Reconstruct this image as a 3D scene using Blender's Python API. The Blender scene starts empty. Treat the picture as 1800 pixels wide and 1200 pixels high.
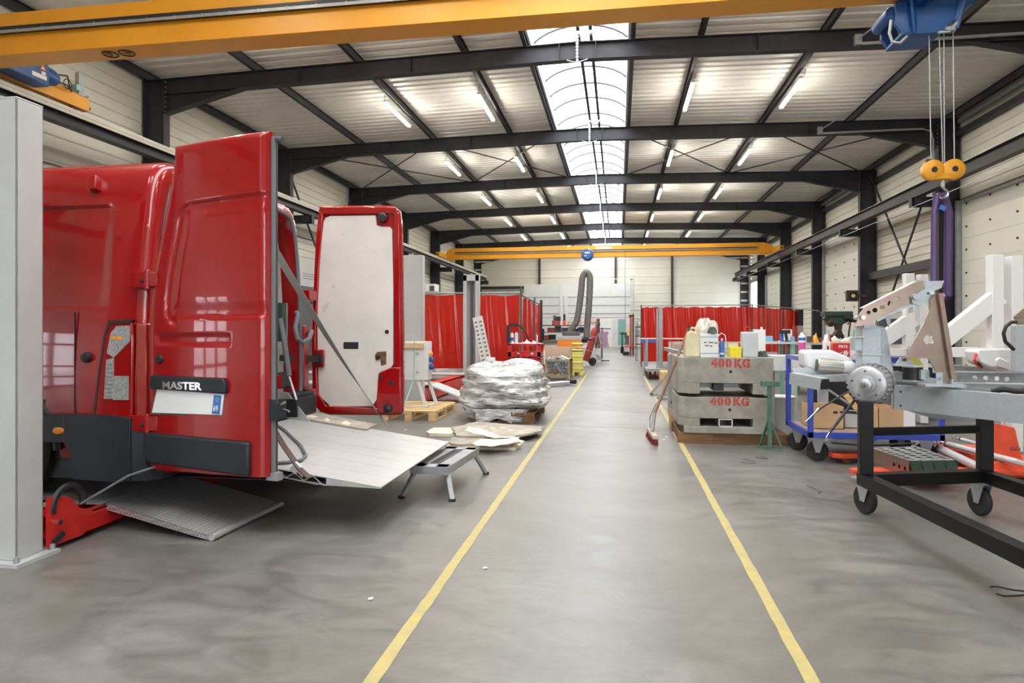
import bpy, bmesh, math, random
from mathutils import Vector, Matrix
random.seed(7)
SC = bpy.context.scene
COL = SC.collection
R = math.radians

# ------------------------------------------------------------------ camera
CAM_H = 1.27
FPX = 1165.0
YAW = R(9.12)
HOR = 579.0
cd = bpy.data.cameras.new('camera')
cd.sensor_width = 36.0
cd.lens = FPX / 1800 * 36
cd.shift_y = (HOR - 600) / 1800
cd.clip_start = 0.05
cd.clip_end = 300
cam = bpy.data.objects.new('camera', cd)
COL.objects.link(cam)
cam.location = (0, 0, CAM_H)
cam.rotation_euler = (R(90), 0, YAW)
SC.camera = cam

# ------------------------------------------------------------------ world, light, exposure
w = bpy.data.worlds.new('sky')
SC.world = w
w.use_nodes = True
bgn = w.node_tree.nodes['Background']
bgn.inputs[0].default_value = (0.93, 0.96, 1.0, 1)
bgn.inputs[1].default_value = 7.5
SC.view_settings.view_transform = 'Standard'
SC.view_settings.look = 'None'
SC.view_settings.gamma = 1
SC.view_settings.use_curve_mapping = False
SC.view_settings.exposure = 0.45
SC.cycles.use_denoising = True
SC.cycles.max_bounces = 10
SC.cycles.diffuse_bounces = 6
SC.cycles.glossy_bounces = 4
SC.cycles.transparent_max_bounces = 12
SC.cycles.sample_clamp_indirect = 6
SC.cycles.caustics_reflective = False
SC.cycles.caustics_refractive = False

def portal(name, loc, rot, sx, sy):
    l = bpy.data.lights.new(name, 'AREA')
    l.shape = 'RECTANGLE'; l.size = sx; l.size_y = sy
    l.cycles.is_portal = True
    o = bpy.data.objects.new(name, l); COL.objects.link(o)
    o.location = loc; o.rotation_euler = rot
    return o
LAMP_E = 88.0      # strength of the ceiling battens

# ------------------------------------------------------------------ picture to place
_c, _s = math.cos(YAW), math.sin(YAW)
def _ray(u, v):
    a = (u - 900) / FPX
    return (-_s + a * _c, _c + a * _s, -(v - HOR) / FPX)
def FL(u, v, z=0.0):
    r = _ray(u, v); k = (z - CAM_H) / r[2]
    return Vector((r[0] * k, r[1] * k, z))
def AY(u, v, Y):
    r = _ray(u, v); k = Y / r[1]
    return Vector((r[0] * k, Y, CAM_H + r[2] * k))
def AX(u, v, X):
    r = _ray(u, v); k = X / r[0]
    return Vector((X, r[1] * k, CAM_H + r[2] * k))

# ------------------------------------------------------------------ materials
def _mat(name):
    m = bpy.data.materials.new(name); m.use_nodes = True
    nt = m.node_tree
    return m, nt, nt.nodes['Principled BSDF']
def mat(name, col, rough=0.5, metal=0.0, var=0.0, scale=4.0, bump=0.0, bscale=60.0, coat=0.0,
        col2=None, emit=0, spec=0.5, stretch=None, rvar=0.0, detail=5):
    m, nt, p = _mat(name)
    N, L = nt.nodes, nt.links
    p.inputs['Base Color'].default_value = (*col, 1)
    p.inputs['Roughness'].default_value = rough
    p.inputs['Metallic'].default_value = metal
    p.inputs['Coat Weight'].default_value = coat
    p.inputs['Coat Roughness'].default_value = 0.03
    p.inputs['Specular IOR Level'].default_value = spec
    if emit:
        p.inputs['Emission Color'].default_value = (*col, 1)
        p.inputs['Emission Strength'].default_value = emit
    tc = None
    if var or bump or col2 or rvar:
        tc = N.new('ShaderNodeTexCoord'); mp = N.new('ShaderNodeMapping')
        L.new(tc.outputs['Object'], mp.inputs[0])
        if stretch: mp.inputs['Scale'].default_value = stretch
    if var or col2 or rvar:
        nz = N.new('ShaderNodeTexNoise'); nz.inputs['Scale'].default_value = scale
        nz.inputs['Detail'].default_value = detail; nz.inputs['Roughness'].default_value = 0.6
        L.new(mp.outputs[0], nz.inputs['Vector'])
        rp = N.new('ShaderNodeValToRGB'); L.new(nz.outputs[0], rp.inputs[0])
        a = col; b = col2 if col2 else tuple(max(0, c * (1 - var)) for c in col)
        if not col2: a = tuple(min(1, c * (1 + var)) for c in col)
        rp.color_ramp.elements[0].position = 0.35; rp.color_ramp.elements[1].position = 0.65
        rp.color_ramp.elements[0].color = (*b, 1); rp.color_ramp.elements[1].color = (*a, 1)
        L.new(rp.outputs[0], p.inputs['Base Color'])
        if rvar:
            mr = N.new('ShaderNodeMapRange'); L.new(nz.outputs[0], mr.inputs[0])
            mr.inputs[1].default_value = 0.3; mr.inputs[2].default_value = 0.7
            mr.inputs[3].default_value = max(0.02, rough - rvar); mr.inputs[4].default_value = min(1, rough + rvar)
            L.new(mr.outputs[0], p.inputs['Roughness'])
    if bump:
        n2 = N.new('ShaderNodeTexNoise'); n2.inputs['Scale'].default_value = bscale
        n2.inputs['Detail'].default_value = 4
        L.new(mp.outputs[0], n2.inputs['Vector'])
        bp = N.new('ShaderNodeBump'); bp.inputs['Strength'].default_value = bump
        bp.inputs['Distance'].default_value = 0.01
        L.new(n2.outputs[0], bp.inputs['Height']); L.new(bp.outputs[0], p.inputs['Normal'])
    return m

M = {}
M['steel_black'] = mat('steel_black', (0.026, 0.025, 0.032), 0.55, 0, 0.25, 3, 0.1, 30)
M['deck'] = mat('deck', (0.88, 0.87, 0.83), 0.42, 0.0, 0.04, 1.2)
M['cladding'] = mat('cladding', (0.70, 0.69, 0.62), 0.45, 0.0, 0.04, 0.7)
M['panel_cream'] = mat('panel_cream', (0.76, 0.76, 0.70), 0.45, 0, 0.03, 1)
M['white_paint'] = mat('white_paint', (0.70, 0.72, 0.73), 0.35, 0, 0.03, 3)
M['white_gloss'] = mat('white_gloss', (0.84, 0.85, 0.86), 0.22, 0, coat=0.4)
M['white_plastic'] = mat('white_plastic', (0.82, 0.82, 0.81), 0.4)
M['crane_yellow'] = mat('crane_yellow', (0.78, 0.35, 0.02), 0.38, 0, 0.05, 1.5)
M['crane_blue'] = mat('crane_blue', (0.014, 0.08, 0.27), 0.35, 0, 0.1, 4)
M['blue_frame'] = mat('blue_frame', (0.03, 0.07, 0.45), 0.3, 0, 0.08, 5, coat=0.2)
M['black'] = mat('black', (0.02, 0.02, 0.022), 0.45)
M['black_gloss'] = mat('black_gloss', (0.008, 0.0075, 0.008), 0.38, spec=0.22)
M['rubber'] = mat('rubber', (0.025, 0.025, 0.027), 0.7, 0, 0.2, 8, 0.1, 80)
M['dark_grey'] = mat('dark_grey', (0.09, 0.09, 0.10), 0.5)
M['grey_metal'] = mat('grey_metal', (0.36, 0.38, 0.40), 0.42, 0.4, 0.12, 5)
M['galv'] = mat('galv', (0.50, 0.54, 0.57), 0.42, 0.45, 0.05, 40)
M['alu'] = mat('alu', (0.68, 0.69, 0.70), 0.35, 0.7, 0.06, 6, rvar=0.08)
M['rust'] = mat('rust', (0.20, 0.085, 0.04), 0.8, 0, 0.4, 9, 0.2, 60)
M['van_red'] = mat('van_red', (0.33, 0.0025, 0.004), 0.25, 0, coat=1.0, spec=0.3)
M['lift_red'] = mat('lift_red', (0.62, 0.025, 0.02), 0.35, 0, 0.1, 4)
M['tool_red'] = mat('tool_red', (0.58, 0.02, 0.025), 0.3, 0, coat=0.3)
M['van_trim'] = mat('van_trim', (0.014, 0.019, 0.025), 0.48, 0, bump=0.08, bscale=300)
M['post_grey'] = mat('post_grey', (0.52, 0.53, 0.53), 0.4, 0, 0.06, 3)
M['ply_white'] = mat('ply_white', (0.74, 0.70, 0.66), 0.5, 0, 0.07, 2.2)
M['wood'] = mat('wood', (0.72, 0.50, 0.25), 0.7, 0, 0.2, 3, stretch=(1, 8, 8))
M['wood_dark'] = mat('wood_dark', (0.17, 0.085, 0.035), 0.7, 0, 0.5, 3, 0.2, 40, stretch=(1, 6, 6))
M['cardboard'] = mat('cardboard', (0.56, 0.38, 0.21), 0.8, 0, 0.08, 4)
M['concrete_blk'] = mat('concrete_blk', (0.40, 0.39, 0.35), 0.85, 0, bump=0.35, bscale=25, col2=(0.28, 0.265, 0.225), scale=5)
M['green_paint'] = mat('green_paint', (0.085, 0.18, 0.13), 0.5, 0, 0.25, 7)
M['dark_green'] = mat('dark_green', (0.035, 0.07, 0.055), 0.5)
M['orange_red'] = mat('orange_red', (0.82, 0.10, 0.04), 0.4, 0, 0.12, 5)
M['orange'] = mat('orange', (0.90, 0.30, 0.03), 0.4)
M['line_yellow'] = mat('line_yellow', (0.52, 0.42, 0.13), 0.6, 0, scale=10, col2=(0.38, 0.33, 0.16), rvar=0.1)
M['yellow'] = mat('yellow', (0.90, 0.74, 0.03), 0.45)
M['yellow_dull'] = mat('yellow_dull', (0.72, 0.66, 0.18), 0.5, 0, 0.1, 5)
M['red_letter'] = mat('red_letter', (0.55, 0.05, 0.04), 0.7, 0, scale=20, col2=(0.42, 0.09, 0.07))
M['text_white'] = mat('text_white', (0.85, 0.85, 0.85), 0.4)
M['chrome'] = mat('chrome', (0.75, 0.75, 0.76), 0.15, 1.0)
M['lens_red'] = mat('lens_red', (0.30, 0.004, 0.003), 0.12, 0, coat=1)
M['lens_clear'] = mat('lens_clear', (0.62, 0.64, 0.62), 0.12, 0.5, 0.25, 60, coat=1)
M['lens_amber'] = mat('lens_amber', (0.95, 0.33, 0.02), 0.35)
M['zinc_yellow'] = mat('zinc_yellow', (0.36, 0.31, 0.23), 0.28, 0.8, scale=7, col2=(0.36, 0.22, 0.21))
M['purple'] = mat('purple', (0.10, 0.06, 0.17), 0.8)
M['strap_grey'] = mat('strap_grey', (0.30, 0.30, 0.29), 0.7, 0, bump=0.3, bscale=200)
M['strap_brown'] = mat('strap_brown', (0.10, 0.06, 0.055), 0.8)
M['jerry'] = mat('jerry', (0.72, 0.65, 0.42), 0.45, 0, 0.08, 5)
M['cloth_white'] = mat('cloth_white', (0.72, 0.67, 0.60), 0.9, 0, 0.2, 12)
M['cloth_dark'] = mat('cloth_dark', (0.10, 0.11, 0.10), 0.9, 0, 0.5, 14)
M['blue_bottle'] = mat('blue_bottle', (0.05, 0.16, 0.50), 0.35)
M['pink'] = mat('pink', (0.78, 0.10, 0.42), 0.35)
M['bottle_red'] = mat('bottle_red', (0.42, 0.06, 0.05), 0.5, 0, 0.2, 8)
M['hose_grey'] = mat('hose_grey', (0.16, 0.155, 0.15), 0.6)
M['cable'] = mat('cable', (0.16, 0.17, 0.19), 0.55)
M['glass_green'] = mat('glass_green', (0.18, 0.48, 0.42), 0.15)
M['glass_light'] = mat('glass_light', (0.72, 0.76, 0.78), 0.3)
M['teal'] = mat('teal', (0.25, 0.55, 0.50), 0.4)
M['cabin_grey'] = mat('cabin_grey', (0.18, 0.24, 0.25), 0.5)
M['van_inner'] = mat('van_inner', (0.66, 0.65, 0.60), 0.6, 0, 0.1, 3)
M['dust'] = mat('dust', (0.62, 0.60, 0.57), 0.8)
M['tube'] = mat('tube', (1.0, 0.93, 0.80), 0.5, emit=LAMP_E)

def steel_diamond():
    m, nt, p = _mat('diamond_plate'); N, L = nt.nodes, nt.links
    p.inputs['Base Color'].default_value = (0.42, 0.43, 0.43, 1); p.inputs['Metallic'].default_value = 0.7
    p.inputs['Roughness'].default_value = 0.42
    tc = N.new('ShaderNodeTexCoord'); mp = N.new('ShaderNodeMapping')
    mp.inputs['Rotation'].default_value = (0, 0, R(45)); mp.inputs['Scale'].default_value = (55, 55, 55)
    L.new(tc.outputs['Object'], mp.inputs[0])
    ck = N.new('ShaderNodeTexChecker'); ck.inputs['Scale'].default_value = 1
    L.new(mp.outputs[0], ck.inputs['Vector'])
    bp = N.new('ShaderNodeBump'); bp.inputs['Strength'].default_value = 0.9; bp.inputs['Distance'].default_value = 0.004
    L.new(ck.outputs['Fac'], bp.inputs['Height']); L.new(bp.outputs[0], p.inputs['Normal'])
    mx = N.new('ShaderNodeMixRGB'); mx.inputs[1].default_value = (0.45, 0.45, 0.45, 1); mx.inputs[2].default_value = (0.72, 0.72, 0.72, 1)
    L.new(ck.outputs['Fac'], mx.inputs[0]); L.new(mx.outputs[0], p.inputs['Base Color'])
    return m
M['diamond'] = steel_diamond()

def glazing():
    m, nt, p = _mat('glazing'); N, L = nt.nodes, nt.links
    t = N.new('ShaderNodeBsdfTransparent'); t.inputs[0].default_value = (0.9, 0.92, 0.93, 1)
    d = N.new('ShaderNodeBsdfTranslucent'); d.inputs[0].default_value = (0.9, 0.92, 0.93, 1)
    mx = N.new('ShaderNodeMixShader'); mx.inputs[0].default_value = 0.35
    L.new(t.outputs[0], mx.inputs[1]); L.new(d.outputs[0], mx.inputs[2])
    L.new(mx.outputs[0], N['Material Output'].inputs[0])
    return m
M['glazing'] = glazing()

def curtain_mat():
    m, nt, p = _mat('welding_curtain'); N, L = nt.nodes, nt.links
    p.inputs['Base Color'].default_value = (0.55, 0.012, 0.008, 1); p.inputs['Roughness'].default_value = 0.16
    p.inputs['Coat Weight'].default_value = 0.6; p.inputs['Coat Roughness'].default_value = 0.05
    t = N.new('ShaderNodeBsdfTranslucent'); t.inputs[0].default_value = (0.70, 0.03, 0.012, 1)
    tr = N.new('ShaderNodeBsdfTransparent'); tr.inputs[0].default_value = (0.85, 0.05, 0.02, 1)
    mx = N.new('ShaderNodeMixShader'); mx.inputs[0].default_value = 0.35
    mx2 = N.new('ShaderNodeMixShader'); mx2.inputs[0].default_value = 0.08
    L.new(p.outputs[0], mx.inputs[1]); L.new(t.outputs[0], mx.inputs[2])
    L.new(mx.outputs[0], mx2.inputs[1]); L.new(tr.outputs[0], mx2.inputs[2])
    L.new(mx2.outputs[0], N['Material Output'].inputs[0])
    return m
M['curtain'] = curtain_mat()

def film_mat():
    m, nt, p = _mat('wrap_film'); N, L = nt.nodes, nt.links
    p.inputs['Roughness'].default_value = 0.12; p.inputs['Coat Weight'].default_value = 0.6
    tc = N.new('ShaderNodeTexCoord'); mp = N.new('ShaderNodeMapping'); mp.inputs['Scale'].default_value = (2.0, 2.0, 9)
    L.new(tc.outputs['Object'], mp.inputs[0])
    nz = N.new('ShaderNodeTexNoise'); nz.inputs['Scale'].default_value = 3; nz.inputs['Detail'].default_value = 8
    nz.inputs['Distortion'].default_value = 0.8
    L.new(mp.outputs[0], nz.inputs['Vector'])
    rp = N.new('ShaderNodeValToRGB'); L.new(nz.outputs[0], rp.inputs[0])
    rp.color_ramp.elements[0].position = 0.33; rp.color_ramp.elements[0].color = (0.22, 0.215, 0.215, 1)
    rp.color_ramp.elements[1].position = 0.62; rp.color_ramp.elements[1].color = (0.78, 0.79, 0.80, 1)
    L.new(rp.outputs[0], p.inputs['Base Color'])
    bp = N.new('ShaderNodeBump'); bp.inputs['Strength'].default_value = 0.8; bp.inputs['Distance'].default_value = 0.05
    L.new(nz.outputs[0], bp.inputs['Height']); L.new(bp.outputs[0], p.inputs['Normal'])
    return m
M['film'] = film_mat()

def floor_mat():
    m, nt, p = _mat('concrete_floor'); N, L = nt.nodes, nt.links
    tc = N.new('ShaderNodeTexCoord')
    def noise(sc, det, dist=0, stretch=None):
        n = N.new('ShaderNodeTexNoise'); n.inputs['Scale'].default_value = sc; n.inputs['Detail'].default_value = det
        n.inputs['Distortion'].default_value = dist; n.inputs['Roughness'].default_value = 0.62
        if stretch:
            mp = N.new('ShaderNodeMapping'); mp.inputs['Scale'].default_value = stretch; mp.inputs['Rotation'].default_value = (0, 0, 0.5)
            L.new(tc.outputs['Object'], mp.inputs[0]); L.new(mp.outputs[0], n.inputs['Vector'])
        else: L.new(tc.outputs['Object'], n.inputs['Vector'])
        return n
    n1 = noise(0.55, 8, 0.6); n2 = noise(3.2, 12, 1.1, (1, 2.0, 1)); n3 = noise(30, 3)
    r1 = N.new('ShaderNodeValToRGB'); L.new(n1.outputs[0], r1.inputs[0])
    r1.color_ramp.elements[0].position = 0.34; r1.color_ramp.elements[0].color = (0.125, 0.12, 0.11, 1)
    r1.color_ramp.elements[1].position = 0.66; r1.color_ramp.elements[1].color = (0.235, 0.229, 0.22, 1)
    r2 = N.new('ShaderNodeValToRGB'); L.new(n2.outputs[0], r2.inputs[0])
    r2.color_ramp.elements[0].position = 0.3; r2.color_ramp.elements[0].color = (0.66, 0.655, 0.64, 1)
    r2.color_ramp.elements[1].position = 0.72; r2.color_ramp.elements[1].color = (1.18, 1.17, 1.16, 1)
    mx = N.new('ShaderNodeMixRGB'); mx.blend_type = 'MULTIPLY'; mx.inputs[0].default_value = 1
    L.new(r1.outputs[0], mx.inputs[1]); L.new(r2.outputs[0], mx.inputs[2])
    # scattered dark spots and scuffs
    vo = N.new('ShaderNodeTexVoronoi'); vo.inputs['Scale'].default_value = 1.3; L.new(tc.outputs['Object'], vo.inputs['Vector'])
    r3 = N.new('ShaderNodeValToRGB'); L.new(vo.outputs['Distance'], r3.inputs[0])
    r3.color_ramp.elements[0].position = 0.025; r3.color_ramp.elements[0].color = (0.55, 0.55, 0.55, 1)
    r3.color_ramp.elements[1].position = 0.06; r3.color_ramp.elements[1].color = (1, 1, 1, 1)
    mx2 = N.new('ShaderNodeMixRGB'); mx2.blend_type = 'MULTIPLY'; mx2.inputs[0].default_value = 0.7
    L.new(mx.outputs[0], mx2.inputs[1]); L.new(r3.outputs[0], mx2.inputs[2])
    L.new(mx2.outputs[0], p.inputs['Base Color'])
    mr = N.new('ShaderNodeMapRange'); L.new(n2.outputs[0], mr.inputs[0])
    mr.inputs[1].default_value = 0.3; mr.inputs[2].default_value = 0.7; mr.inputs[3].default_value = 0.30; mr.inputs[4].default_value = 0.48
    L.new(mr.outputs[0], p.inputs['Roughness'])
    bp = N.new('ShaderNodeBump'); bp.inputs['Strength'].default_value = 0.10; bp.inputs['Distance'].default_value = 0.01
    L.new(n3.outputs[0], bp.inputs['Height']); L.new(bp.outputs[0], p.inputs['Normal'])
    return m
M['floor'] = floor_mat()

# ------------------------------------------------------------------ mesh builder
class MB:
    def __init__(s):
        s.v = []; s.f = []; s.mi = []; s.cur = 0; s.mats = []
        s.T = Matrix.Identity(4)
    def m(s, mt):                                   # choose the material of what follows
        if mt not in s.mats: s.mats.append(mt)
        s.cur = s.mats.index(mt); return s
    def add(s, vs, fs):
        b = len(s.v)
        s.v += [s.T @ Vector(q) for q in vs]
        s.f += [tuple(b + i for i in f) for f in fs]
        s.mi += [s.cur] * len(fs)
        return s
    def box(s, x0, x1, y0, y1, z0, z1):
        vs = [(x, y, z) for z in (z0, z1) for y in (y0, y1) for x in (x0, x1)]
        return s.add(vs, [(0, 2, 3, 1), (4, 5, 7, 6), (0, 1, 5, 4), (2, 6, 7, 3), (0, 4, 6, 2), (1, 3, 7, 5)])
    def cbox(s, c, sx, sy, sz, rz=0, rx=0, ry=0):
        T0 = s.T; s.T = s.T @ Matrix.Translation(c) @ Matrix.Rotation(rz, 4, 'Z') @ Matrix.Rotation(ry, 4, 'Y') @ Matrix.Rotation(rx, 4, 'X')
        s.box(-sx / 2, sx / 2, -sy / 2, sy / 2, -sz / 2, sz / 2); s.T = T0; return s
    def bar(s, p0, p1, w, h=None, up=(0, 0, 1)):    # rectangular bar, w across, h along up
        h = h or w
        p0, p1 = Vector(p0), Vector(p1); d = (p1 - p0).normalized(); u = Vector(up)
        sd = d.cross(u)
        if sd.length < 1e-4: sd = d.cross(Vector((0, 1, 0)))
        sd.normalize(); u = sd.cross(d).normalized()
        vs = []
        for p in (p0, p1):
            for a, b in ((-1, -1), (1, -1), (1, 1), (-1, 1)):
                vs.append(p + sd * (a * w / 2) + u * (b * h / 2))
        return s.add(vs, [(0, 1, 2, 3), (4, 7, 6, 5), (0, 4, 5, 1), (1, 5, 6, 2), (2, 6, 7, 3), (3, 7, 4, 0)])
    def tube(s, p0, p1, r, n=12, r1=None, cap=True):
        r1 = r if r1 is None else r1
        p0, p1 = Vector(p0), Vector(p1); d = (p1 - p0).normalized()
        a = d.orthogonal().normalized(); b = d.cross(a)
        vs = []
        for p, q in ((p0, r), (p1, r1)):
            for i in range(n):
                t = 2 * math.pi * i / n
                vs.append(p + (a * math.cos(t) + b * math.sin(t)) * q)
        fs = [(i, (i + 1) % n, n + (i + 1) % n, n + i) for i in range(n)]
        if cap: fs += [tuple(range(n - 1, -1, -1)), tuple(range(n, 2 * n))]
        return s.add(vs, fs)
    def path(s, pts, r, n=8, closed=False, flat=None):   # round hose; flat=(w,h) gives a strap
        pts = [Vector(p) for p in pts]; m_ = len(pts); vs = []
        a = None
        for i, p in enumerate(pts):
            d = (pts[(i + 1) % m_] - pts[i - 1]) if closed else (pts[min(i + 1, m_ - 1)] - pts[max(i - 1, 0)])
            d.normalize()
            if a is None:
                a = d.orthogonal().normalized() if flat is None else (d.cross(Vector((0, 0, 1))).normalized() if abs(d.z) < .99 else Vector((1, 0, 0)))
            a = (a - d * a.dot(d)).normalized(); b = d.cross(a)
            if flat:
                for q, t in ((-1, -1), (1, -1), (1, 1), (-1, 1)): vs.append(p + a * (q * flat[0] / 2) + b * (t * flat[1] / 2))
            else:
                rr = r(i / (m_ - 1)) if callable(r) else r
                for k in range(n):
                    t = 2 * math.pi * k / n; vs.append(p + (a * math.cos(t) + b * math.sin(t)) * rr)
        nn = 4 if flat else n; fs = []
        for i in range(m_ if closed else m_ - 1):
            j = (i + 1) % m_
            for k in range(nn): fs.append((i * nn + k, i * nn + (k + 1) % nn, j * nn + (k + 1) % nn, j * nn + k))
        if not closed: fs += [tuple(range(nn - 1, -1, -1)), tuple((m_ - 1) * nn + k for k in range(nn))]
        return s.add(vs, fs)
    def prism(s, poly, a, b, axis='z'):             # closed polygon extruded from a to b along axis
        n = len(poly)
        def P(q, t):
            if axis == 'z': return (q[0], q[1], t)
            if axis == 'y': return (q[0], t, q[1])
            return (t, q[0], q[1])
        vs = [P(q, a) for q in poly] + [P(q, b) for q in poly]
        fs = [(i, (i + 1) % n, n + (i + 1) % n, n + i) for i in range(n)]
        fs += [tuple(range(n - 1, -1, -1)), tuple(range(n, 2 * n))]
        return s.add(vs, fs)
    def lathe(s, prof, c=(0, 0, 0), ax='z', n=24, cap=True):   # profile of (radius, height)
        vs = []
        c = Vector(c)
        for r_, h in prof:
            for i in range(n):
                t = 2 * math.pi * i / n; x, y = r_ * math.cos(t), r_ * math.sin(t)
                q = (x, y, h) if ax == 'z' else ((h, x, y) if ax == 'x' else (y, h, x))
                vs.append(c + Vector(q))
        fs = []
        for k in range(len(prof) - 1):
            for i in range(n): fs.append((k * n + i, k * n + (i + 1) % n, (k + 1) * n + (i + 1) % n, (k + 1) * n + i))
        if cap:
            if prof[0][0] > 1e-5: fs.append(tuple(range(n - 1, -1, -1)))
            if prof[-1][0] > 1e-5: fs.append(tuple((len(prof) - 1) * n + i for i in range(n)))
        return s.add(vs, fs)
    def grid(s, fn, nu, nv):                        # fn(u,v) with u,v in 0..1
        vs = [fn(i / nu, j / nv) for j in range(nv + 1) for i in range(nu + 1)]
        fs = [(j * (nu + 1) + i, j * (nu + 1) + i + 1, (j + 1) * (nu + 1) + i + 1, (j + 1) * (nu + 1) + i) for j in range(nv) for i in range(nu)]
        return s.add(vs, fs)
    def ibeam(s, p0, p1, w, h, tf=0.014, tw=0.01, up=(0, 0, 1)):
        p0, p1 = Vector(p0), Vector(p1); u = Vector(up)
        d = (p1 - p0).normalized(); sd = d.cross(u).normalized(); u = sd.cross(d).normalized()
        s.bar(p0 + u * (h / 2 - tf / 2), p1 + u * (h / 2 - tf / 2), w, tf, up)
        s.bar(p0 - u * (h / 2 - tf / 2), p1 - u * (h / 2 - tf / 2), w, tf, up)
        return s.bar(p0, p1, tw, h - 2 * tf, up)
    def ring(s, c, r, t, ax='x', n=28, m_=8):       # torus
        c = Vector(c); vs = []
        for i in range(n):
            a = 2 * math.pi * i / n
            for j in range(m_):
                b = 2 * math.pi * j / m_; q = r + t * math.cos(b); h = t * math.sin(b)
                x, y = q * math.cos(a), q * math.sin(a)
                vs.append(c + Vector((x, y, h) if ax == 'z' else ((h, x, y) if ax == 'x' else (x, h, y))))
        return s.add(vs, [(i * m_ + j, ((i + 1) % n) * m_ + j, ((i + 1) % n) * m_ + (j + 1) % m_, i * m_ + (j + 1) % m_) for i in range(n) for j in range(m_)])

def _world_origin(o):
    p = Vector((0, 0, 0))
    while o: p += o.location; o = o.parent
    return p
def obj(name, mb, mt=None, parent=None, label=None, smooth=40, bevel=0, sub=0, loc=None, solid=0):
    """link ONE mesh; shapes are given in hall coordinates and stored relative to the object's origin"""
    me = bpy.data.meshes.new(name)
    if parent is None:
        if loc is None:
            xs = [v.x for v in mb.v]; ys = [v.y for v in mb.v]; zs = [v.z for v in mb.v]
            loc = Vector(((min(xs) + max(xs)) / 2, (min(ys) + max(ys)) / 2, min(zs)))
        off = Vector(loc)
    else: off = _world_origin(parent)
    me.from_pydata([v - off for v in mb.v], [], mb.f)
    mats = mb.mats if mb.mats else []
    for q in (mats or [mt]): me.materials.append(M[q] if isinstance(q, str) else q)
    if mats and any(mb.mi): me.polygons.foreach_set('material_index', mb.mi)
    bm = bmesh.new(); bm.from_mesh(me); bmesh.ops.recalc_face_normals(bm, faces=bm.faces); bm.to_mesh(me); bm.free()
    if smooth:
        me.polygons.foreach_set('use_smooth', [True] * len(me.polygons))
        me.set_sharp_from_angle(angle=R(smooth))
    o = bpy.data.objects.new(name, me); COL.objects.link(o)
    if parent is None: o.location = off
    else: o.parent = parent
    if solid:
        q = o.modifiers.new('thick', 'SOLIDIFY'); q.thickness = solid; q.offset = 0
    if bevel:
        b = o.modifiers.new('bevel', 'BEVEL'); b.width = bevel; b.segments = 2; b.limit_method = 'ANGLE'; b.angle_limit = R(40)
        b.harden_normals = False
    if sub:
        b = o.modifiers.new('sub', 'SUBSURF'); b.levels = sub; b.render_levels = sub
    if label: o['label'] = label
    return o
def tag(o, label, cat, group=None, kind=None):
    o['label'] = label; o['category'] = cat
    if group: o['group'] = group
    if kind: o['kind'] = kind
    return o
def thing(name, label, cat, loc=(0, 0, 0), group=None):
    o = bpy.data.objects.new(name, None); COL.objects.link(o)
    o.empty_display_size = 0.1; o.location = Vector(loc)
    return tag(o, label, cat, group)
def struct(name, mb, mt, smooth=0, **k):
    o = obj(name, mb, mt, smooth=smooth, **k); 
    if not k.get('parent'): o['kind'] = 'structure'
    return o
KIDS = {}
def dup(root, loc=None, rz=None, label=None, group=None, scale=None):
    r = root.copy(); COL.objects.link(r)
    if loc is not None: r.location = loc
    if rz is not None: r.rotation_euler = (0, 0, rz)
    if scale: r.scale = scale
    if label: r['label'] = label
    if group: r['group'] = group
    for ch in list(root.children):
        c = ch.copy(); COL.objects.link(c); c.parent = r
        for g in list(ch.children):
            d = g.copy(); COL.objects.link(d); d.parent = c
    return r
def text_mb(s, size, T, depth=0.002, mb=None, squash=1.0, bold=0.0, spacing=1.0, align='CENTER'):
    """lettering as a thin mesh; local x runs along the line, local y up, z out of the surface"""
    cu = bpy.data.curves.new('t', 'FONT'); cu.body = s; cu.size = size; cu.extrude = depth / 2
    cu.align_x = align; cu.align_y = 'CENTER'; cu.offset = bold; cu.space_character = spacing; cu.resolution_u = 3
    o = bpy.data.objects.new('t', cu); COL.objects.link(o)
    me = bpy.data.meshes.new_from_object(o)
    mb = mb or MB(); T0 = mb.T; mb.T = T @ Matrix.Diagonal((squash, 1, 1, 1))
    mb.add([v.co for v in me.vertices], [tuple(p.vertices) for p in me.polygons]); mb.T = T0
    bpy.data.objects.remove(o); bpy.data.curves.remove(cu); bpy.data.meshes.remove(me)
    return mb
def frame_T(o, x, y):
    """matrix with origin o, x axis x, y axis y"""
    x = Vector(x).normalized(); z = x.cross(Vector(y)).normalized(); y = z.cross(x)
    return Matrix(((x.x, y.x, z.x, o[0]), (x.y, y.y, z.y, o[1]), (x.z, y.z, z.z, o[2]), (0, 0, 0, 1)))
# ================================================================== the hall
XL, XR, XC = -11.0, 9.3, -0.85        # side walls, ridge
Y0, Y1 = -9.0, 50.0
FR = [14 + 6 * k for k in range(7)]
EAVE, RIDGE = 7.08, 7.30              # top of the rafters
SKL, SKR = -1.85, 0.20                # skylight opening
def ztop(x): return RIDGE - (RIDGE - EAVE) * abs(x - XC) / (XR - XC)

mb = MB(); mb.grid(lambda u, v: (XL + (XR - XL) * u, Y0 + (Y1 - Y0) * v, 0), 10, 25)
struct('floor', mb, 'floor')
mb = MB(); mb.box(-40, 40, -30, Y0 - .25, -.12, -.02); mb.box(XR + .25, 40, Y0 - .25, 80, -.12, -.02)
struct('trim_1', mb, mat('yard', (0.42, 0.42, 0.40), 0.9, 0, 0.1, 2))
# saw-cut joints
mb = MB()
for y in (8.69, 20.7, 32.7, 44.7, -3.3): mb.box(XL, XR, y - .004, y + .004, .0004, .0012)
struct('trim_2', mb, 'dark_grey')

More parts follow.
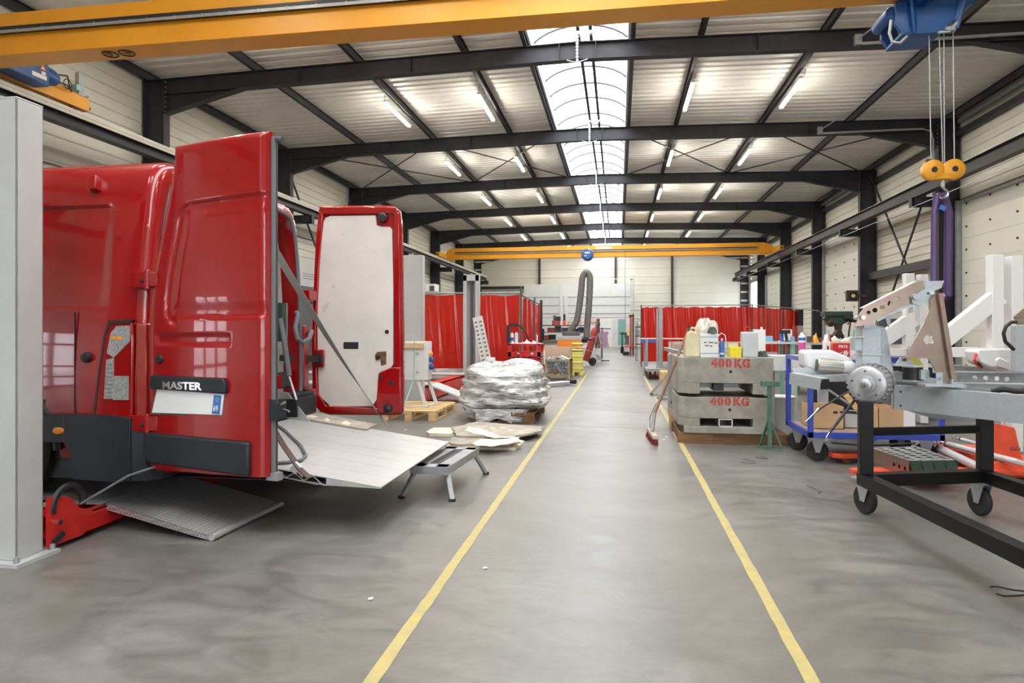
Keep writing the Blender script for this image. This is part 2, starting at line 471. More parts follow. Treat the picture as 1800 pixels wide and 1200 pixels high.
# trapezoidal roof deck, ribs run down the slope
def rib_profile(a, b, pitch, crest, depth):
    pts = [(a, 0)]; t = a
    while t < b - 1e-6:
        for dt, z in ((pitch * .30, 0), (pitch * .38, depth), (pitch * (.38 + crest), depth), (pitch * (.46 + crest), 0)):
            if t + dt < b: pts.append((t + dt, z))
        t += pitch
    pts.append((b, 0)); return pts
mb = MB()
prof = rib_profile(Y0, Y1, 0.30, 0.36, 0.04)
for xa, xb in ((XL, SKL), (SKR, XR)):
    za, zb = ztop(xa) + .20, ztop(xb) + .20
    vs = []; fs = []
    for y, z in prof: vs += [(xa, y, za + z), (xb, y, zb + z)]
    for i in range(len(prof) - 1): fs.append((2 * i, 2 * i + 2, 2 * i + 3, 2 * i + 1))
    mb.add(vs, fs)
o = struct('ceiling', mb, 'deck')
# opaque roof build-up above the deck
mb = MB()
for xa, xb in ((XL - .2, SKL - .02), (SKR + .02, XR + .2)): mb.add([(xa, Y0, ztop(xa) + .30), (xb, Y0, ztop(xb) + .30), (xb, Y1 + .2, ztop(xb) + .30), (xa, Y1 + .2, ztop(xa) + .30)], [(0, 1, 2, 3)])
struct('trim_3', mb, 'dark_grey')

# side walls: horizontal ribbed sheeting
def ribbed(zlo, zhi, pitch=0.25): return rib_profile(zlo, zhi, pitch, 0.10, 0.03)
def wall_sheet(mb, x, ya, yb, za, zb, sgn, pitch=.25):
    pr = ribbed(za, zb, pitch); vs = []; fs = []
    for z, d in pr: vs += [(x + sgn * d, ya, z), (x + sgn * d, yb, z)]
    for i in range(len(pr) - 1): fs.append((2 * i, 2 * i + 2, 2 * i + 3, 2 * i + 1))
    mb.add(vs, fs)
LO = (-4.6, -1.3, 2.0)                # glazed door in the left wall, behind the camera
mb = MB(); wall_sheet(mb, XL, Y0, LO[0], 0, 7.35, 1); wall_sheet(mb, XL, LO[1], Y1, 0, 7.35, 1); wall_sheet(mb, XL, LO[0], LO[1], LO[2], 7.35, 1)
struct('wall_left', mb, 'cladding')
OPEN = (46.2, 49.0, 4.55)             # daylight opening low on the right wall
mb = MB(); wall_sheet(mb, XR, Y0, OPEN[0], 0, 7.35, -1); wall_sheet(mb, XR, OPEN[1], Y1, 0, 7.35, -1); wall_sheet(mb, XR, OPEN[0], OPEN[1], OPEN[2], 7.35, -1)
struct('wall_right', mb, 'cladding')
mb = MB()
pr = ribbed(0, 7.6, 0.62); vs = []; fs = []
for z, d in pr: vs += [(XL, Y1 - d * .6, z), (XR, Y1 - d * .6, z)]
for i in range(len(pr) - 1): fs.append((2 * i, 2 * i + 2, 2 * i + 3, 2 * i + 1))
mb.add(vs, fs)
struct('wall_back', mb, 'cladding')
# wall behind the camera; its wide glazed door is unseen, enlarged for daylight
FO = (0.5, 6.5, 0.0, 4.4)
mb = MB(); mb.box(XL, FO[0], Y0 - .2, Y0, 0, 7.4); mb.box(FO[1], XR, Y0 - .2, Y0, 0, 7.4); mb.box(FO[0], FO[1], Y0 - .2, Y0, FO[3], 7.4)
struct('wall_front', mb, 'cladding')
mb = MB()
for i in range(7):
    x = FO[0] + (FO[1] - FO[0]) * i / 6; mb.box(x - .06, x + .06, Y0 - .12, Y0 - .04, 0, FO[3])
for z in (.03, .75, 1.5, 2.25, 3.0, 3.8, FO[3] - .03): mb.box(FO[0], FO[1], Y0 - .11, Y0 - .05, z - .04, z + .04)
wf = struct('window_1', mb, 'grey_metal')
mb = MB(); mb.box(FO[0], FO[1], Y0 - .085, Y0 - .08, 0, FO[3]); obj('pane', mb, 'glazing', wf)
mb = MB()
for k in range(6): y = LO[0] + (LO[1] - LO[0]) * k / 5; mb.box(XL - .04, XL + .04, y - .05, y + .05, 0, LO[2])
for z in (.04, .5, 1.0, 1.5, 1.96): mb.box(XL - .03, XL + .03, LO[0], LO[1], z - .04, z + .04)
wf = struct('window_12', mb, 'grey_metal')
mb = MB(); mb.box(XL - .008, XL - .004, LO[0], LO[1], 0, LO[2]); obj('pane', mb, 'glazing', wf)
mb = MB(); mb.box(-40, XL - .25, Y0 - .25, 80, -.12, -.02); struct('trim_90', mb, 'grey_metal')
portal('left_daylight', (XL - .1, (LO[0] + LO[1]) / 2, LO[2] / 2), (0, R(-90), 0), LO[2], LO[1] - LO[0])
portal('door_daylight', ((FO[0] + FO[1]) / 2, Y0 - .15, FO[3] / 2), (R(90), 0, R(180)), FO[1] - FO[0], FO[3])
portal('side_daylight', (XR + .1, (OPEN[0] + OPEN[1]) / 2, OPEN[2] / 2), (0, R(90), 0), OPEN[2], OPEN[1] - OPEN[0])
mb = MB()
for y in (OPEN[0], OPEN[1]): mb.box(XR - .06, XR + .06, y - .06, y + .06, 0, OPEN[2] + .06)
mb.box(XR - .06, XR + .06, OPEN[0], OPEN[1], OPEN[2], OPEN[2] + .12); mb.box(XR - .03, XR + .03, OPEN[0], OPEN[1], 2.2, 2.26)
wf = struct('window_2', mb, 'grey_metal')
mb = MB(); mb.box(XR, XR + .005, OPEN[0], OPEN[1], 0, OPEN[2]); obj('pane', mb, 'glazing', wf)

# skylight: one vaulted light per bay
BAYS = [(-9, -4), (-4, 2), (2, 8), (8, 14)] + [(FR[k], FR[k + 1]) for k in range(6)]
for n, (ya, yb) in enumerate(BAYS):
    za = ztop(SKL) + .1; zc = ztop(SKL) + .22
    mb = MB()
    for x, sg in ((SKL, -1), (SKR, 1)):
        mb.m('white_paint'); mb.box(min(x, x + sg * .05), max(x, x + sg * .05), ya, yb, za, zc + .2)
    mb.m('dark_grey')
    k = 0; y = ya + .6
    def arc(t): return (XC + .02 + 1.05 * -math.cos(math.pi * (.14 + .72 * t)) / math.cos(math.pi * .14), zc + .1 + .62 * (math.sin(math.pi * (.14 + .72 * t)) - math.sin(math.pi * .14)))
    while y < yb - .3:
        mb.path([(arc(t / 10)[0], y, arc(t / 10)[1]) for t in range(11)], .03, 5); y += 1.15
    mb.m('steel_black')
    for dx in (-.02, .24): mb.box(XC + dx + .0, XC + dx + .07, ya + .12, yb - .12, za + .12, za + .17)
    wf = struct('window_%d' % (n + 3), mb, 'white_paint')
    g = MB(); g.grid(lambda u, v: (arc(u)[0], ya + (yb - ya) * v, arc(u)[1] + .02), 10, 1)
    obj('pane', g, 'glazing', wf, smooth=60)
    portal('skylight_daylight', ((SKL + SKR) / 2, (ya + yb) / 2, zc + .75), (0, 0, 0), SKR - SKL, yb - ya)

# portal frames
ORD = ['nearest', 'second', 'third', 'fourth', 'fifth', 'sixth', 'farthest']
def portal_frame(y, label):
    t = thing('portal_frame', label, 'steel frame', (XC, y, 0), 'black steel portal frames')
    for sg, xw, xi in ((-1, XL + .06, XL + .58), (1, XR - .06, XR - .58)):
        mb = MB(); xa, xb = min(xw, xi), max(xw, xi); ze = ztop(xw) - .01
        for x in (xa, xb): mb.box(x - .009, x + .009, y - .11, y + .11, 0, ze if x == xw else ze - .8)
        mb.box(xa, xb, y - .006, y + .006, 0, ze)
        mb.box(xa - .04, xb + .04, y - .15, y + .15, 0, .025)
        obj('column', mb, 'steel_black', t, smooth=0)
        # rafter half
        mb = MB(); xr0 = xw; za, zb = ztop(xw), RIDGE
        mb.bar((xw, y, za - .009), (XC, y, zb - .009), .2, .018)
        mb.bar((xi, y, ztop(xi) - .36), (XC, y, zb - .36), .2, .018)
        mb.bar((xw, y, za - .19), (XC, y, zb - .19), .01, .34)
        for q in (.35, .62, .96):
            x = xi + (XC - xi) * q; mb.box(x - .006, x + .006, y - .1, y + .1, ztop(x) - .35, ztop(x) - .01)
        obj('rafter', mb, 'steel_black', t, smooth=0)
        # haunch
        mb = MB().m('steel_black'); xh = xi - sg * 1.95
        mb.prism([(xi, ztop(xi) - .35), (xi, ztop(xi) - .80), (xh, ztop(xh) - .35)], y - .006, y + .006, 'y')
        mb.bar((xi, y, ztop(xi) - .80), (xh, y, ztop(xh) - .36), .2, .018)
        mb.box(xi - sg * .0 - .012, xi + .012, y - .11, y + .11, ztop(xi) - .84, ztop(xi) - .01)
        mb.m('grey_metal')
        for q in range(7):
            for dy in (-.06, .06): mb.tube((xi - sg * .035, y + dy, ztop(xi) - .76 + q * .115), (xi + sg * .02, y + dy, ztop(xi) - .76 + q * .115), .014, 6)
        obj('haunch', mb, None, t, smooth=0)
    return t
for k, y in enumerate(FR): portal_frame(y, '%s black steel portal frame of the hall counted from the camera' % ORD[k])

# purlins (deep dark rails under the deck), eaves beams
PUR = [-8.15, -5.73, -3.30, 1.68, 4.09, 6.50]
n = 4
for x in PUR + [SKL - .1, SKR + .1, -10.85, 9.1]:
    mb = MB(); z = ztop(x)
    mb.ibeam((x, Y0, z + .09), (x, Y1, z + .09), .085, .19, .012, .012)
    struct('trim_%d' % n, mb, 'steel_black'); n += 1
# galvanised sprinkler-like wall rails along both side walls
for x, z, r in ((XR - .12, 6.62, .075), (XL + .06, 4.5, .012)):
    mb = MB(); mb.box(x - r, x + r, Y0, Y1, z - r, z + r); struct('trim_%d' % n, mb, 'steel_black'); n += 1
# wind bracing
def brace(name, pts, label, r=.022):
    mb = MB()
    for a, b in pts: mb.tube(a, b, r, 6)
    return tag(obj(name, mb, 'steel_black'), label, 'brace', 'cross bracing rods')
y0, y1 = FR[1], FR[2]
def zz(x): return ztop(x) + .03
for xa, xb, lb in ((-10.4, -5.73, 'black crossed roof bracing rods beside the left wall under the third roof bay'), (-5.73, SKL - .1, 'black crossed roof bracing rods just left of the skylight'),
                   (SKR + .1, 4.09, 'black crossed roof bracing rods just right of the skylight'), (4.09, 8.7, 'black crossed roof bracing rods beside the right wall under the roof')):
    brace('roof_brace', [((xa, y0 + .1, zz(xa) - .08), (xb, y1 - .1, zz(xb) - .08)), ((xa, y1 - .1, zz(xa) - .08), (xb, y0 + .1, zz(xb) - .08))], lb)
brace('wall_brace', [((9.05, y0 + .12, .2), (9.05, y1 - .12, 6.9)), ((9.05, y1 - .12, .2), (9.05, y0 + .12, 6.9))], 'black crossed wall bracing on the right wall behind the purple slings', .035)
brace('wall_brace', [((-10.75, y0 + .12, .2), (-10.75, y1 - .12, 6.9)), ((-10.75, y1 - .12, .2), (-10.75, y0 + .12, 6.9))], 'black crossed wall bracing on the left wall above the open van door', .035)

# gable posts and rails on the back wall
for i, x in enumerate((-5.9, -.2, 3.9)):
    mb = MB(); mb.ibeam((x, Y1 - .14, 0), (x, Y1 - .14, 7.2), .16, .2, .012, .01, (0, 1, 0)); struct('trim_%d' % n, mb, 'steel_black', loc=(x, Y1 - .14, 0)); n += 1
mb = MB(); mb.box(XL + .1, -3.2, Y1 - .35, Y1 - .2, 4.35, 4.55); struct('trim_%d' % n, mb, 'steel_black'); n += 1

# white office partition in front of the back wall
PY = 48.4
pa, pb = AY(921, 500, PY), AY(1108, 500, PY)
mb = MB(); mb.m('white_paint'); mb.box(pa.x, pb.x, PY, PY + .12, 0, pa.z)
mb.m('grey_metal')
for v in (522, 537, 551): z = AY(1000, v, PY).z; mb.box(pa.x, pb.x, PY - .012, PY, z - .035, z + .035)
z = AY(1000, 558, PY).z; mb.box(pa.x, pb.x, PY - .01, PY, z - .02, z + .02)
mb.m('white_paint')
for u in (987, 995): x = AY(u, 500, PY).x; mb.box(x - .13, x + .13, PY - .08, PY, 0, pa.z - (.0 if u < 990 else .85))
struct('wall_office', mb, 'white_paint')
dx0, dx1, dz = AY(1078, 560, PY).x, AY(1101, 560, PY).x, AY(1090, 558.5, PY).z
mb = MB(); mb.m('white_paint'); mb.box(dx0, dx1, PY - .05, PY, 0, dz)
d = struct('door_1', mb, 'white_paint')
g0, g1, z0, z1 = AY(1087, 0, PY).x, AY(1098, 0, PY).x, AY(0, 602, PY).z, AY(0, 564, PY).z
mb = MB(); mb.m('glass_green').box(g0, g1, PY - .07, PY - .05, z0, z1); mb.m('grey_metal')
for x in (g0, g1): mb.box(x - .03, x + .03, PY - .08, PY - .05, z0, z1)
for z in (z0, z1): mb.box(g0, g1, PY - .08, PY - .05, z - .03, z + .03)
obj('pane', mb, None, d, label='green tinted door pane')
mb = MB().m('grey_metal'); x = dx0 + .12; mb.box(x - .02, x + .1, PY - .1, PY - .05, 1.0, 1.03); obj('handle', mb, None, d)
for i, (ua, ub) in enumerate(((1044, 1076),)):
    mb = MB().m('white_plastic'); mb.box(AY(ua, 0, PY).x, AY(ub, 0, PY).x, PY - .04, PY, 0, dz - .1); struct('door_2', mb, None)

# sectional doors and smooth panels on the right wall
def sec_door(name, ya, yb, zt, frame=True):
    mb = MB().m('panel_cream'); mb.box(XR - .09, XR - .04, ya, yb, 0, zt)
    mb.m('grey_metal'); k = 1
    while k * .62 < zt - .1: mb.box(XR - .094, XR - .09, ya, yb, k * .62 - .004, k * .62 + .004); k += 1
    mb.m('black'); k = 0
    while k * .62 < zt:
        for y in [ya + .5 + i * 1.15 for i in range(int((yb - ya - .6) / 1.15) + 1)]: mb.tube((XR - .115, y, k * .62 + .31), (XR - .088, y, k * .62 + .31), .028, 8)
        k += 1
    d = struct(name, mb, None)
    mb = MB().m('grey_metal')
    for y in (ya - .06, yb + .06): mb.box(XR - .22, XR - .03, y - .05, y + .05, 0, zt + .1)
    mb.box(XR - .2, XR - .03, ya, yb, zt, zt + .06)
    obj('frame', mb, None, d)
sec_door('door_3', 14.35, 19.7, 4.68)
sec_door('door_4', 26.35, 31.7, 5.3)
sec_door('door_5', 38.4, 43.5, 4.6)
# torsion spring shafts over the doors
for i, (ya, yb) in enumerate(((9.5, 13.7), (14.3, 19.7), (26.1, 31.9))):
    mb = MB().m('cable'); mb.lathe([(.06 + (.008 if k % 2 else 0), ya + k * .05) for k in range(int((yb - ya) / .05))], (XR - .2, 0, 6.9), 'y', 12)
    tag(obj('door_spring', mb), ['dark coiled door spring under the eaves, nearest the camera on the right wall', 'dark coiled door spring under the eaves beside the second right hand column', 'farthest dark coiled door spring under the right eaves'][i], 'door spring', 'coiled springs under the right eaves')

# yellow walkway lines
for i, (x, lb) in enumerate(((-.88, 'worn yellow floor line on the left side of the walkway'), (.69, 'worn yellow floor line on the right side of the walkway'))):
    mb = MB(); random.seed(3 + i); pts = []
    ys = [-1 + .12 * k for k in range(180 if i == 0 else 165)]
    for y in ys:
        wl, wr = .027 + random.uniform(-.003, .003), .027 + random.uniform(-.003, .003)
        pts.append((x - wl, y, .002)); pts.append((x + wr, y, .002))
    mb.add(pts, [(2 * k, 2 * k + 1, 2 * k + 3, 2 * k + 2) for k in range(len(ys) - 1)])
    tag(obj('floor_line', mb, 'line_yellow'), lb, 'floor marking', 'yellow walkway lines')

# LED battens
def batten(x, y, z, label):
    t = thing('ceiling_light', label, 'light', (x, y, z), 'lit ceiling battens')
    mb = MB().m('white_plastic'); mb.box(x - .045, x + .045, y - 1.0, y + 1.0, z + .0, z + .06)
    obj('housing', mb, None, t)
    mb = MB().m('tube'); mb.box(x - .038, x + .038, y - .97, y + .97, z - .035, z); obj('diffuser', mb, None, t)
    mb = MB().m('black'); mb.path([(x, y - 1.0, z + .03), (x + .02, y - 1.12, z + .03), (x + .05, y - 1.15, z + .12), (x + .06, y - 1.05, z + .2)], .006, 5); obj('cable', mb, None, t)
    return t
first = None
RN = ['second', 'third', 'fourth', 'fifth', 'sixth']
names = {-5.83: 'outer left', -3.42: 'inner left', 1.73: 'inner right', 4.15: 'outer right'}
for k in range(-3, 6):  # bays before the first frame are unseen, battens added to light the near hall
    for x, nm in names.items():
        z = ztop(x) - .17; y = 14 + 6 * k + 3.05
        bay = 'bay just beyond the %s frame' % ORD[k] if k >= 0 else ['bay just before the nearest frame, unseen', 'bay above the camera, unseen, added for light', 'bay behind the camera, unseen, added for light'][-k - 1]
        lb = 'lit white batten light, %s row, roof %s' % (nm, bay)
        if first is None: first = batten(x, y, z, lb)
        else: dup(first, (x, y, z), label=lb)
M['jerry_pale'] = mat('jerry_pale', (0.62, 0.60, 0.52), 0.5)
# ================================================================== cranes
RZ = 5.30                              # top of the crane runway beams
for x, sg, side in ((-9.85, -1, 'left'), (8.2, 1, 'right')):
    t = thing('crane_runway_beam', 'long grey crane runway beam on brackets along the %s wall' % side, 'crane rail', (x, 20, RZ - .36), 'crane runway beams')
    mb = MB().m('steel_black'); mb.ibeam((x, Y0, RZ - .2), (x, Y1 - .9, RZ - .2), .2, .32, .016, .012)
    obj('beam', mb, None, t, smooth=0)
    mb = MB().m('alu'); mb.box(x - .03, x + .03, Y0, Y1 - .9, RZ - .04, RZ)
    mb.m('grey_metal'); mb.box(x - .1 - sg * .0, x + .1, Y0, Y1 - .9, RZ - .045, RZ - .04)
    obj('rail', mb, None, t, smooth=0)
    mb = MB()
    if sg < 0: mb.m('jerry_pale'); mb.box(x + .10, x + .14, Y0, Y1 - 1, RZ - .17, RZ - .05); mb.m('dark_grey'); mb.box(x + .14, x + .142, Y0, Y1 - 1, RZ - .115, RZ - .11)
    else: mb.m('grey_metal'); mb.box(x - .19, x - .176, Y0, Y1 - 1, RZ - .66, RZ - .645)
    obj('conductor_rail', mb, None, t, smooth=0)
    xi = XL + .58 if sg < 0 else XR - .58
    for y in FR:
        y = min(y, Y1 - .95) if y < 50 else Y1 - .95
        mb = MB().m('steel_black'); a, b = min(xi, x - sg * .16), max(xi, x - sg * .16)
        for zc in (RZ - .38, RZ - .62): mb.box(a, b, y - .1, y + .1, zc, zc + .015)
        mb.box(a, b, y - .006, y + .006, RZ - .62, RZ - .38)
        mb.box(x - sg * .16 - .01, x - sg * .16 + .01, y - .1, y + .1, RZ - .62, RZ - .37)
        mb.box(x - .1, x + .1, y - .1, y + .1, RZ - .62, RZ - .37)
        obj('bracket', mb, None, t, smooth=0)

def bridge(y, w, z0, z1, label, near):
    xa, xb = -9.85, 8.2
    t = thing('overhead_crane', label, 'crane', (-.8, y, z0), 'yellow overhead travelling cranes')
    g = MB().m('crane_yellow')
    g.prism([(xa + .15, z1 - .1), (xa + .55, z1), (xb - .55, z1), (xb - .15, z1 - .1), (xb - .02, z0 + .2), (xb - .35, z0), (xa + .35, z0), (xa + .02, z0 + .2)], y - w / 2, y + w / 2, 'y')
    g.box(xa + .4, xb - .4, y - w / 2 - .03, y + w / 2 + .03, z0 - .012, z0)
    gi = obj('bridge_girder', g, None, t, smooth=30, bevel=.01)
    zm = (z0 + z1) / 2 + .03
    mb = MB().m('black'); yf = y - w / 2 - .05
    mb.box(xa + .6, xb - .9, yf - .02, yf + .05, zm - .035, zm + .05)
    mb.m('grey_metal'); mb.box(xa + .6, xb - .9, yf - .03, yf - .02, zm - .05, zm - .008)
    x = xa + .8
    while x < xb - 1: mb.box(x, x + .012, yf - .036, yf - .02, zm - .055, zm - .0); x += .42
    obj('festoon_track', mb, None, t, smooth=0)
    for sg, x in ((-1, xa), (1, xb)):
        c = MB().m('crane_yellow'); L = 2.35 if near else 1.75
        c.prism([(y - L, RZ + .03), (y - L, RZ + .26), (y - L + .5, RZ + .30), (y + L - .5, RZ + .30), (y + L, RZ + .26), (y + L, RZ + .03)], x - .1, x + .1, 'x')
        obj('end_carriage', c, None, t, smooth=0, bevel=.008)
        for yy in (y - L + .28, y + L - .28):
            wh = MB().m('rust'); wh.lathe([(.05, -.05), (.13, -.05), (.13, -.04), (.11, -.04), (.11, .04), (.13, .04), (.13, .05), (.05, .05)], (x, yy, RZ + .115), 'x', 20)
            obj('wheel', wh, None, t)
        q = MB().m('rubber')
        for yy, e in ((y - L, -1), (y + L, 1)): q.tube((x, yy, RZ + .12), (x, yy + e * .09, RZ + .12), .045, 12)
        obj('buffer', q, None, t)
        mo = MB().m('crane_blue'); xm = x - sg * .25
        mo.lathe([(.0, -.45), (.14, -.45), (.15, -.3), (.15, .3), (.11, .42), (0, .42)], (xm, y + 1.0, RZ + .28), 'y', 16)
        mo.box(xm - .05, x, y + .9, y + 1.2, RZ + .14, RZ + .4)
        obj('travel_motor', mo, None, t)
    return t, gi, yf, zm

near, ngi, yf, zm = bridge(8.62, .36, 5.30, 5.92, 'yellow overhead crane crossing the top of the picture nearest the camera', True)
# warning pictograms on the underside of the girder
for k, (u, v) in enumerate(((193, 95), (224, 94))):
    p = FL(u, v, 5.283)
    mb = MB().m('black'); mb.ring((p.x, 8.62, 5.284), .105, .012, 'z', 24, 4)
    if k == 0: mb.prism([(p.x - .07, 8.56), (p.x + .06, 8.55), (p.x + .0, 8.68)], 5.282, 5.285); mb.cbox((p.x + .08, 8.56, 5.283), .09, .02, .003, .5)
    else: mb.prism([(p.x - .03, 8.57), (p.x + .06, 8.60), (p.x + .06, 8.64), (p.x - .0, 8.66)], 5.282, 5.285); mb.cbox((p.x + .09, 8.58, 5.283), .06, .02, .003, -.4)
    obj('pictogram', mb, None, ngi if False else near, label='black warning pictogram')
# control box, bracket and stop on the left carriage
xb_ = -9.85
mb = MB().m('crane_blue'); mb.prism([(8.95, 5.36), (8.95, 5.84), (9.70, 5.74), (9.76, 5.66), (9.76, 5.34)], xb_ + .12, xb_ + .42, 'x')
cb = obj('control_box', mb, None, near, bevel=.015)
mb = MB().m('text_white'); mb.box(xb_ + .42, xb_ + .423, 9.42, 9.70, 5.42, 5.49); mb.box(xb_ + .42, xb_ + .423, 9.6, 9.68, 5.50, 5.55); mb.box(xb_ + .42, xb_ + .423, 9.0, 9.12, 5.70, 5.76)
mb.m('lens_amber'); mb.prism([(9.58, 5.58), (9.68, 5.58), (9.63, 5.66)], xb_ + .42, xb_ + .424, 'x')
obj('label_plate', mb, None, cb)
mb = MB().m('grey_metal'); mb.box(xb_ + .02, xb_ + .1, 10.72, 10.86, 5.56, 5.98); mb.box(xb_ + .04, xb_ + .08, 10.3, 10.98, 5.60, 5.63); mb.m('teal'); mb.box(xb_ + .1, xb_ + .2, 10.56, 10.66, 5.60, 5.70)
obj('limit_switch', mb, None, near)
mb = MB().m('black'); mb.path([(xb_ + .25, 9.76, 5.60), (xb_ + .3, 10.25, 5.72), (xb_ + .2, 10.4, 5.62), (xb_ + .1, 10.55, 5.58)], .014, 6); mb.path([(xb_ + .25, 9.76, 5.55), (xb_ + .25, 10.3, 5.58), (xb_ + .15, 10.5, 5.54)], .014, 6)
mb.ring((xb_ + .12, 10.45, 5.66), .085, .008, 'x', 20, 5)
obj('cable', mb, None, near)

# hoist trolley under the near girder
hx, hy = 3.70, 8.75
ht = thing('hoist_trolley', 'blue hoist trolley hanging under the nearest yellow crane girder at right', 'hoist', (hx, hy, 4.75))
mb = MB().m('crane_blue')
mb.prism([(hx - .36, 5.28), (hx + .44, 5.28), (hx + .40, 5.08), (hx + .16, 4.88), (hx - .28, 4.88), (hx - .36, 5.0)], hy - .02, hy + .04, 'y')
mb.prism([(hx - .36, 5.28), (hx + .44, 5.28), (hx + .40, 5.08), (hx + .16, 4.88), (hx - .28, 4.88), (hx - .36, 5.0)], hy + .42, hy + .48, 'y')
mb.box(hx - .29, hx + .17, hy - .02, hy + .48, 4.86, 4.90)
obj('frame', mb, None, ht, smooth=0, bevel=.008)
for dx, dz, tilt in ((-.10, 5.14, -.35), (.26, 5.16, .35)):
    mb = MB().m('crane_blue')
    for k in (-.05, .05): mb.bar((hx + dx + tilt * .35, hy - .12, dz + .20 + k), (hx + dx - tilt * .35 * .4 - .1 * (1 if tilt < 0 else -1), hy - .05, dz - .22 + k), .03, .04)
    obj('side_brace', mb, None, ht)
mb = MB().m('crane_blue'); mb.lathe([(0, -.17), (.13, -.17), (.15, -.12), (.15, .1), (.12, .16), (0, .16)], (hx - .1, hy - .1, 5.12 + .22), 'y', 20)
for a in range(10): mb.cbox((hx - .1 + .155 * math.cos(a * .628), hy - .1, 5.34 + .155 * math.sin(a * .628)), .03, .2, .012, 0, 0, -a * .628)
obj('hoist_motor', mb, None, ht)
mb = MB().m('crane_blue'); mb.lathe([(0, -.22), (.075, -.22), (.085, -.18), (.085, .22), (0, .22)], (hx - .38, hy + .25, 5.16), 'y', 16)
obj('gear_housing', mb, None, ht)
mb = MB().m('crane_blue'); mb.lathe([(0, -.12), (.075, -.12), (.075, .14), (0, .14)], (hx + .46, hy + .1, 5.24), 'y', 16)
obj('travel_motor', mb, None, ht)
mb = MB().m('grey_metal'); mb.lathe([(0, -.3), (.14, -.3), (.14, -.27), (.11, -.27), (.11, .27), (.14, .27), (.14, .3), (0, .3)], (hx + .1, hy + .2, 5.08), 'x', 20)
obj('rope_drum', mb, None, ht)
mb = MB().m('grey_metal'); mb.path([(hx - .40, hy, 5.06), (hx - .42, hy, 4.9), (hx - .39, hy, 4.79), (hx - .30, hy, 4.77), (hx - .22, hy, 4.85)], .018, 6)
mb.path([(hx + .12, hy, 4.87), (hx + .22, hy - .05, 4.85), (hx + .33, hy - .05, 4.97)], .02, 6); mb.box(hx + .18, hx + .28, hy - .08, hy - .03, 4.86, 4.90)
obj('cable', mb, None, ht)
# rope, hook block
bx, by, bz = 3.90, 8.8, 3.20
hb = thing('hook_block', 'yellow twin sheave hook block hanging on four wire ropes', 'hook block', (bx, by, 3.05))
for x0, x1 in ((hx + .05, bx - .13), (bx - .04, bx + .0), (bx + .02, bx + .02), (bx + .12, bx + .13)):
    mb = MB().m('grey_metal'); mb.tube((x0, by + .02, 5.2), (x1, by, bz + .1), .007, 6); obj('wire_rope', mb, None, hb)
for sg in (-1, 1):
    mb = MB().m('crane_yellow'); mb.lathe([(.0, -.055), (.1, -.055), (.125, -.035), (.125, .035), (.1, .055), (0, .055)], (bx + sg * .115, by, bz + .01), 'y', 24)
    mb.m('black'); mb.lathe([(.0, -.06), (.035, -.06), (.035, .06), (0, .06)], (bx + sg * .115, by, bz + .01), 'y', 12)
    mb.m('black').box(bx + sg * .16 - .03, bx + sg * .16 + .03, by - .02, by + .02, bz + .08, bz + .145)
    obj('sheave_guard', mb, None, hb)
mb = MB().m('crane_yellow'); mb.box(bx - .1, bx + .1, by - .05, by + .05, bz - .11, bz - .03); obj('crosshead', mb, None, hb, bevel=.01)
mb = MB().m('chrome'); mb.tube((bx, by, bz - .1), (bx, by, bz - .2), .022, 10); mb.path([(bx + .0, by, bz - .2)] + [(bx + .055 * math.sin(a), by, bz - .275 + .055 * math.cos(a)) for a in [0.3 + k * .45 for k in range(11)]], .018, 8)
obj('hook', mb, None, hb)
for k, (ua, ub, va, vb_, wdt) in enumerate(((1649, 1643, 338, 500, .075), (1658, 1668, 338, 520, .10))):
    y = by + .01 + .03 * k; h0 = AY(ua, va, y); m0 = AY(ub, 372, y); e0 = AY(ub, vb_, y)
    mb = MB().m('purple'); mb.path([h0, m0, m0.lerp(e0, .5), e0, e0 + Vector((.01, .04, -.04)), e0 + Vector((.02, .07, .02)), m0 + Vector((.03, .07, 0)), h0 + Vector((.01, .03, .0))], .02, 5, flat=(wdt, .012))
    s_ = obj('lifting_sling', mb, None); tag(s_, ['purple lifting sling hanging from the crane hook, left strand reaching lower', 'purple lifting sling hanging from the crane hook, right strand with a small blue tag'][k], 'sling', 'purple slings on the hook')
    if k: obj('tag', MB().m('blue_bottle').cbox(tuple(AY(1657, 365, by - .03)), .07, .01, .06, 0, 0, .4), None, s_)

far, fgi, fyf, fzm = bridge(37.2, .36, 5.30, 5.92, 'yellow overhead crane far down the hall above the white office wall', False)
p = AY(1062, 436.5, 37)
mb = MB().m('text_white'); mb.box(p.x - .45, p.x + .42, fyf + .045 - .002, fyf + .05, 5.73, 5.85); nm = obj('name_plate', mb, None, far, label='white lettered name plate')
mb = text_mb('DELTA', .12, frame_T((p.x - .2, fyf + .042, 5.79), (1, 0, 0), (0, 0, 1)), .004); obj('lettering', mb, 'dark_grey', nm)
hx2 = AY(1033, 452, 37).x
h2 = thing('hoist_trolley', 'small blue hoist trolley on the far yellow crane above the grey extraction hose', 'hoist', (hx2, 37.0, 5.0))
mb = MB().m('crane_blue'); mb.lathe([(0, -.3), (.27, -.3), (.33, -.2), (.33, .2), (.27, .3), (0, .3)], (hx2, 36.9, 5.40), 'y', 20); mb.box(hx2 - .32, hx2 + .32, 36.7, 37.3, 5.26, 5.55); obj('motor', mb, None, h2, bevel=.02)
mb = MB().m('text_white'); mb.box(hx2 - .14, hx2 + .14, 36.58, 36.6, 5.45, 5.53); mb.box(hx2 - .18, hx2 - .02, 36.58, 36.6, 5.3, 5.34); obj('label_plate', mb, None, h2)
x = AY(1099, 460, 36.9).x
mb = MB().m('black'); mb.tube((x, 36.85, 5.6), (x, 36.85, 1.1), .012, 6); mb.box(x - .04, x + .04, 36.82, 36.88, .8, 1.1); obj('pendant_control', mb, None, far)

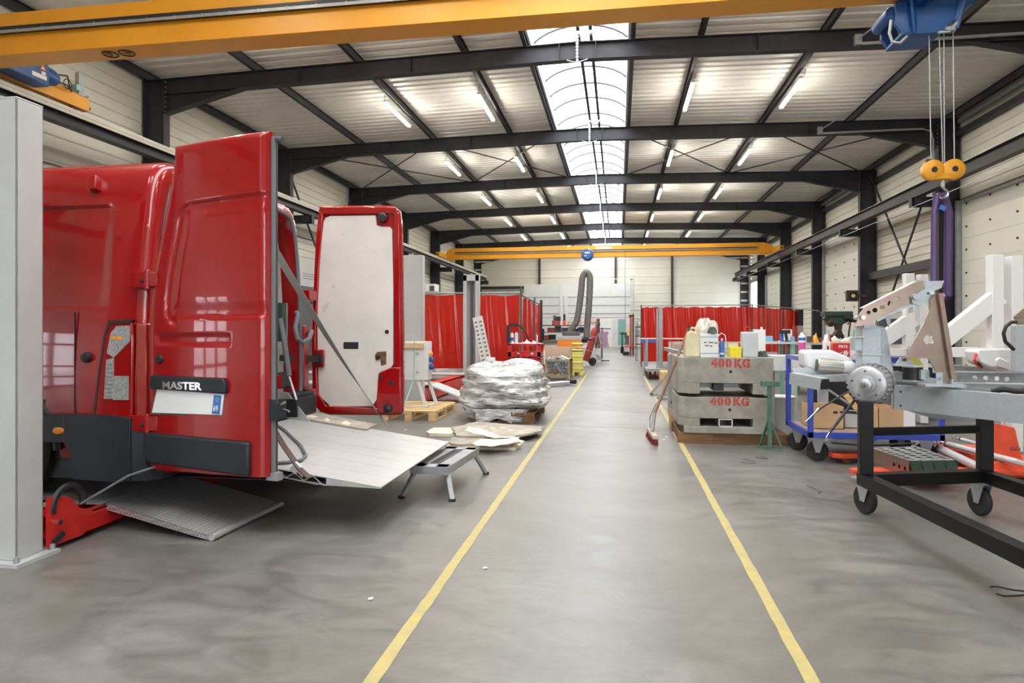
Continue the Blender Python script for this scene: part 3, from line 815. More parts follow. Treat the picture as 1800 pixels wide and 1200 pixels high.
# lighting conduit crossing under the first frames at right
for k, (y, lb) in enumerate(((14.0, 'nearest grey conduit tray fixed under the first frame at right'), (20.0, 'second grey conduit tray fixed under the frame above the hook block'))):
    mb = MB().m('grey_metal'); xe = 8.3; xs = 4.6 if k == 0 else 5.6
    z = 6.82 if k == 0 else 6.78
    mb.box(xs, xe, y - .17, y - .12, z, z + .05); 
    mb.path([(xe, y - .145, z + .02), (xe + .2, y - .145, z - .05), (xe + .26, y - .145, z - .3), (xe + .26, y - .145, 2.6)], .022, 8)
    mb.box(xs - .05, xs + .08, y - .2, y - .1, z, z + .2)
    mb.path([(xs, y - .15, z + .1), (xs + .55, y - 1.8, z + .28)], .016, 6)
    tag(obj('conduit_tray', mb), lb, 'conduit', 'grey conduits under the frames at right')
for k in range(6):
    mb = MB().m('alu'); y = FR[k] - .03
    mb.tube((XC, y - .1, RIDGE - .45), (XC, y - .1, RIDGE + .1), .018, 6)
    for q in range(8): mb.lathe([(0, -.012), (.035, -.012), (.035, .012), (0, .012)], (XC, y - .1, RIDGE - .42 + q * .07), 'z', 8)
    mb.path([(XC - .22, y - .1, RIDGE - .40), (XC, y - .1, RIDGE - .46), (XC + .22, y - .1, RIDGE - .40)], .012, 6)
    tag(obj('ridge_fitting', mb), 'pale metal fitting hanging at the ridge of the %s portal frame' % ORD[k], 'fitting', 'ridge fittings')
# ================================================================== red panel van, rear doors open
VX = -2.92; VY0, VY1 = 3.72, 5.86; VC = (VY0 + VY1) / 2
van = thing('delivery_van', 'glossy red panel van on the lift with both rear doors open', 'van', (-5.6, VC, .15))
HALF = [(1.02, .44), (1.045, .52), (1.055, .62), (1.062, .72), (1.065, .82), (1.066, .92), (1.066, 1.0), (1.064, 1.05), (1.063, 1.09), (1.062, 1.14), (1.06, 1.2), (1.057, 1.27), (1.053, 1.34), (1.050, 1.38), (1.049, 1.40), (1.047, 1.42), (1.045, 1.46),
        (1.04, 1.52), (1.033, 1.6), (1.022, 1.7), (1.01, 1.8), (.998, 1.9), (.985, 1.98), (.977, 2.03), (.973, 2.06), (.970, 2.08), (.966, 2.11), (.958, 2.16), (.945, 2.22), (.925, 2.28), (.89, 2.335), (.84, 2.37), (.76, 2.388), (.55, 2.405), (.28, 2.415), (0, 2.42)]
def smooth(a, b, x): t = max(0, min(1, (x - a) / (b - a))); return t * t * (3 - 2 * t)
def rec(x, z):                                      # pressed panels of the side wall
    d = 0
    for x0, x1, z0, z1, dp in ((-4.6, -3.22, 1.40, 2.075, .022), (-5.9, -4.75, 1.40, 2.075, .022), (-7.0, -6.05, 1.40, 2.0, .022)):
        d = max(d, dp * smooth(x0, x0 + .03, x) * (1 - smooth(x1 - .03, x1, x)) * smooth(z0, z0 + .02, z) * (1 - smooth(z1 - .015, z1, z)))
    d = max(d, .006 * (1 - smooth(.006, .012, abs(z - 1.075))) * (1 - smooth(-3.4, -3.38, x)))
    return d
def section(x, inset=0.0, zin=0.0):
    pts = []
    k = 1.0
    if x < -7.0: k = 1 - .18 * ((-7.0 - x) / 1.4) ** 2
    for sgn in (-1, 1):
        lst = HALF if sgn < 0 else HALF[::-1][1:]
        for h, z in lst:
            hh = (h - inset) * k if h > 0 else 0
            hh -= rec(x, z) if inset == 0 else 0
            zt = z - (zin * smooth(1.9, 2.3, z))
            if x < -6.9 and z > 1.1: zt = 1.1 + (zt - 1.1) * max(.12, 1 - smooth(-6.9, -8.3, x) * 0.9) if False else min(zt, 1.15 + (2.42 - 1.15) * (1 - smooth(6.9, 8.0, -x)))
            pts.append((x, VC + sgn * hh, zt))
    return pts
xs = [-8.5, -8.35, -8.1, -7.8, -7.5, -7.2, -6.9, -6.5] + [-6.04, -6.0, -5.9, -5.88, -5.4, -4.78, -4.74, -4.6, -4.58]
x = -4.4
while x < -3.05: xs.append(round(x, 3)); x += .035
xs += [-3.06, -3.03, -3.00, -2.985]
mb = MB().m('van_red')
rows = [section(x) for x in xs] + [section(-2.965, .006, .006), section(-2.945, .014, .013), section(-2.93, .026, .024), section(VX, .045, .04), section(VX, .11, .10), section(-2.96, .125, .115), section(-3.06, .13, .12)]
nn = len(rows[0]); vs = [p for r in rows for p in r]
wheel_c = (-3.98, -7.25)
fs = []
for i in range(len(rows) - 1):
    for j in range(nn - 1):
        a = vs[i * nn + j]; b = vs[(i + 1) * nn + j]; zc = (a[2] + vs[i * nn + j + 1][2]) / 2; xc = (a[0] + b[0]) / 2
        if zc < 1.0 and i < len(xs) and any((xc - wc) ** 2 + (zc - .50) ** 2 < .43 ** 2 for wc in wheel_c): continue
        fs.append((i * nn + j, i * nn + j + 1, (i + 1) * nn + j + 1, (i + 1) * nn + j))
mb.add(vs, fs)
front = section(-8.5); mb.add(front, [tuple(range(len(front)))])
body = obj('body', mb, None, van, smooth=38)
# load bay lining and sill
mb = MB().m('van_inner')
rows = [section(-3.06, .131, .121), section(-3.3, .15, .14), section(-6.4, .15, .14)]
vs = [p for r in rows for p in r]; mb.add(vs, [(i * nn + j, (i + 1) * nn + j, (i + 1) * nn + j + 1, i * nn + j + 1) for i in range(2) for j in range(nn - 1)])
mb.add(rows[2], [tuple(range(nn))])
obj('load_bay_lining', mb, None, van, smooth=38, label='pale load bay lining')
mb = MB().m('dark_grey'); mb.box(-6.4, VX - .02, VY0 + .14, VY1 - .14, .50, .55); mb.m('van_trim').box(-8.2, VX - .03, VY0 + .1, VY1 - .1, .30, .50)
obj('chassis', mb, None, van, label='dark underbody')
# rear seal around the opening
mb = MB().m('cable'); pr = section(VX + .012, .10, .09); mb.path([p for p in pr if p[2] > .55], .018, 6)
obj('opening_seal', mb, None, van, label='grey rubber seal')
# wheels
for wx in wheel_c:
    for wy, e in ((VY0 + .03, -1), (VY1 - .25, 1)):
        mb = MB().m('rubber'); mb.lathe([(.2, 0), (.31, .01), (.335, .03), (.335, .19), (.31, .21), (.2, .22)], (wx, wy, .175 + .335), 'y', 32)
        wl = obj('wheel', mb, None, van)
        mb = MB().m('grey_metal'); yy = wy + (.05 if e < 0 else .17); mb.lathe([(0, -.02), (.07, -.02), (.09, .0), (.19, .01), (.205, -.03), (.205, .03), (0, .03)], (wx, yy, .175 + .335), 'y', 28)
        obj('wheel_rim', mb, None, wl)
        mb = MB().m('black'); mb.path([(wx + .43 * math.cos(a * math.pi / 12), VY0 + .02 if e < 0 else VY1 - .02, .50 + .43 * math.sin(a * math.pi / 12)) for a in range(13)], .03, 6); obj('wheel_arch', mb, None, van)
# bumper corner
mb = MB().m('van_trim')
YN = VY0 - .02
mb.prism([(-3.60, .73), (-3.20, .735), (-3.12, .735), (-2.98, .72), (-2.98, .34), (-3.05, .32), (-3.38, .33), (-3.40, .5), (-3.45, .56), (-3.60, .56)], YN - .03, YN + .06, 'y')
mb.prism([(-3.05, YN - .03), (-2.90, YN + .0), (-2.85, YN + .08), (-2.85, YN + .30), (-3.05, YN + .30)], .33, .70, 'z')
mb.prism([(-2.98, .70), (-2.86, .70), (-2.83, .64), (-2.80, .42), (-2.84, .33), (-2.98, .33)], YN + .05, YN + .34, 'y')
mb.m('dark_grey').box(-3.445, -3.44, YN - .034, YN - .02, .57, .73)
bump = obj('bumper_corner', mb, None, van, bevel=.02, smooth=50)
mb = MB().m('van_trim'); mb.box(-2.97, -2.83, VY1 - .32, VY1 + .02, .34, .70); obj('bumper_corner', mb, None, van, bevel=.02, smooth=50)
mb = MB().m('van_trim'); mb.box(-2.96, -2.86, VY0 + .25, VY1 - .25, .34, .46); obj('rear_step', mb, None, van, bevel=.01)
p = AY(103, 757, YN - .03); mb = MB().m('lens_amber'); mb.lathe([(0, .0), (.028, .0), (.022, .012), (0, .014)], (0, 0, 0), 'y', 20); mb.v = [Vector((v.x * 1.6 + p.x, -v.y + YN - .028, v.z * .85 + p.z)) for v in mb.v]
obj('side_marker', mb, None, bump, label='amber side marker')
mb = MB().m('lens_red'); q = AY(222, 827, YN); mb.cbox((-2.83, VY0 + .12, .40), .03, .12, .07); obj('reflector', mb, None, bump, label='red corner reflector')
# tail lamp wraps the corner
def SX(u, v): return AY(u, v, VY0)
def lamp_poly(pts, y0, y1, m_, mb): mb.m(m_); mb.prism([(SX(u, v).x, SX(u, v).z) for u, v in pts], y0, y1, 'y')
yl = VY0 - .02
mb = MB(); lamp_poly([(163, 735), (176, 650), (186, 590), (196, 567), (236, 566), (238, 600), (236, 737)], yl, yl + .08, 'lens_red', mb)
mb.m('lens_red').prism([(-2.97, yl), (-2.905, yl + .03), (-2.905, yl + .10), (-2.97, yl + .10)], .72, 1.31, 'z')
tl = obj('tail_lamp', mb, None, van, bevel=.012, smooth=50)
mb = MB(); lamp_poly([(193, 620), (200, 585), (210, 573), (233, 572), (233, 600), (205, 628)], yl - .006, yl + .01, 'lens_clear', mb)
lamp_poly([(188, 700), (192, 632), (205, 628), (204, 700)], yl - .006, yl + .01, 'lens_clear', mb)
lamp_poly([(204, 660), (231, 660), (231, 702), (204, 702)], yl - .006, yl + .01, 'lens_clear', mb)
for u, v in ((206, 593), (216, 594)): mb.m('lens_amber').cbox((SX(u, v).x, yl - .008, SX(u, v).z), .03, .004, .02)
for k in range(9): mb.m('dark_grey').cbox((SX(197, 640 + k * 7).x, yl - .008, SX(197, 640 + k * 7).z), .045, .003, .003)
obj('lamp_lens', mb, None, tl, label='clear lamp lenses')
mb = MB(); lamp_poly([(168, 737), (178, 650), (187, 590), (196, 563), (238, 562), (236, 568), (198, 569), (190, 592), (181, 650), (171, 737)], yl - .004, yl + .02, 'black', mb); obj('lamp_gasket', mb, None, tl)
mb = MB().m('lens_red'); mb.box(-2.97, -2.885, VY1 - .08, VY1 + .02, .72, 1.31); obj('tail_lamp', mb, None, van, bevel=.012)
# side details
p = SX(145, 318); mb = MB().m('lens_red'); mb.T = Matrix.Translation((p.x, VY0 + .105, p.z)) @ Matrix.Rotation(R(-10), 4, 'Y') @ Matrix.Rotation(R(-14), 4, 'X'); mb.box(-.026, .03, -.035, .03, -.048, .048); mb.m('chrome').box(-.034, -.026, -.025, .03, -.048, .048)
obj('roof_marker', mb, None, van, bevel=.01, label='red clearance lamp')
p = SX(153, 628); mb = MB().m('black'); mb.lathe([(.034, 0), (.034, -.01), (.026, -.03), (.012, -.035), (0, -.035)], (p.x, VY0 + .005, p.z), 'y', 20); obj('rubber_stop', mb, None, van)
for v in (492, 742):
    p = SX(240, v) if v < 600 else SX(238, v)
    mb = MB().m('van_red'); mb.box(-3.00, -2.86, VY0 - .035, VY0 + .03, p.z - .05, p.z + .05); mb.tube((-2.875, VY0 - .03, p.z - .06), (-2.875, VY0 - .03, p.z + .06), .018, 10)
    mb.box(-2.89, -2.80, VY0 - .045, VY0 - .02, p.z - .045, p.z + .045); mb.m('black').tube((-2.91, VY0 - .045, p.z - .01), (-2.91, VY0 - .03, p.z - .01), .012, 8)
    obj('hinge', mb, None, van, bevel=.006)
# black body seams
mb = MB().m('black')
for u in (131,): x = SX(u, 640).x; mb.box(x - .002, x + .002, VY0 - .0005, VY0 + .01, .74, 1.38)
obj('seam', mb, None, van)

# ---- near rear door, outer skin towards the camera
HP = Vector((-2.90, 3.735, 0)); FP = Vector((-2.015, 3.60, 0)); DL = (FP - HP).length
DD = (FP - HP).normalized(); DN = Vector((DD.y, -DD.x, 0))          # outward = towards the camera
def plane_hit(u, v, P0, Nn):
    r = Vector(_ray(u, v)); o = Vector((0, 0, CAM_H)); k = (P0 - o).dot(Nn) / r.dot(Nn); return o + r * k
def DS(u, v, o=0.0):
    p = plane_hit(u, v, HP + DN * o, DN); return ((p - HP).dot(DD), p.z)
def dp(s_, z, out=0.0): return HP + DD * s_ + DN * out + Vector((0, 0, z))
def edgeL(z): return .20 * smooth(1.25, 2.45, z) ** 1.1 + .02
def edgeT(s_): return 2.395 + .035 * smooth(.1, .9, s_)
door = van
def drec(s_, z):
    d = 0
    l = .155 + .11 * smooth(1.4, 2.1, z)
    # rounded window panel with a crisp pressed edge, open towards the free side
    zt = 2.02 + .06 * s_; zl = 1.335; rr_ = .10
    dx = max(0, l + rr_ - s_); dz = max(0, z - (zt - rr_), (zl + rr_ * .5) - z)
    e = rr_ - math.hypot(dx, dz) if dx > 0 and dz > 0 else min(s_ - l, zt - z, z - zl)
    d = max(d, .016 * smooth(0, .018, e) - .009 * smooth(.03, .12, e))
    l2 = .085; e2 = min(s_ - l2, .66 - s_, z - 1.17, 1.25 - z)
    d = max(d, .014 * smooth(0, .02, e2))
    d = max(d, .007 * smooth(.86, .875, s_))
    return d
NU, NV = 96, 190
def fn(u, v):
    zb = .41; s_ = u; 
    z = zb + (edgeT(u * DL) - zb) * v
    L_ = edgeL(z); ss = L_ + (DL - L_) * u
    z = zb + (edgeT(ss) - zb) * v
    e = min(ss - L_, DL - ss, edgeT(ss) - z)
    out = .035 * (1 - (1 - min(1, e / .05)) ** 2) ** .5 + .012 * math.sin(math.pi * u)
    return dp(ss, z, out - drec(ss, z))
mb = MB().m('van_red'); mb.grid(fn, NU, NV)
back = [dp(edgeL(z), z, -.03) for z in [.41 + k * (edgeT(.2) - .41) / 14 for k in range(15)]]
# inner skin closes the leaf
def fb(u, v):
    zb = .41; z = zb + (edgeT(u * DL) - zb) * v; L_ = edgeL(z); ss = L_ + (DL - L_) * u; z = zb + (edgeT(ss) - zb) * v
    return dp(ss, z, -.03)
mb.grid(fb, 12, 14)
for fu in (0, 1): mb.grid(lambda u, v: (fn(fu, v) if u == 0 else fb(fu, v)), 1, 190)
for fv in (0, 1): mb.grid(lambda u, v: (fn(u, fv) if v == 0 else fb(u, fv)), 96, 1)
rd = obj('rear_door', mb, None, van, smooth=45, label='red rear door leaf showing its outer side')
# seal on the free edge
mb = MB().m('cable'); mb.path([dp(DL + .005, z, -.03) for z in [.42 + k * .2 for k in range(10)] + [2.36, 2.40]], .016, 6); mb.m('rubber')
mb.path([dp(DL - .01, z, -.05) for z in [.42 + k * .2 for k in range(10)] + [2.38]], .026, 6)
obj('door_seal', mb, None, rd)
# bottom moulding
def dbox(mb, s0, s1, z0, z1, o0, o1):
    vs = [dp(s_, z, o_) for z in (z0, z1) for o_ in (o0, o1) for s_ in (s0, s1)]
    return mb.add(vs, [(0, 2, 3, 1), (4, 5, 7, 6), (0, 1, 5, 4), (2, 6, 7, 3), (0, 4, 6, 2), (1, 3, 7, 5)])
def dpoly(mb, px, o0, o1):
    pts = [DS(u, v, o1) for u, v in px]; n = len(pts)
    vs = [dp(a, b, o0) for a, b in pts] + [dp(a, b, o1) for a, b in pts]
    return mb.add(vs, [(i, (i + 1) % n, n + (i + 1) % n, n + i) for i in range(n)] + [tuple(range(n)), tuple(range(2 * n - 1, n - 1, -1))])
mb = MB().m('van_trim'); dpoly(mb, [(248, 762), (262, 761), (434, 777), (436, 781), (436, 836), (433, 838), (262, 815), (250, 805)], .01, .068)
obj('door_moulding', mb, None, rd, bevel=.015, smooth=50, label='black lower door moulding')
# number plate lamp bar with lettering
mb = MB().m('van_trim'); dpoly(mb, [(262, 662), (266, 660), (390, 665), (395, 672), (396, 692), (262, 683)], .03, .072)
hb_ = obj('handle_trim', mb, None, rd, bevel=.008, smooth=50)
a = DS(285, 677, .074); b = DS(354, 680, .074)
mb = text_mb('MASTER', .062, frame_T(dp((a[0] + b[0]) / 2, (a[1] + b[1]) / 2, .075), DD, (0, 0, 1)), .006, squash=(b[0] - a[0]) / .26, bold=.0018)
w_ = max((v - HP).dot(DD) for v in mb.v) - min((v - HP).dot(DD) for v in mb.v)
mb = text_mb('MASTER', .062, frame_T(dp((a[0] + b[0]) / 2, (a[1] + b[1]) / 2, .074), DD, (0, 0, 1)), .006, squash=(b[0] - a[0]) / .26 * (b[0] - a[0]) / w_, bold=.0018)
obj('lettering', mb, 'chrome', hb_, label='chrome raised lettering')
# number plate: blank, with its blue strip
mb = MB().m('white_gloss'); dpoly(mb, [(276, 684), (394, 693), (389, 729), (267, 725)], .045, .052)
pl = obj('number_plate', mb, None, rd, label='pale blank number plate with blue end strip')
mb = MB().m('dark_grey'); dpoly(mb, [(274, 682), (396, 691), (391, 732), (265, 728)], .040, .046); obj('plate_holder', mb, None, pl)
mb = MB().m('blue_bottle'); dpoly(mb, [(376, 694), (389, 695), (386, 728), (372, 727)], .052, .0535); obj('plate_strip', mb, None, pl)
a = DS(379, 718, .054); mb = text_mb('69', .046, frame_T(dp(a[0], a[1], .055), DD, (0, 0, 1)), .002, squash=.8, bold=.001); obj('lettering', mb, 'text_white', pl)
a = DS(382, 702, .054); mb = MB().m('text_white'); 
for k in range(10): mb.add([dp(a[0] + .011 * math.cos(q) , a[1] + .013 * math.sin(q), .0546) for q in (k * .628, k * .628 + .3)] + [dp(a[0] + .006 * math.cos(k * .628 + .15), a[1] + .008 * math.sin(k * .628 + .15), .0546)], [(0, 1, 2)])
obj('emblem', mb, None, pl)
a = DS(283, 631, .03); mb = MB().m('black'); mb.T = frame_T(dp(a[0], a[1], .03), DD, (0, 0, 1)); mb.lathe([(.03, 0), (.03, .012), (.022, .024), (0, .028)], (0, 0, 0), 'z', 20); obj('rubber_stop', mb, None, rd)
mb = MB().m('van_trim'); dbox(mb, DL - .03, DL + .05, .90 - .16, .90 - .04, -.09, .0); mb.m('chrome'); mb.tube(dp(DL + .05, .80, -.05), dp(DL + .1, .79, -.05), .008, 6); mb.tube(dp(DL + .05, .83, -.03), dp(DL + .09, .85, -.03), .008, 6); obj('door_latch', mb, None, rd)
mb = MB().m('dark_grey'); mb.tube(dp(DL - .05, 2.40, -.04), dp(DL + .06, 2.385, -.04), .018, 8); obj('top_catch', mb, None, rd)
mb = MB().m('grey_metal'); dbox(mb, DL - .03, DL + .05, .385, .43, -.06, -.01); obj('bottom_catch', mb, None, rd)
p0 = DS(470, 650); mb = MB().m('lens_red'); dbox(mb, DL - .02, DL + .012, .92, 1.0, -.1, -.04); obj('side_reflector', mb, None, rd)

# ---- far rear door, inner side towards the camera
HQ = Vector((-2.90, 6.02, 0)); FQ = Vector((-2.03, 6.05, 0)); EL = (FQ - HQ).length; ED = (FQ - HQ).normalized(); EN = Vector((ED.y, -ED.x, 0))
def ES(u, v): p = plane_hit(u, v, HQ, EN); return ((p - HQ).dot(ED), p.z)
def ep(s_, z, o_=0.0): return HQ + ED * s_ + EN * o_ + Vector((0, 0, z))
def epoly(mb, px, o0, o1):
    pts = [ES(u, v) for u, v in px]; n = len(pts)
    vs = [ep(a, b, o0) for a, b in pts] + [ep(a, b, o1) for a, b in pts]
    return mb.add(vs, [(i, (i + 1) % n, n + (i + 1) % n, n + i) for i in range(n)] + [tuple(range(n)), tuple(range(2 * n - 1, n - 1, -1))])
OUT = [(560, 368), (566, 361), (690, 361), (703, 370), (706, 400), (708, 560), (709, 722), (704, 730), (580, 729), (562, 724), (551, 710), (548, 690), (548, 600), (549, 560), (551, 500), (556, 420)]
mb = MB().m('van_red'); epoly(mb, OUT, -.06, 0.0)
fd = obj('rear_door', mb, None, van, bevel=.012, smooth=50, label='red rear door leaf showing its lined inner side')
# raised rim and latch column
mb = MB().m('van_red')
epoly(mb, [(692, 372), (703, 374), (707, 724), (695, 724)], 0, .025); epoly(mb, [(562, 364), (698, 364), (700, 376), (566, 378)], 0, .03)
epoly(mb, [(562, 372), (570, 376), (563, 470), (557, 600), (561, 690), (575, 712), (690, 718), (700, 727), (578, 727), (562, 720), (552, 706), (549, 600), (556, 430)], 0, .03)
epoly(mb, [(668, 655), (690, 645), (706, 645), (707, 724), (667, 724), (664, 705)], .005, .05)
epoly(mb, [(556, 614), (573, 614), (573, 645), (556, 645)], .02, .06)
obj('door_rim', mb, None, fd, bevel=.01, smooth=50)
mb = MB().m('ply_white'); epoly(mb, [(570, 390), (574, 383), (582, 380), (661, 379), (663, 396), (672, 399), (686, 399), (690, 404), (692, 500), (692, 640), (687, 647), (670, 653), (665, 664), (664, 700), (655, 713), (583, 714), (571, 703), (562, 695), (560, 640), (559, 560), (563, 460)], .004, .016)
pn = obj('lining_panel', mb, None, fd, smooth=0, label='scuffed white lining panel')
def decal(px, m_, o_=.0165, par=None, nm='recess'):
    q = MB().m(m_); epoly(q, px, o_, o_ + .001); return obj(nm, q, None, par or pn, smooth=0)
decal([(605, 601), (631, 601), (631, 613), (605, 613)], 'black')
decal([(660, 624), (664, 618), (680, 617), (680, 640), (671, 643), (669, 630), (661, 634)], 'wood_dark')
q = MB().m('black'); a = ES(681, 583); q.T = frame_T(ep(a[0], a[1], .016), ED, (0, 0, 1)); q.lathe([(.02, 0), (.02, .004), (0, .004)], (0, 0, 0), 'z', 16); a = ES(666, 628); q.T = frame_T(ep(a[0], a[1], .018), ED, (0, 0, 1)); q.lathe([(.02, 0), (.02, .02), (0, .02)], (0, 0, 0), 'z', 12)
obj('recess_hole', q, None, pn)
# scuffs on the lining
for px in ([(567, 540), (577, 532), (582, 531), (574, 546), (568, 551)], [(582, 503), (590, 502), (591, 506), (587, 507)], [(640, 430), (662, 443), (662, 444), (640, 431)], [(600, 410), (606, 411), (604, 415)]): decal(px, 'dust', .0163, None, 'scuff')
mb = MB().m('black'); a = ES(674, 383); mb.T = frame_T(ep(a[0], a[1], .02), ED, (0, 0, 1)); mb.lathe([(.045, 0), (.045, .02), (.03, .035), (0, .035)], (0, 0, 0), 'z', 20)
a = ES(685, 716); mb.T = frame_T(ep(a[0], a[1], .05), ED, (0, 0, 1)); mb.lathe([(.045, 0), (.04, .03), (0, .04)], (0, 0, 0), 'z', 16)
obj('door_catch', mb, None, fd)
mb = MB().m('black'); a = ES(690, 672); mb.T = frame_T(ep(a[0], a[1], .05), ED, (0, 0, 1)); mb.lathe([(.025, 0), (.025, .004), (0, .004)], (0, 0, 0), 'z', 14); a = ES(672, 662); mb.T = frame_T(ep(a[0], a[1], .05), ED, (0, 0, 1)); mb.lathe([(.016, 0), (.016, .006), (0, .006)], (0, 0, 0), 'z', 14)
obj('rim_hole', mb, None, fd)
a = ES(566, 630); 
mb = MB().m('black'); mb.bar(ep(a[0] + .02, a[1], .065), AX(492, 629, -3.05), .02, .055); mb.cbox(ep(a[0], a[1], .075), .07, .04, .09); obj('door_check_arm', mb, None, fd)
for v in (520, 690):
    a = ES(546, v); mb = MB().m('van_red'); mb.box(-2.97, -2.86, VY1 - .02, 6.02, a[1] - .05, a[1] + .05); obj('hinge', mb, None, van, bevel=.008)

# ---- things seen in the opening
mb = MB().m('cabin_grey'); a = AX(462, 541, -3.25); b = AX(487, 728, -3.25)
p0 = AX(455, 541, -3.3); p1 = AX(484, 541, -3.3)
mb.box(-3.45, -3.28, p0.y, p1.y, .56, p0.z); mb.m('dark_grey')
for zc in (AX(470, 548, -3.28).z, AX(470, 610, -3.28).z):
    for k in range(3): mb.box(-3.28, -3.276, p1.y - .12 + k * .035, p1.y - .10 + k * .035, zc - .06, zc)
    mb.m('grey_metal').box(-3.28, -3.275, p1.y - .16, p1.y - .01, zc - .07, zc - .066).m('dark_grey')
cab = obj('lift_control_cabinet', mb, None, van, bevel=.005, label='dark grey cabinet inside the load bay')
mb = MB().m('dark_green'); a = AX(489, 532, -3.0); b = AX(496, 600, -3.0); mb.box(-3.02, -2.96, a.y, b.y, b.z, a.z); mb.m('alu'); c = AX(500, 600, -2.98); mb.box(-3.0, -2.95, b.y, c.y, b.z - .1, a.z - .0); obj('switch_panel', mb, None, van)
mb = MB().m('cable'); mb.path([AX(492, 560, -2.95), AX(500, 600, -2.9), AX(508, 660, -2.85)], .024, 8); mb.m('alu'); mb.tube(AX(508, 660, -2.85), AX(521, 702, -2.75), .010, 8); obj('gas_strut', mb, None, van)
mb = MB().m('cable'); mb.path([AX(521, 549, -2.9), AX(524, 553, -2.87), AX(519, 575, -2.86), AX(523, 595, -2.84), AX(532, 602, -2.82), AX(543, 596, -2.84), AX(548, 582, -2.87)], .022, 8); obj('cable_loop', mb, None, van)
mb = MB().m('black'); a = AX(483, 655, -2.99); b = AX(501, 680, -2.99); mb.box(-3.0, -2.93, a.y, b.y, b.z, a.z); obj('tail_lift_vent', mb, None, van, bevel=.01)
mb = MB().m('van_trim'); a = AX(513, 694, -2.85); b = AX(545, 722, -2.85); mb.box(-2.9, -2.78, VY1 - .42, VY1 - .04, .50, .66); obj('lift_bracket', mb, None, van, bevel=.01)

# ---- aluminium lift platform
PX0, PX1, PYa, PYb = -2.86, -1.45, 3.92, 5.60
def pz(x): return .295 + (PX1 - x) * .135
pt = thing('tail_lift_platform', 'aluminium tail lift platform folded down behind the red van', 'platform', ((PX0 + PX1) / 2, 4.75, .28))
mb = MB().m(mat('deck_alu', (0.52, 0.51, 0.50), 0.48, 0.35, 0.06, 2))
mb.add([(PX0, PYa, pz(PX0)), (PX1, PYa, pz(PX1)), (PX1, PYb, pz(PX1)), (PX0, PYb, pz(PX0)), (PX0, PYa, pz(PX0) - .006), (PX1, PYa, pz(PX1) - .006), (PX1, PYb, pz(PX1) - .006), (PX0, PYb, pz(PX0) - .006)],
       [(0, 1, 2, 3), (7, 6, 5, 4), (0, 4, 5, 1), (1, 5, 6, 2), (2, 6, 7, 3), (3, 7, 4, 0)])
k = 0
for yy in [PYa + .24 * q for q in range(1, 7)]: mb.bar((PX0, yy, pz(PX0) + .0002), (PX1, yy, pz(PX1) + .0002), .003, .001)
obj('deck', mb, None, pt, smooth=0)
xs1 = PX1 - .36
mb = MB().m('alu'); mb.add([(PX0, PYa, pz(PX0) - .05), (xs1, PYa, pz(xs1) - .05), (PX1, PYa, pz(PX1) - .01), (PX1, PYb, pz(PX1) - .01), (xs1, PYb, pz(xs1) - .05), (PX0, PYb, pz(PX0) - .05)], [(0, 1, 4, 5), (1, 2, 3, 4)])
for yy in (PYa + .002, PYb - .002):
    x = PX0; up_ = False
    while x < xs1 - .06:
        a = (x, yy, pz(x) - (.047 if up_ else .006)); b = (x + .06, yy, pz(x + .06) - (.006 if up_ else .047)); mb.bar(a, b, .005, .006, (0, 1, 0)); x += .06; up_ = not up_
    mb.bar((PX0, yy, pz(PX0) - .05), (xs1, yy, pz(xs1) - .05), .006, .006)
mb.add([(xs1, PYa + .001, pz(xs1)), (xs1, PYa + .001, pz(xs1) - .05), (PX1, PYa + .001, pz(PX1) - .01), (PX1, PYa + .001, pz(PX1))], [(0, 1, 2, 3)])
mb.m('black').box(PX0 + .01, xs1, PYa + .03, PYb - .03, pz(xs1) - .04, pz(xs1) - .035)
obj('core', mb, None, pt, smooth=0, label='open truss edge of the platform')
mb = MB().m('van_trim'); mb.bar((-2.95, PYa + .2, .35), (-2.2, PYa + .2, .30), .06, .08); mb.bar((-2.95, PYb - .2, .35), (-2.2, PYb - .2, .30), .06, .08); obj('lift_arm', mb, None, van)
# tapered side plate, straps, plywood offcut and cable
def onp(u, v, h=0.0):
    z = .4
    for _ in range(12): p = FL(u, v, z); z = pz(p.x) + h
    return FL(u, v, z)
a = AX(478, 716, -2.8)
mb = MB().m('alu'); pA, pB, pC, pD = AY(484, 722, 5.45), AY(545, 725, 5.45), AY(506, 690, 5.45), AY(492, 687, 5.45)
mb.prism([(pA.x, pz(pA.x)), (pB.x, pz(pB.x)), (pC.x, pC.z), (pD.x, pD.z)], 5.45, 5.46, 'y'); obj('side_plate', mb, None, pt, smooth=0)
p0 = AX(472, 420, -3.02); p1 = FL(682, 750, .335)
mb = MB().m('strap_grey'); pts = []
for k in range(13): t = k / 12; pts.append(p0.lerp(p1, t) + Vector((0, 0, -.05 * math.sin(math.pi * t))))
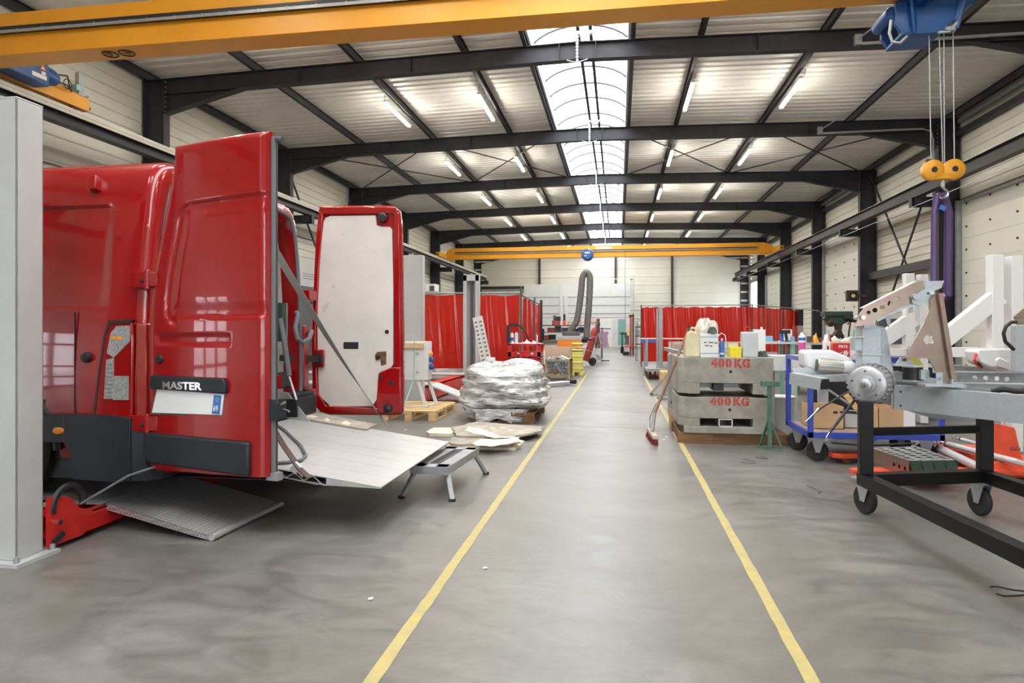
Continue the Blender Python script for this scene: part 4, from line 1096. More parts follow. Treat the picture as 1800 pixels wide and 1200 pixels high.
# twisting flat webbing
vs = []; fs = []
for k, p in enumerate(pts):
    d = (p1 - p0).normalized(); ang = R(20 + 110 * k / 12); a_ = d.orthogonal().normalized(); b_ = d.cross(a_); wv = (a_ * math.cos(ang) + b_ * math.sin(ang)) * .032; nv = wv.cross(d).normalized() * .002
    vs += [p - wv - nv, p + wv - nv, p + wv + nv, p - wv + nv]
for k in range(12):
    for q in range(4): fs.append((4 * k + q, 4 * k + (q + 1) % 4, 4 * k + 4 + (q + 1) % 4, 4 * k + 4 + q))
mb.add(vs, fs); tag(obj('lashing_strap', mb), 'long grey webbing strap slung from the van opening down to the platform', 'strap', 'platform straps')
p0 = AX(462, 700, -2.45); p0 = Vector((-2.55, 4.02, AY(474, 740, 4.02).z)); q1 = AY(541, 838, 3.9)
mb = MB().m('strap_brown'); mb.path([AY(470, 735, 3.95), AY(500, 785, 3.93), AY(528, 825, 3.905), AY(545, 840, 3.89)], .02, 4, flat=(.05, .006)); tag(obj('lashing_strap', mb), 'dark brown webbing strap over the near truss edge of the platform', 'strap', 'platform straps')
mb = MB().m('alu'); q = AY(520, 822, 3.90); mb.cbox(q, .05, .02, .06, 0, 0, .7); mb.path([q, q + Vector((.05, -.005, -.05))], .008, 6); obj('hook', mb, None, bpy.data.objects['lashing_strap.001'])
mb = MB().m('cable'); P_ = [(474, 738), (500, 755), (528, 782), (538, 800), (530, 808), (505, 812), (460, 815)]
mb.path([onp(u, v, .013) for u, v in P_], .011, 8); tag(obj('cable', mb), 'grey cable looping over the near side of the van platform', 'cable')
mb = MB().m('wood_dark')
pp = [onp(u, v) for u, v in ((474, 728), (500, 719), (663, 748), (644, 757))]
mb = MB().m(mat('ply_old', (0.42, 0.38, 0.31), 0.8, 0, 0.25, 5)); n_ = 4
pp = [(p.x, p.y) for p in pp]; vs = [(x, y, pz(x) + .004) for x, y in pp] + [(x, y, pz(x) + .016) for x, y in pp]
mb.add(vs, [(0, 1, 2, 3), (4, 5, 6, 7), (0, 1, 5, 4), (1, 2, 6, 5), (2, 3, 7, 6), (3, 0, 4, 7)])
o = tag(obj('plywood_strip', mb), 'torn brown plywood strip lying along the far edge of the van platform', 'plywood')
mb = MB().m(mat('torn_wood', (0.80, 0.72, 0.56), 0.8, 0, 0.1, 5)); M['torn'] = mb.mats[0]
for (u, v, w1, h1) in ((545, 735, 30, 4), (575, 741, 10, 4), (608, 747, 18, 5), (498, 722, 16, 3)):
    a = [onp(u - w1 / 2, v - 1), onp(u, v - h1), onp(u + w1 / 2, v), onp(u + w1 / 4, v + h1 * .6), onp(u - w1 / 4, v + h1 * .3)]
    mb.add([(p.x, p.y, pz(p.x) + .0175) for p in a], [(0, 1, 2, 3, 4)])
obj('torn_patch', mb, None, o, smooth=0, label='pale torn patches')

# ---- vehicle lift: posts, cross beam, runway, ramp plate
def lift_post(x, y, zt, label, sgn=1, open_=True):
    """rectangular sheet steel post with a slotted channel facing +y (sgn=1) or -y"""
    t = thing('lift_post', label, 'lift post', (x, y, 0), 'grey posts of the vehicle lifts')
    mb = MB().m('post_grey'); w_, d_ = .38, .17
    yb = y - sgn * d_ / 2; yf = y + sgn * d_ / 2; a, b = min(yb, yb + sgn * .01), max(yb, yb + sgn * .01)
    mb.box(x - w_ / 2, x + w_ / 2, a, b, .02, zt)
    for xa in (x - w_ / 2, x + w_ / 2 - .01): mb.box(xa, xa + .01, min(yb, yf), max(yb, yf), .02, zt)
    for xa, xb in ((x - w_ / 2, x - w_ / 2 + .09), (x + w_ / 2 - .09, x + w_ / 2)): mb.box(xa, xb, min(yf, yf - sgn * .01), max(yf, yf - sgn * .01), .02, zt)
    mb.box(x - w_ / 2, x + w_ / 2, min(yb, yf), max(yb, yf), zt - .0, zt + .012)
    mb.box(x - w_ / 2, x + w_ / 2, min(yf, yf - sgn * .01), max(yf, yf - sgn * .01), zt - .14, zt)
    obj('column', mb, None, t, smooth=0, bevel=.004)
    mb = MB().m('post_grey'); mb.box(x - .25, x + .25, y - .14, y + .14, 0, .02); mb.m('grey_metal')
    for dx in (-.22, .22):
        for dy in (-.115, .115): mb.tube((x + dx, y + dy, .02), (x + dx, y + dy, .05), .014, 6)
    obj('base_plate', mb, None, t, smooth=30)
    mb = MB().m('dark_grey'); mb.box(x - .03, x + .03, y - sgn * .01, y + sgn * .01, .03, zt - .02); mb.m('grey_metal'); mb.tube((x + .06, y, .05), (x + .06, y, zt - .02), .012, 8); mb.tube((x, y, zt), (x, y, zt + .05), .02, 8)
    obj('latch_ladder', mb, None, t, smooth=30)
    return t
lift_post(-3.40, 3.195, 2.52, 'large light grey lift post filling the left edge in front of the van', 1)
RC = .15
t = thing('lift_cross_beam', 'red lift cross beam on the floor at the foot of the large grey post', 'lift beam', (-3.35, 4.6, .02), 'red beams of the vehicle lifts')
mb = MB().m('lift_red'); mb.box(-3.50, -3.20, 3.42, 6.0, .03, .045); mb.box(-3.215, -3.20, 3.42, 6.0, .03, .16); mb.box(-3.50, -3.485, 3.42, 6.0, .03, .16); mb.box(-3.50, -3.38, 3.42, 6.0, .145, .16); mb.box(-3.26, -3.20, 3.42, 6.0, .145, .16)
obj('beam', mb, None, t, smooth=0, bevel=.004)
mb = MB().m('lift_red'); mb.prism([(3.30, .03), (3.55, .03), (3.62, .16), (3.52, .20), (3.45, .28), (3.36, .31), (3.30, .31)], -3.215, -3.195, 'x'); mb.prism([(3.30, .03), (3.55, .03), (3.62, .16), (3.52, .20), (3.45, .28), (3.36, .31), (3.30, .31)], -3.51, -3.495, 'x'); 
mb.m('chrome').tube((-3.195, 3.36, .16), (-3.175, 3.36, .16), .016, 10); mb.m('black').cbox((-3.19, 3.36, .07), .02, .08, .03, 0, .5)
obj('end_plate', mb, None, t, smooth=0)
mb = MB().m('black'); mb.path([(-3.2, 3.44 + .11 * math.cos(a), .24 + .11 * math.sin(a)) for a in [R(k * 12) for k in range(-1, 17)]], .02, 6); obj('pulley_guard', mb, None, t)
mb = MB().m('cable'); mb.path([(-3.2, 3.53, .22), (-2.95, 3.62, .38), (-2.72, 3.74, .46)], .007, 6); obj('release_rod', mb, None, t)
for k, (ya, yb, lb) in enumerate(((3.72, 4.48, 'near'), (5.08, 5.84, 'far'))):
    t = thing('lift_runway', ['grey steel runway under the wheels on the near side of the red van', 'grey steel runway under the wheels on the far side of the red van'][k], 'lift runway', (-5.6, (ya + yb) / 2, 0), 'runways of the vehicle lift')
    mb = MB().m('grey_metal'); mb.box(-8.4, -3.22, ya, yb, .163, .175); mb.box(-8.4, -3.56, ya, ya + .02, .05, .175); mb.box(-8.4, -3.56, yb - .02, yb, .05, .175); obj('deck', mb, None, t, smooth=0)
    for x in (-5.0, -6.5, -8.0): obj('foot', MB().m('dark_grey').box(x - .1, x + .1, ya + .1, yb - .1, 0, .16), None, t, smooth=0)
    if k == 0: rp_ = [(-3.21, 3.74, .175), (-3.21, 4.52, .175), (-2.38, 4.42, .03), (-2.41, 3.64, .03)]
    else: rp_ = [(-3.21, 5.08, .175), (-3.21, 5.84, .175), (-2.42, 5.84, .03), (-2.42, 5.08, .03)]
    r_ = MB().m('diamond'); lo = [(p[0], p[1], p[2] - .008) for p in rp_]; r_.add(rp_ + lo, [(0, 1, 2, 3), (4, 5, 6, 7), (0, 1, 5, 4), (1, 2, 6, 5), (2, 3, 7, 6), (3, 0, 4, 7)])
    for a, b in ((0, 3), (1, 2)):
        pa_, pb_ = rp_[a], rp_[b]; r_.add([pa_, pb_, (pb_[0], pb_[1], pb_[2] - .03), (pa_[0], pa_[1], pa_[2] - .045)], [(0, 1, 2, 3)])
    rr = tag(obj('ramp_plate', r_, None, smooth=0), ['patterned steel ramp plate lying below the near rear door of the red van', 'patterned steel ramp plate in the shade under the van platform'][k], 'ramp plate', 'ramp plates of the vehicle lift')
    e = MB().m('alu'); a, b = Vector(rp_[3]), Vector(rp_[2]); e.tube(a + Vector((0, 0, -.008)), b + Vector((0, 0, -.008)), .02, 10); obj('edge_roller', e, None, rr)
# ================================================================== left side of the walkway
def pallet(name_label, x0, x1, y0, y1, z=0.0, along='x', m_='wood', group='wooden pallets', boards=5, h=.144):
    """pallet with top boards running along `along`"""
    t = thing('wooden_pallet', name_label, 'pallet', ((x0 + x1) / 2, (y0 + y1) / 2, z), group)
    ax = along == 'x'
    A0, A1, B0, B1 = (x0, x1, y0, y1) if ax else (y0, y1, x0, x1)       # A along the boards
    def bb(mb, a0, a1, b0, b1, c0, c1): mb.box(*((a0, a1, b0, b1) if ax else (b0, b1, a0, a1)), c0, c1)
    for k in range(boards):
        mb = MB().m(m_); w_ = .10 if k % 2 else .125; b = B0 + (B1 - B0 - w_) * k / (boards - 1)
        bb(mb, A0, A1, b, b + w_, z + h - .022, z + h); obj('top_board', mb, None, t, smooth=0, bevel=.002)
    for k in range(3):
        a = A0 + (A1 - A0 - .10) * k / 2
        mb = MB().m(m_); bb(mb, a, a + .10, B0, B1, z + h - .044, z + h - .022); obj('cross_board', mb, None, t, smooth=0)
        mb = MB().m(m_); bb(mb, a, a + .10, B0, B1, z, z + .022); obj('bottom_board', mb, None, t, smooth=0)
        for q in range(3):
            b = B0 + (B1 - B0 - .14) * q / 2; mb = MB().m(m_); bb(mb, a, a + .10, b, b + .14, z + .022, z + h - .044); obj('block', mb, None, t, smooth=0)
    return t

# step stool under the platform corner
t = thing('step_stool', 'low grey metal step stool under the outer corner of the van platform', 'stool', (-1.45, 5.3, 0))
mb = MB().m('grey_metal'); zt = .24; mb.T = Matrix.Translation((-1.36, 5.25, 0)) @ Matrix.Rotation(R(-4), 4, 'Z')
mb.box(-.16, .12, -.42, -.32, zt - .025, zt); mb.box(-.16, .12, .32, .42, zt - .025, zt); mb.box(-.16, -.06, -.42, .42, zt - .025, zt); mb.box(.03, .12, -.42, .42, zt - .025, zt); mb.box(-.17, -.16, -.42, .42, zt - .06, zt); mb.box(.12, .13, -.42, .42, zt - .06, zt); mb.box(-.17, .13, -.43, -.42, zt - .06, zt); mb.box(-.17, .13, .42, .43, zt - .06, zt)
T = mb.T
obj('top', mb, None, t, smooth=0)
for sx in (-1, 1):
    for sy in (-1, 1):
        mb = MB().m('grey_metal'); mb.T = T; mb.bar((-.02 + sx * .12, sy * .36, zt - .03), (-.02 + sx * .20, sy * .47, .005), .035, .025); mb.m('rubber').cbox((-.02 + sx * .20, sy * .47, .01), .045, .035, .02); obj('leg', mb, None, t, smooth=0)
mb = MB().m('black'); mb.T = T; mb.box(-.05, .02, -.30, .28, zt - .03, zt - .02); obj('slot', mb, None, t, smooth=0)

# broken plywood sheets on the floor
def sheet(px, z, th, m_, label, jag=.02, seed=1, cat='plywood', group='broken plywood sheets on the floor'):
    random.seed(seed); pts = [FL(u, v, z) for u, v in px]; out = []
    for i, p in enumerate(pts):
        q = pts[(i + 1) % len(pts)]; n_ = max(1, int((q - p).length / .07))
        for k in range(n_): t_ = k / n_; r_ = p.lerp(q, t_); out.append((r_.x + random.uniform(-jag, jag), r_.y + random.uniform(-jag, jag)))
    mb = MB().m(m_); mb.prism(out, z, z + th, 'z'); return tag(obj('plywood_sheet', mb, None, smooth=0), label, cat, group)
M['ply_old2'] = mat('ply_old2', (0.40, 0.36, 0.30), 0.8, 0, 0.25, 4)
sheet([(785, 787), (800, 777), (905, 772), (918, 782), (905, 792), (820, 790)], .002, .028, 'torn', 'pale splintered plywood sheet at the bottom of the stack on the floor', .02, 2)
sheet([(790, 780), (800, 768), (880, 765), (912, 778), (900, 785), (800, 784)], .032, .024, 'ply_old2', 'grey brown plywood sheet second from the bottom of the floor stack', .02, 3)
sheet([(750, 764), (762, 757), (800, 757), (800, 768), (755, 767)], .002, .04, 'torn', 'short pale plywood board poking out towards the van', .006, 4)
s_ = sheet([(800, 768), (796, 754), (836, 744), (950, 752), (955, 760), (925, 766), (890, 772), (860, 770)], .058, .022, 'ply_old2', 'large torn brown plywood sheet on top of the floor stack', .02, 5)
mb = MB().m('torn'); random.seed(9)
for (u, v, w_, h_) in ((828, 757, 26, 6), (850, 762, 34, 5), (880, 768, 44, 5), (860, 774, 24, 5), (905, 769, 18, 4), (867, 752, 12, 3), (885, 752, 14, 2.5), (898, 755, 12, 2.5)):
    p = [FL(u + a * w_ / 2, v + b * h_ / 2, .0808) for a, b in ((-1, -.2), (-.4, -1), (.3, -.5), (1, -.3), (.6, .6), (.1, .4), (-.5, .9))]; mb.add(p, [tuple(range(7))])
obj('torn_patch', mb, None, s_, smooth=0, label='pale torn patches')
sheet([(826, 780), (840, 773), (870, 773), (905, 771), (918, 776), (890, 781), (858, 786)], .081, .008, 'torn', 'pale splintered veneer strip lying along the front of the floor stack', .03, 15)
sheet([(818, 757), (826, 750), (850, 756), (880, 766), (868, 769), (838, 764)], .0815, .008, 'torn', 'pale splintered veneer strip lying across the left of the floor stack', .025, 16)

# film wrapped heap of sacks on a dark pallet
pallet('wooden pallet under the film wrapped sacks', -1.96, -1.12, 8.85, 10.2, 0, 'y', 'wood_dark', boards=6)
t = thing('wrapped_sacks', 'heap of sacks wrapped in shiny crumpled transparent film on a pallet', 'wrapped load', (-1.6, 9.5, .145))
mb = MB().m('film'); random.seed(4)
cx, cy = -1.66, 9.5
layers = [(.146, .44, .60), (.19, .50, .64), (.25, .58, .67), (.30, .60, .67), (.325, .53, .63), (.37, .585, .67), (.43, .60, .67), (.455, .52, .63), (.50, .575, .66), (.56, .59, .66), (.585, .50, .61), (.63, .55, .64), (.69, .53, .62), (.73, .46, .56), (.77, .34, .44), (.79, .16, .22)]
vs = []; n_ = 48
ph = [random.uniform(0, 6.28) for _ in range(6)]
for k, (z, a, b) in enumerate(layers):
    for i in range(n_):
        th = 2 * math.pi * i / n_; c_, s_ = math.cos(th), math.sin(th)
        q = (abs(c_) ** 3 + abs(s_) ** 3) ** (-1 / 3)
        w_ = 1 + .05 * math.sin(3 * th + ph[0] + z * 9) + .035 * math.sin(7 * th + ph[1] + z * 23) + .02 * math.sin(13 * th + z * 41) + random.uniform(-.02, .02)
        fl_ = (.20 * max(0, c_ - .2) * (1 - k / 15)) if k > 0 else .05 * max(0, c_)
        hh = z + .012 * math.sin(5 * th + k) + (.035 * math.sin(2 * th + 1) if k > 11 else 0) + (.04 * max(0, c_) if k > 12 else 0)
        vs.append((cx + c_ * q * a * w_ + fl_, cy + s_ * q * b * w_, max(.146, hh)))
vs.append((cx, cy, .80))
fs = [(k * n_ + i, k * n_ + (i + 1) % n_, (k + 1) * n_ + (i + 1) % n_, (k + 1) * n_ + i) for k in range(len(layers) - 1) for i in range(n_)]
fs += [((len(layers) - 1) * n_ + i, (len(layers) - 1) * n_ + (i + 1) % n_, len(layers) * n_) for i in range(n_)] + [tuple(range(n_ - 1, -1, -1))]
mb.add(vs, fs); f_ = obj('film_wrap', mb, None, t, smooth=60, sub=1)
mb = MB().m('film')
def skirt(u, v):
    th = -2.6 + 2.5 * u + 0; a = math.cos(th); b = math.sin(th); q = (abs(a) ** 4 + abs(b) ** 4) ** (-.25)
    return (cx + a * q * (.44 + .07 * v + .012 * math.sin(u * 37)), cy + b * q * (.665 + .01 * (1 - v) + .012 * math.sin(u * 29)), .03 + .16 * v + .035 * math.sin(u * 17) * (1 - v))
mb.grid(skirt, 40, 6); obj('film_skirt', mb, None, t, smooth=60)
q = AY(862, 638, 9.4); mb = MB().m('white_plastic'); mb.lathe([(.02, 0), (.07, .0), (.07, .05), (.02, .05)], (q.x, 9.4, .815), 'z', 18); tag(obj('tape_roll', mb), 'small pale tape roll on top of the wrapped sacks', 'tape roll')

# electrical cabinet on its pallet
pallet('pale new wooden pallet carrying the white electrical cabinet', -3.28, -2.50, 8.88, 10.05, 0, 'x', 'wood', boards=6)
t = thing('electrical_cabinet', 'white electrical cabinet with blue sockets standing on a pallet', 'electrical cabinet', (-3.05, 9.5, .144))
Yc = 9.35; a = AY(700, 600, Yc); b = AY(752, 668, Yc)
mb = MB().m('white_paint'); mb.box(-3.32, b.x, Yc, Yc + .22, b.z, a.z); obj('housing', mb, None, t, smooth=0, bevel=.008)
mb = MB().m('wood'); z0, z1 = AY(720, 612, Yc).z, AY(720, 603, Yc).z; mb.box(-3.32, AY(745, 600, Yc).x, Yc - .03, Yc, z0, z1); obj('timber_batten', mb, None, t, smooth=0, label='timber batten strapped across the front')
for u in (712, 729):
    p = AY(u, 620, Yc - .02); mb = MB().m('teal'); mb.path([(p.x, Yc - .035, a.z + .005), (p.x - .01, Yc - .04, b.z), (p.x - .03, 8.87, .15)], .01, 4, flat=(.014, .003)); obj('strapping_band', mb, None, t)
for v in (627, 640):
    p = AX(752, v, b.x); mb = MB().m('crane_blue'); mb.lathe([(.04, 0), (.045, .03), (.035, .06), (0, .06)], (b.x, Yc + .1, AY(750, v + 5, Yc).z), 'x', 16); obj('socket', mb, None, t)
mb = MB().m('lens_amber'); mb.lathe([(.03, 0), (.03, .04), (0, .04)], (b.x, Yc + .1, AY(750, 622, Yc).z), 'x', 14); obj('switch', mb, None, t)
for v in (621, 654):
    p = AY(734, v, Yc); mb = MB().m('grey_metal'); mb.lathe([(.016, 0), (.016, -.015), (0, -.015)], (p.x, Yc, p.z), 'y', 12); obj('lock', mb, None, t)
for (u0, u1, u2) in ((740, 743, 748), (752, 754, 757)):
    x0 = AY(u0 - 4, 668, Yc).x; x1 = AY(u1, 710, Yc).x
    mb = MB().m('white_paint'); mb.bar((x0 - .02, Yc + (.03 if u0 == 740 else .2), b.z + .01), (x1 + .04, Yc + (.0 if u0 == 740 else .26), .16), .05, .012, (0, 1, 0)); obj('leg', mb, None, t, smooth=0)
mb = MB().m('white_paint'); mb.box(-3.26, -2.72, Yc - .02, Yc + .02, .144, .165); mb.box(-2.76, -2.72, Yc - .12, Yc + .3, .144, .165); mb.box(-3.28, -3.24, Yc - .12, Yc + .3, .144, .165); obj('foot_frame', mb, None, t, smooth=0)
mb = MB().m('post_grey'); mb.bar((-3.24, Yc + .05, b.z), (-3.24, Yc, .16), .05, .02); obj('leg', mb, None, t, smooth=0)

# second lift: posts, red beam, runways
lift_post(-3.42, 10.75, 2.50, 'light grey lift post beside the open right hand van door', 1)
lift_post(-3.42, 15.3, 2.55, 'pale slotted lift post in front of the red welding curtain', -1)
t = thing('lift_cross_beam', 'red lift cross beam running from behind the electrical cabinet to the slotted post', 'lift beam', (-3.42, 13, .02), 'red beams of the vehicle lifts')
mb = MB().m('lift_red'); mb.box(-3.56, -3.54, 10.95, 15.1, .05, .28); mb.box(-3.30, -3.28, 10.95, 15.1, .05, .28); mb.box(-3.56, -3.28, 10.95, 15.1, .26, .28); mb.box(-3.56, -3.28, 10.95, 15.1, .03, .05); obj('beam', mb, None, t, smooth=0)
for k, (ya, yb) in enumerate(((11.2, 11.75), (13.9, 14.45))):
    mb = MB().m('post_grey'); x0, x1, x2 = -8.5, -3.26, -2.5
    mb.box(x0, x1, ya, yb, .29, .31); mb.prism([(x1, .31), (x2, .03), (x2, .01), (x1, .28)], ya, yb, 'y')
    tag(obj('ramp_plate', mb, None, smooth=0), ['pale sloping ramp plate behind the cabinet pallet', 'pale sloping ramp plate far behind the wrapped sacks'][k], 'ramp plate', 'pale ramps of the second lift')

# welding curtains
def curtain(name, p0, p1, z0, z1, label, group, waves=9, amp=.05, seed=0, tilt=0):
    random.seed(seed); a, b = Vector(p0), Vector(p1); d = b - a; L_ = d.length; nrm = Vector((-d.y, d.x)) / L_
    ph = [random.uniform(0, 6.28) for _ in range(8)]
    def f(u, v):
        w_ = amp * (.35 + .65 * (1 - v * .5)) * (math.sin(u * waves * 6.28 + ph[0] + .6 * math.sin(v * 3 + ph[1])) * .6 + .35 * math.sin(u * waves * 14.1 + ph[2] + v * 1.5) + .22 * math.sin(u * waves * 31 + ph[3] + v * 4))
        e = .015 * math.sin(u * waves * 9 + ph[4]) * v
        p = a + d * (u + .004 * math.sin(v * 5 + u * 40)); return (p.x + nrm.x * w_, p.y + nrm.y * w_, z0 + (z1 - z0) * v - e)
    mb = MB().m('curtain'); mb.grid(f, max(60, int(L_ * 26)), 16)
    return tag(obj('welding_curtain', mb, None, smooth=80), label, 'curtain', group)
def rail(pts, label, r=.022, m_='grey_metal', posts=(), top=None):
    t = thing('curtain_frame', label, 'frame', (*pts[0][:2], 0), 'frames of the welding curtains')
    mb = MB().m(m_)
    for a, b in zip(pts, pts[1:]): mb.tube(a, b, r, 8)
    obj('top_rail', mb, None, t)
    for p in posts:
        mb = MB().m('dark_grey'); mb.tube((p[0], p[1], 0.02), (p[0], p[1], p[2]), .024, 8); obj('post', mb, None, t)
        mb = MB().m('dark_grey'); mb.bar((p[0], p[1] - .22, .03), (p[0], p[1] + .22, .03), .04, .04); obj('foot', mb, None, t)
    return t
GL = 'red welding curtains on the left'
Yw = 16.9
curtain('c', (-5.15, Yw), (-3.90, Yw + .0), .25, 2.17, 'red welding curtain left of the slotted lift post', GL, 1.1, .035, 11)
curtain('c', (-3.88, Yw + .03), (-2.52, Yw + .03), .45, 2.15, 'red welding curtain right of the slotted lift post', GL, 1.2, .045, 12)
curtain('c', (-2.45, Yw + .3), (-2.62, Yw + 3.4), .45, 2.10, 'red strip curtain hanging behind the red tool cart, seen edge on', GL, 2.5, .10, 13)
curtain('c', (-2.64, Yw + 3.6), (-2.72, Yw + 6.0), .45, 2.08, 'narrow pale red curtain strips nearest the black rack', GL, 2.5, .10, 14)
rail([(-6.0, Yw, 2.22), (-2.48, Yw, 2.22)], 'grey tubular frame carrying the left red welding curtains', posts=[(-2.48, Yw, 2.38), (-5.9, Yw, 2.22)])
rail([(-2.48, Yw + .1, 2.16), (-2.72, Yw + 6.1, 2.14)], 'dark frame of the receding left welding curtain', .02, 'dark_grey', posts=[(-2.56, Yw + 3.45, 2.25), (-2.73, Yw + 6.1, 2.2)])
# black trestle below the first curtain
t = thing('work_table', 'low black steel table in front of the left welding curtain', 'table', (-4.5, 16.4, 0))
mb = MB().m('black'); a = AY(733, 655, 16.2); b = AY(815, 655, 16.2); mb.box(a.x - .3, b.x, 16.0, 16.6, a.z - .04, a.z); obj('tabletop', mb, None, t, smooth=0)
for x in (a.x + .25, b.x - .2):
    for y in (16.05, 16.55): mb = MB().m('black'); mb.bar((x, y, a.z - .04), (x - .08, y, 0.0), .05); obj('leg', mb, None, t, smooth=0)
# leaning perforated rails
for k, (u0, v0, u1, v1, th) in enumerate(((835, 558, 856, 642, .10), (843, 556, 864, 642, .10))):
    p0, p1 = AY(u0, v0, 13.6 + .05 * k), FL(u1 + 6, v1 + 42, 0.0); p1.y = 13.0 + .1 * k; p1.x = AY(u1, v1, 13.2).x + .10
    mb = MB().m('post_grey'); d = (Vector(p0) - Vector(p1)); mb.bar(p1, p0, .11, .03, (0, -1, 0)); L_ = d.length; d.normalize()
    mb.m('dark_grey')
    for q in range(16): c = Vector(p1) + d * (L_ * (.08 + .056 * q)); mb.bar(c + Vector((.0, -.018, 0)), c + d * .035 + Vector((0, -.018, 0)), .05, .004, (0, -1, 0))
    if k: mb.m('yellow_dull'); mb.bar(Vector(p1) + d * .5 + Vector((-.04, -.02, 0)), Vector(p1) + d * 1.0 + Vector((-.04, -.02, 0)), .025, .006, (0, -1, 0))
    tag(obj('perforated_rail', mb, None, smooth=0), ['plain perforated white rail leaning by the slotted post, the left one', 'perforated white rail with a yellow strip leaning by the slotted post, the right one'][k], 'rail', 'leaning perforated rails')
# air conditioning unit on the left wall
p = AY(742, 500, 24)
for k, (u0, v0, u1, v1, Y, lb) in enumerate(((733, 499, 764, 513, 19.5, 'white boxed air unit on a cabin roof above the left curtain'),)):
    a, b = AY(u0, v0, Y), AY(u1, v1, Y); t = thing('air_unit', lb, 'air unit', (a.x, Y, b.z))
    mb = MB().m('white_plastic'); mb.box(a.x - .3, b.x, Y, Y + .5, b.z, a.z); obj('housing', mb, None, t, smooth=0); mb = MB().m('dark_grey'); mb.box(b.x - .16, b.x - .01, Y - .005, Y, b.z + .03, a.z - .06); obj('grille', mb, None, t, smooth=0)
    c = MB().m('white_paint'); c.box(a.x - 2.2, b.x + .1, Y - .2, Y + 2.2, 0, b.z); c.m('grey_metal'); c.box(a.x - 2.25, b.x + .15, Y - .25, Y + 2.25, b.z - .06, b.z); tag(obj('site_cabin', c, None, smooth=0), 'white site cabin behind the left red welding curtain', 'cabin')
a = AX(545, 452, -6.0)
t = thing('wall_heater', 'pale box heater with louvres seen between the van and its far door', 'heater', (-10.6, 13.5, 2.2))
a = AX(533, 452, -10.3); b = AX(553, 505, -10.3)
mb = MB().m('post_grey'); mb.box(-10.9, -10.3, a.y - .3, b.y + .3, b.z, a.z); obj('housing', mb, None, t, smooth=0); mb = MB().m('dark_grey')
for k in range(3): mb.box(-10.3, -10.295, a.y, b.y, b.z + .25 + k * .08, b.z + .27 + k * .08)
mb.box(-10.9, -10.3, a.y - .3, b.y + .3, b.z - .5, b.z - .0); obj('grille', mb, None, t, smooth=0)
mb = MB().m('dark_grey'); mb.box(-10.85, -10.4, a.y - .25, b.y + .25, 0, b.z - .5); obj('stand', mb, None, t, smooth=0)

# red welding cart
Yr = 12.9
t = thing('welding_cart', 'red welding cart with shelves, bottles and coiled leads on it', 'cart', (-2.3, Yr, 0))
x0 = AY(893, 600, Yr).x; x1 = AY(950, 600, Yr).x; zt = AY(900, 604, Yr).z; z2 = AY(900, 628, Yr).z; z3 = AY(900, 685, Yr).z
for x in (x0, x1 - .06):
    for y in (Yr, Yr + .55): mb = MB().m('tool_red'); mb.box(x, x + .06, y, y + .05, .12, zt); obj('post', mb, None, t, smooth=0)
for z, nm in ((zt, 'top_shelf'), ((zt + z2) / 2 - .03, 'drawer_front'), (z2 - .01, 'middle_shelf')):
    mb = MB().m('tool_red'); mb.box(x0, x1, Yr, Yr + .6, z - .025 if nm != 'drawer_front' else z - .09, z); obj(nm, mb, None, t, smooth=0)
mb = MB().m('dust'); mb.box(x0 + .02, x1 - .02, Yr + .0, Yr + .6, zt, zt + .006); obj('top_sheet', mb, None, t, smooth=0)
mb = MB().m('strap_brown'); mb.box(x0 + .06, x1 - .04, Yr + .02, Yr + .55, .16, z2 - .05); obj('lower_box', mb, None, t, smooth=0, bevel=.01)
for x in (x0 + .1, x1 - .15):
    mb = MB().m('rubber'); mb.lathe([(0, -.03), (.09, -.03), (.1, 0), (.09, .03), (0, .03)], (x, Yr + .05, .1), 'x', 20); obj('wheel', mb, None, t)
    mb = MB().m('rubber'); mb.lathe([(0, -.03), (.09, -.03), (.1, 0), (.09, .03), (0, .03)], (x, Yr + .5, .1), 'x', 20); obj('wheel', mb, None, t)
for x in (x0 + .2, x0 + .48):
    mb = MB().m('chrome'); mb.lathe([(.03, 0), (.03, -.05), (.02, -.06), (0, -.06)], (x, Yr, (zt + z2) / 2 - .07), 'y', 14); obj('socket', mb, None, t)
mb = MB().m('black'); mb.path([(x0 + .1 + .5 * k / 30, Yr + .1 + .06 * math.sin(k), z2 + .03 + .03 * math.sin(k * .9)) for k in range(31)], .014, 6); tag(obj('coiled_lead', mb), 'tangled black lead on the middle shelf of the red welding cart', 'cable')
mb = MB().m('dark_green'); mb.path([(x0 + .42 + .12 * math.cos(k * .7), Yr + .25 + .1 * math.sin(k * .7), z2 + .015 + k * .003) for k in range(20)], .012, 6); tag(obj('coiled_lead', mb), 'green coiled lead on the middle shelf of the red welding cart', 'cable')
def bottle(x, y, z, r, h, m_, label, cap='white_plastic', group=None, cat='bottle', neck=.4, name='bottle', band=None):
    t = thing(name, label, cat, (x, y, z), group)
    mb = MB().m(m_); mb.lathe([(0, 0), (r * .95, 0), (r, .01), (r, h * .72), (r * .85, h * .80), (r * neck, h * .86), (r * neck, h * .92), (0, h * .92)], (x, y, z), 'z', 18); obj('body', mb, None, t)
    mb = MB().m(cap); mb.lathe([(0, 0), (r * neck * 1.2, 0), (r * neck * 1.2, h * .12), (0, h * .12)], (x, y, z + h * .90), 'z', 14); obj('cap', mb, None, t)
    if band: mb = MB().m(band); mb.lathe([(r + .001, h * .2), (r + .001, h * .5)], (x, y, z), 'z', 18, cap=False); obj('paper_label', mb, None, t)
    return t
z = zt + .006
bottle(AY(900, 600, 13.0).x, 13.0, z, .035, .24, 'white_plastic', 'white and blue spray bottle at the left end of the red welding cart', 'blue_bottle', band='blue_bottle')
bottle(AY(907, 600, 13.0).x, 13.05, z, .035, .25, 'glass_light', 'clear spray bottle second from the left on the red welding cart', 'black')
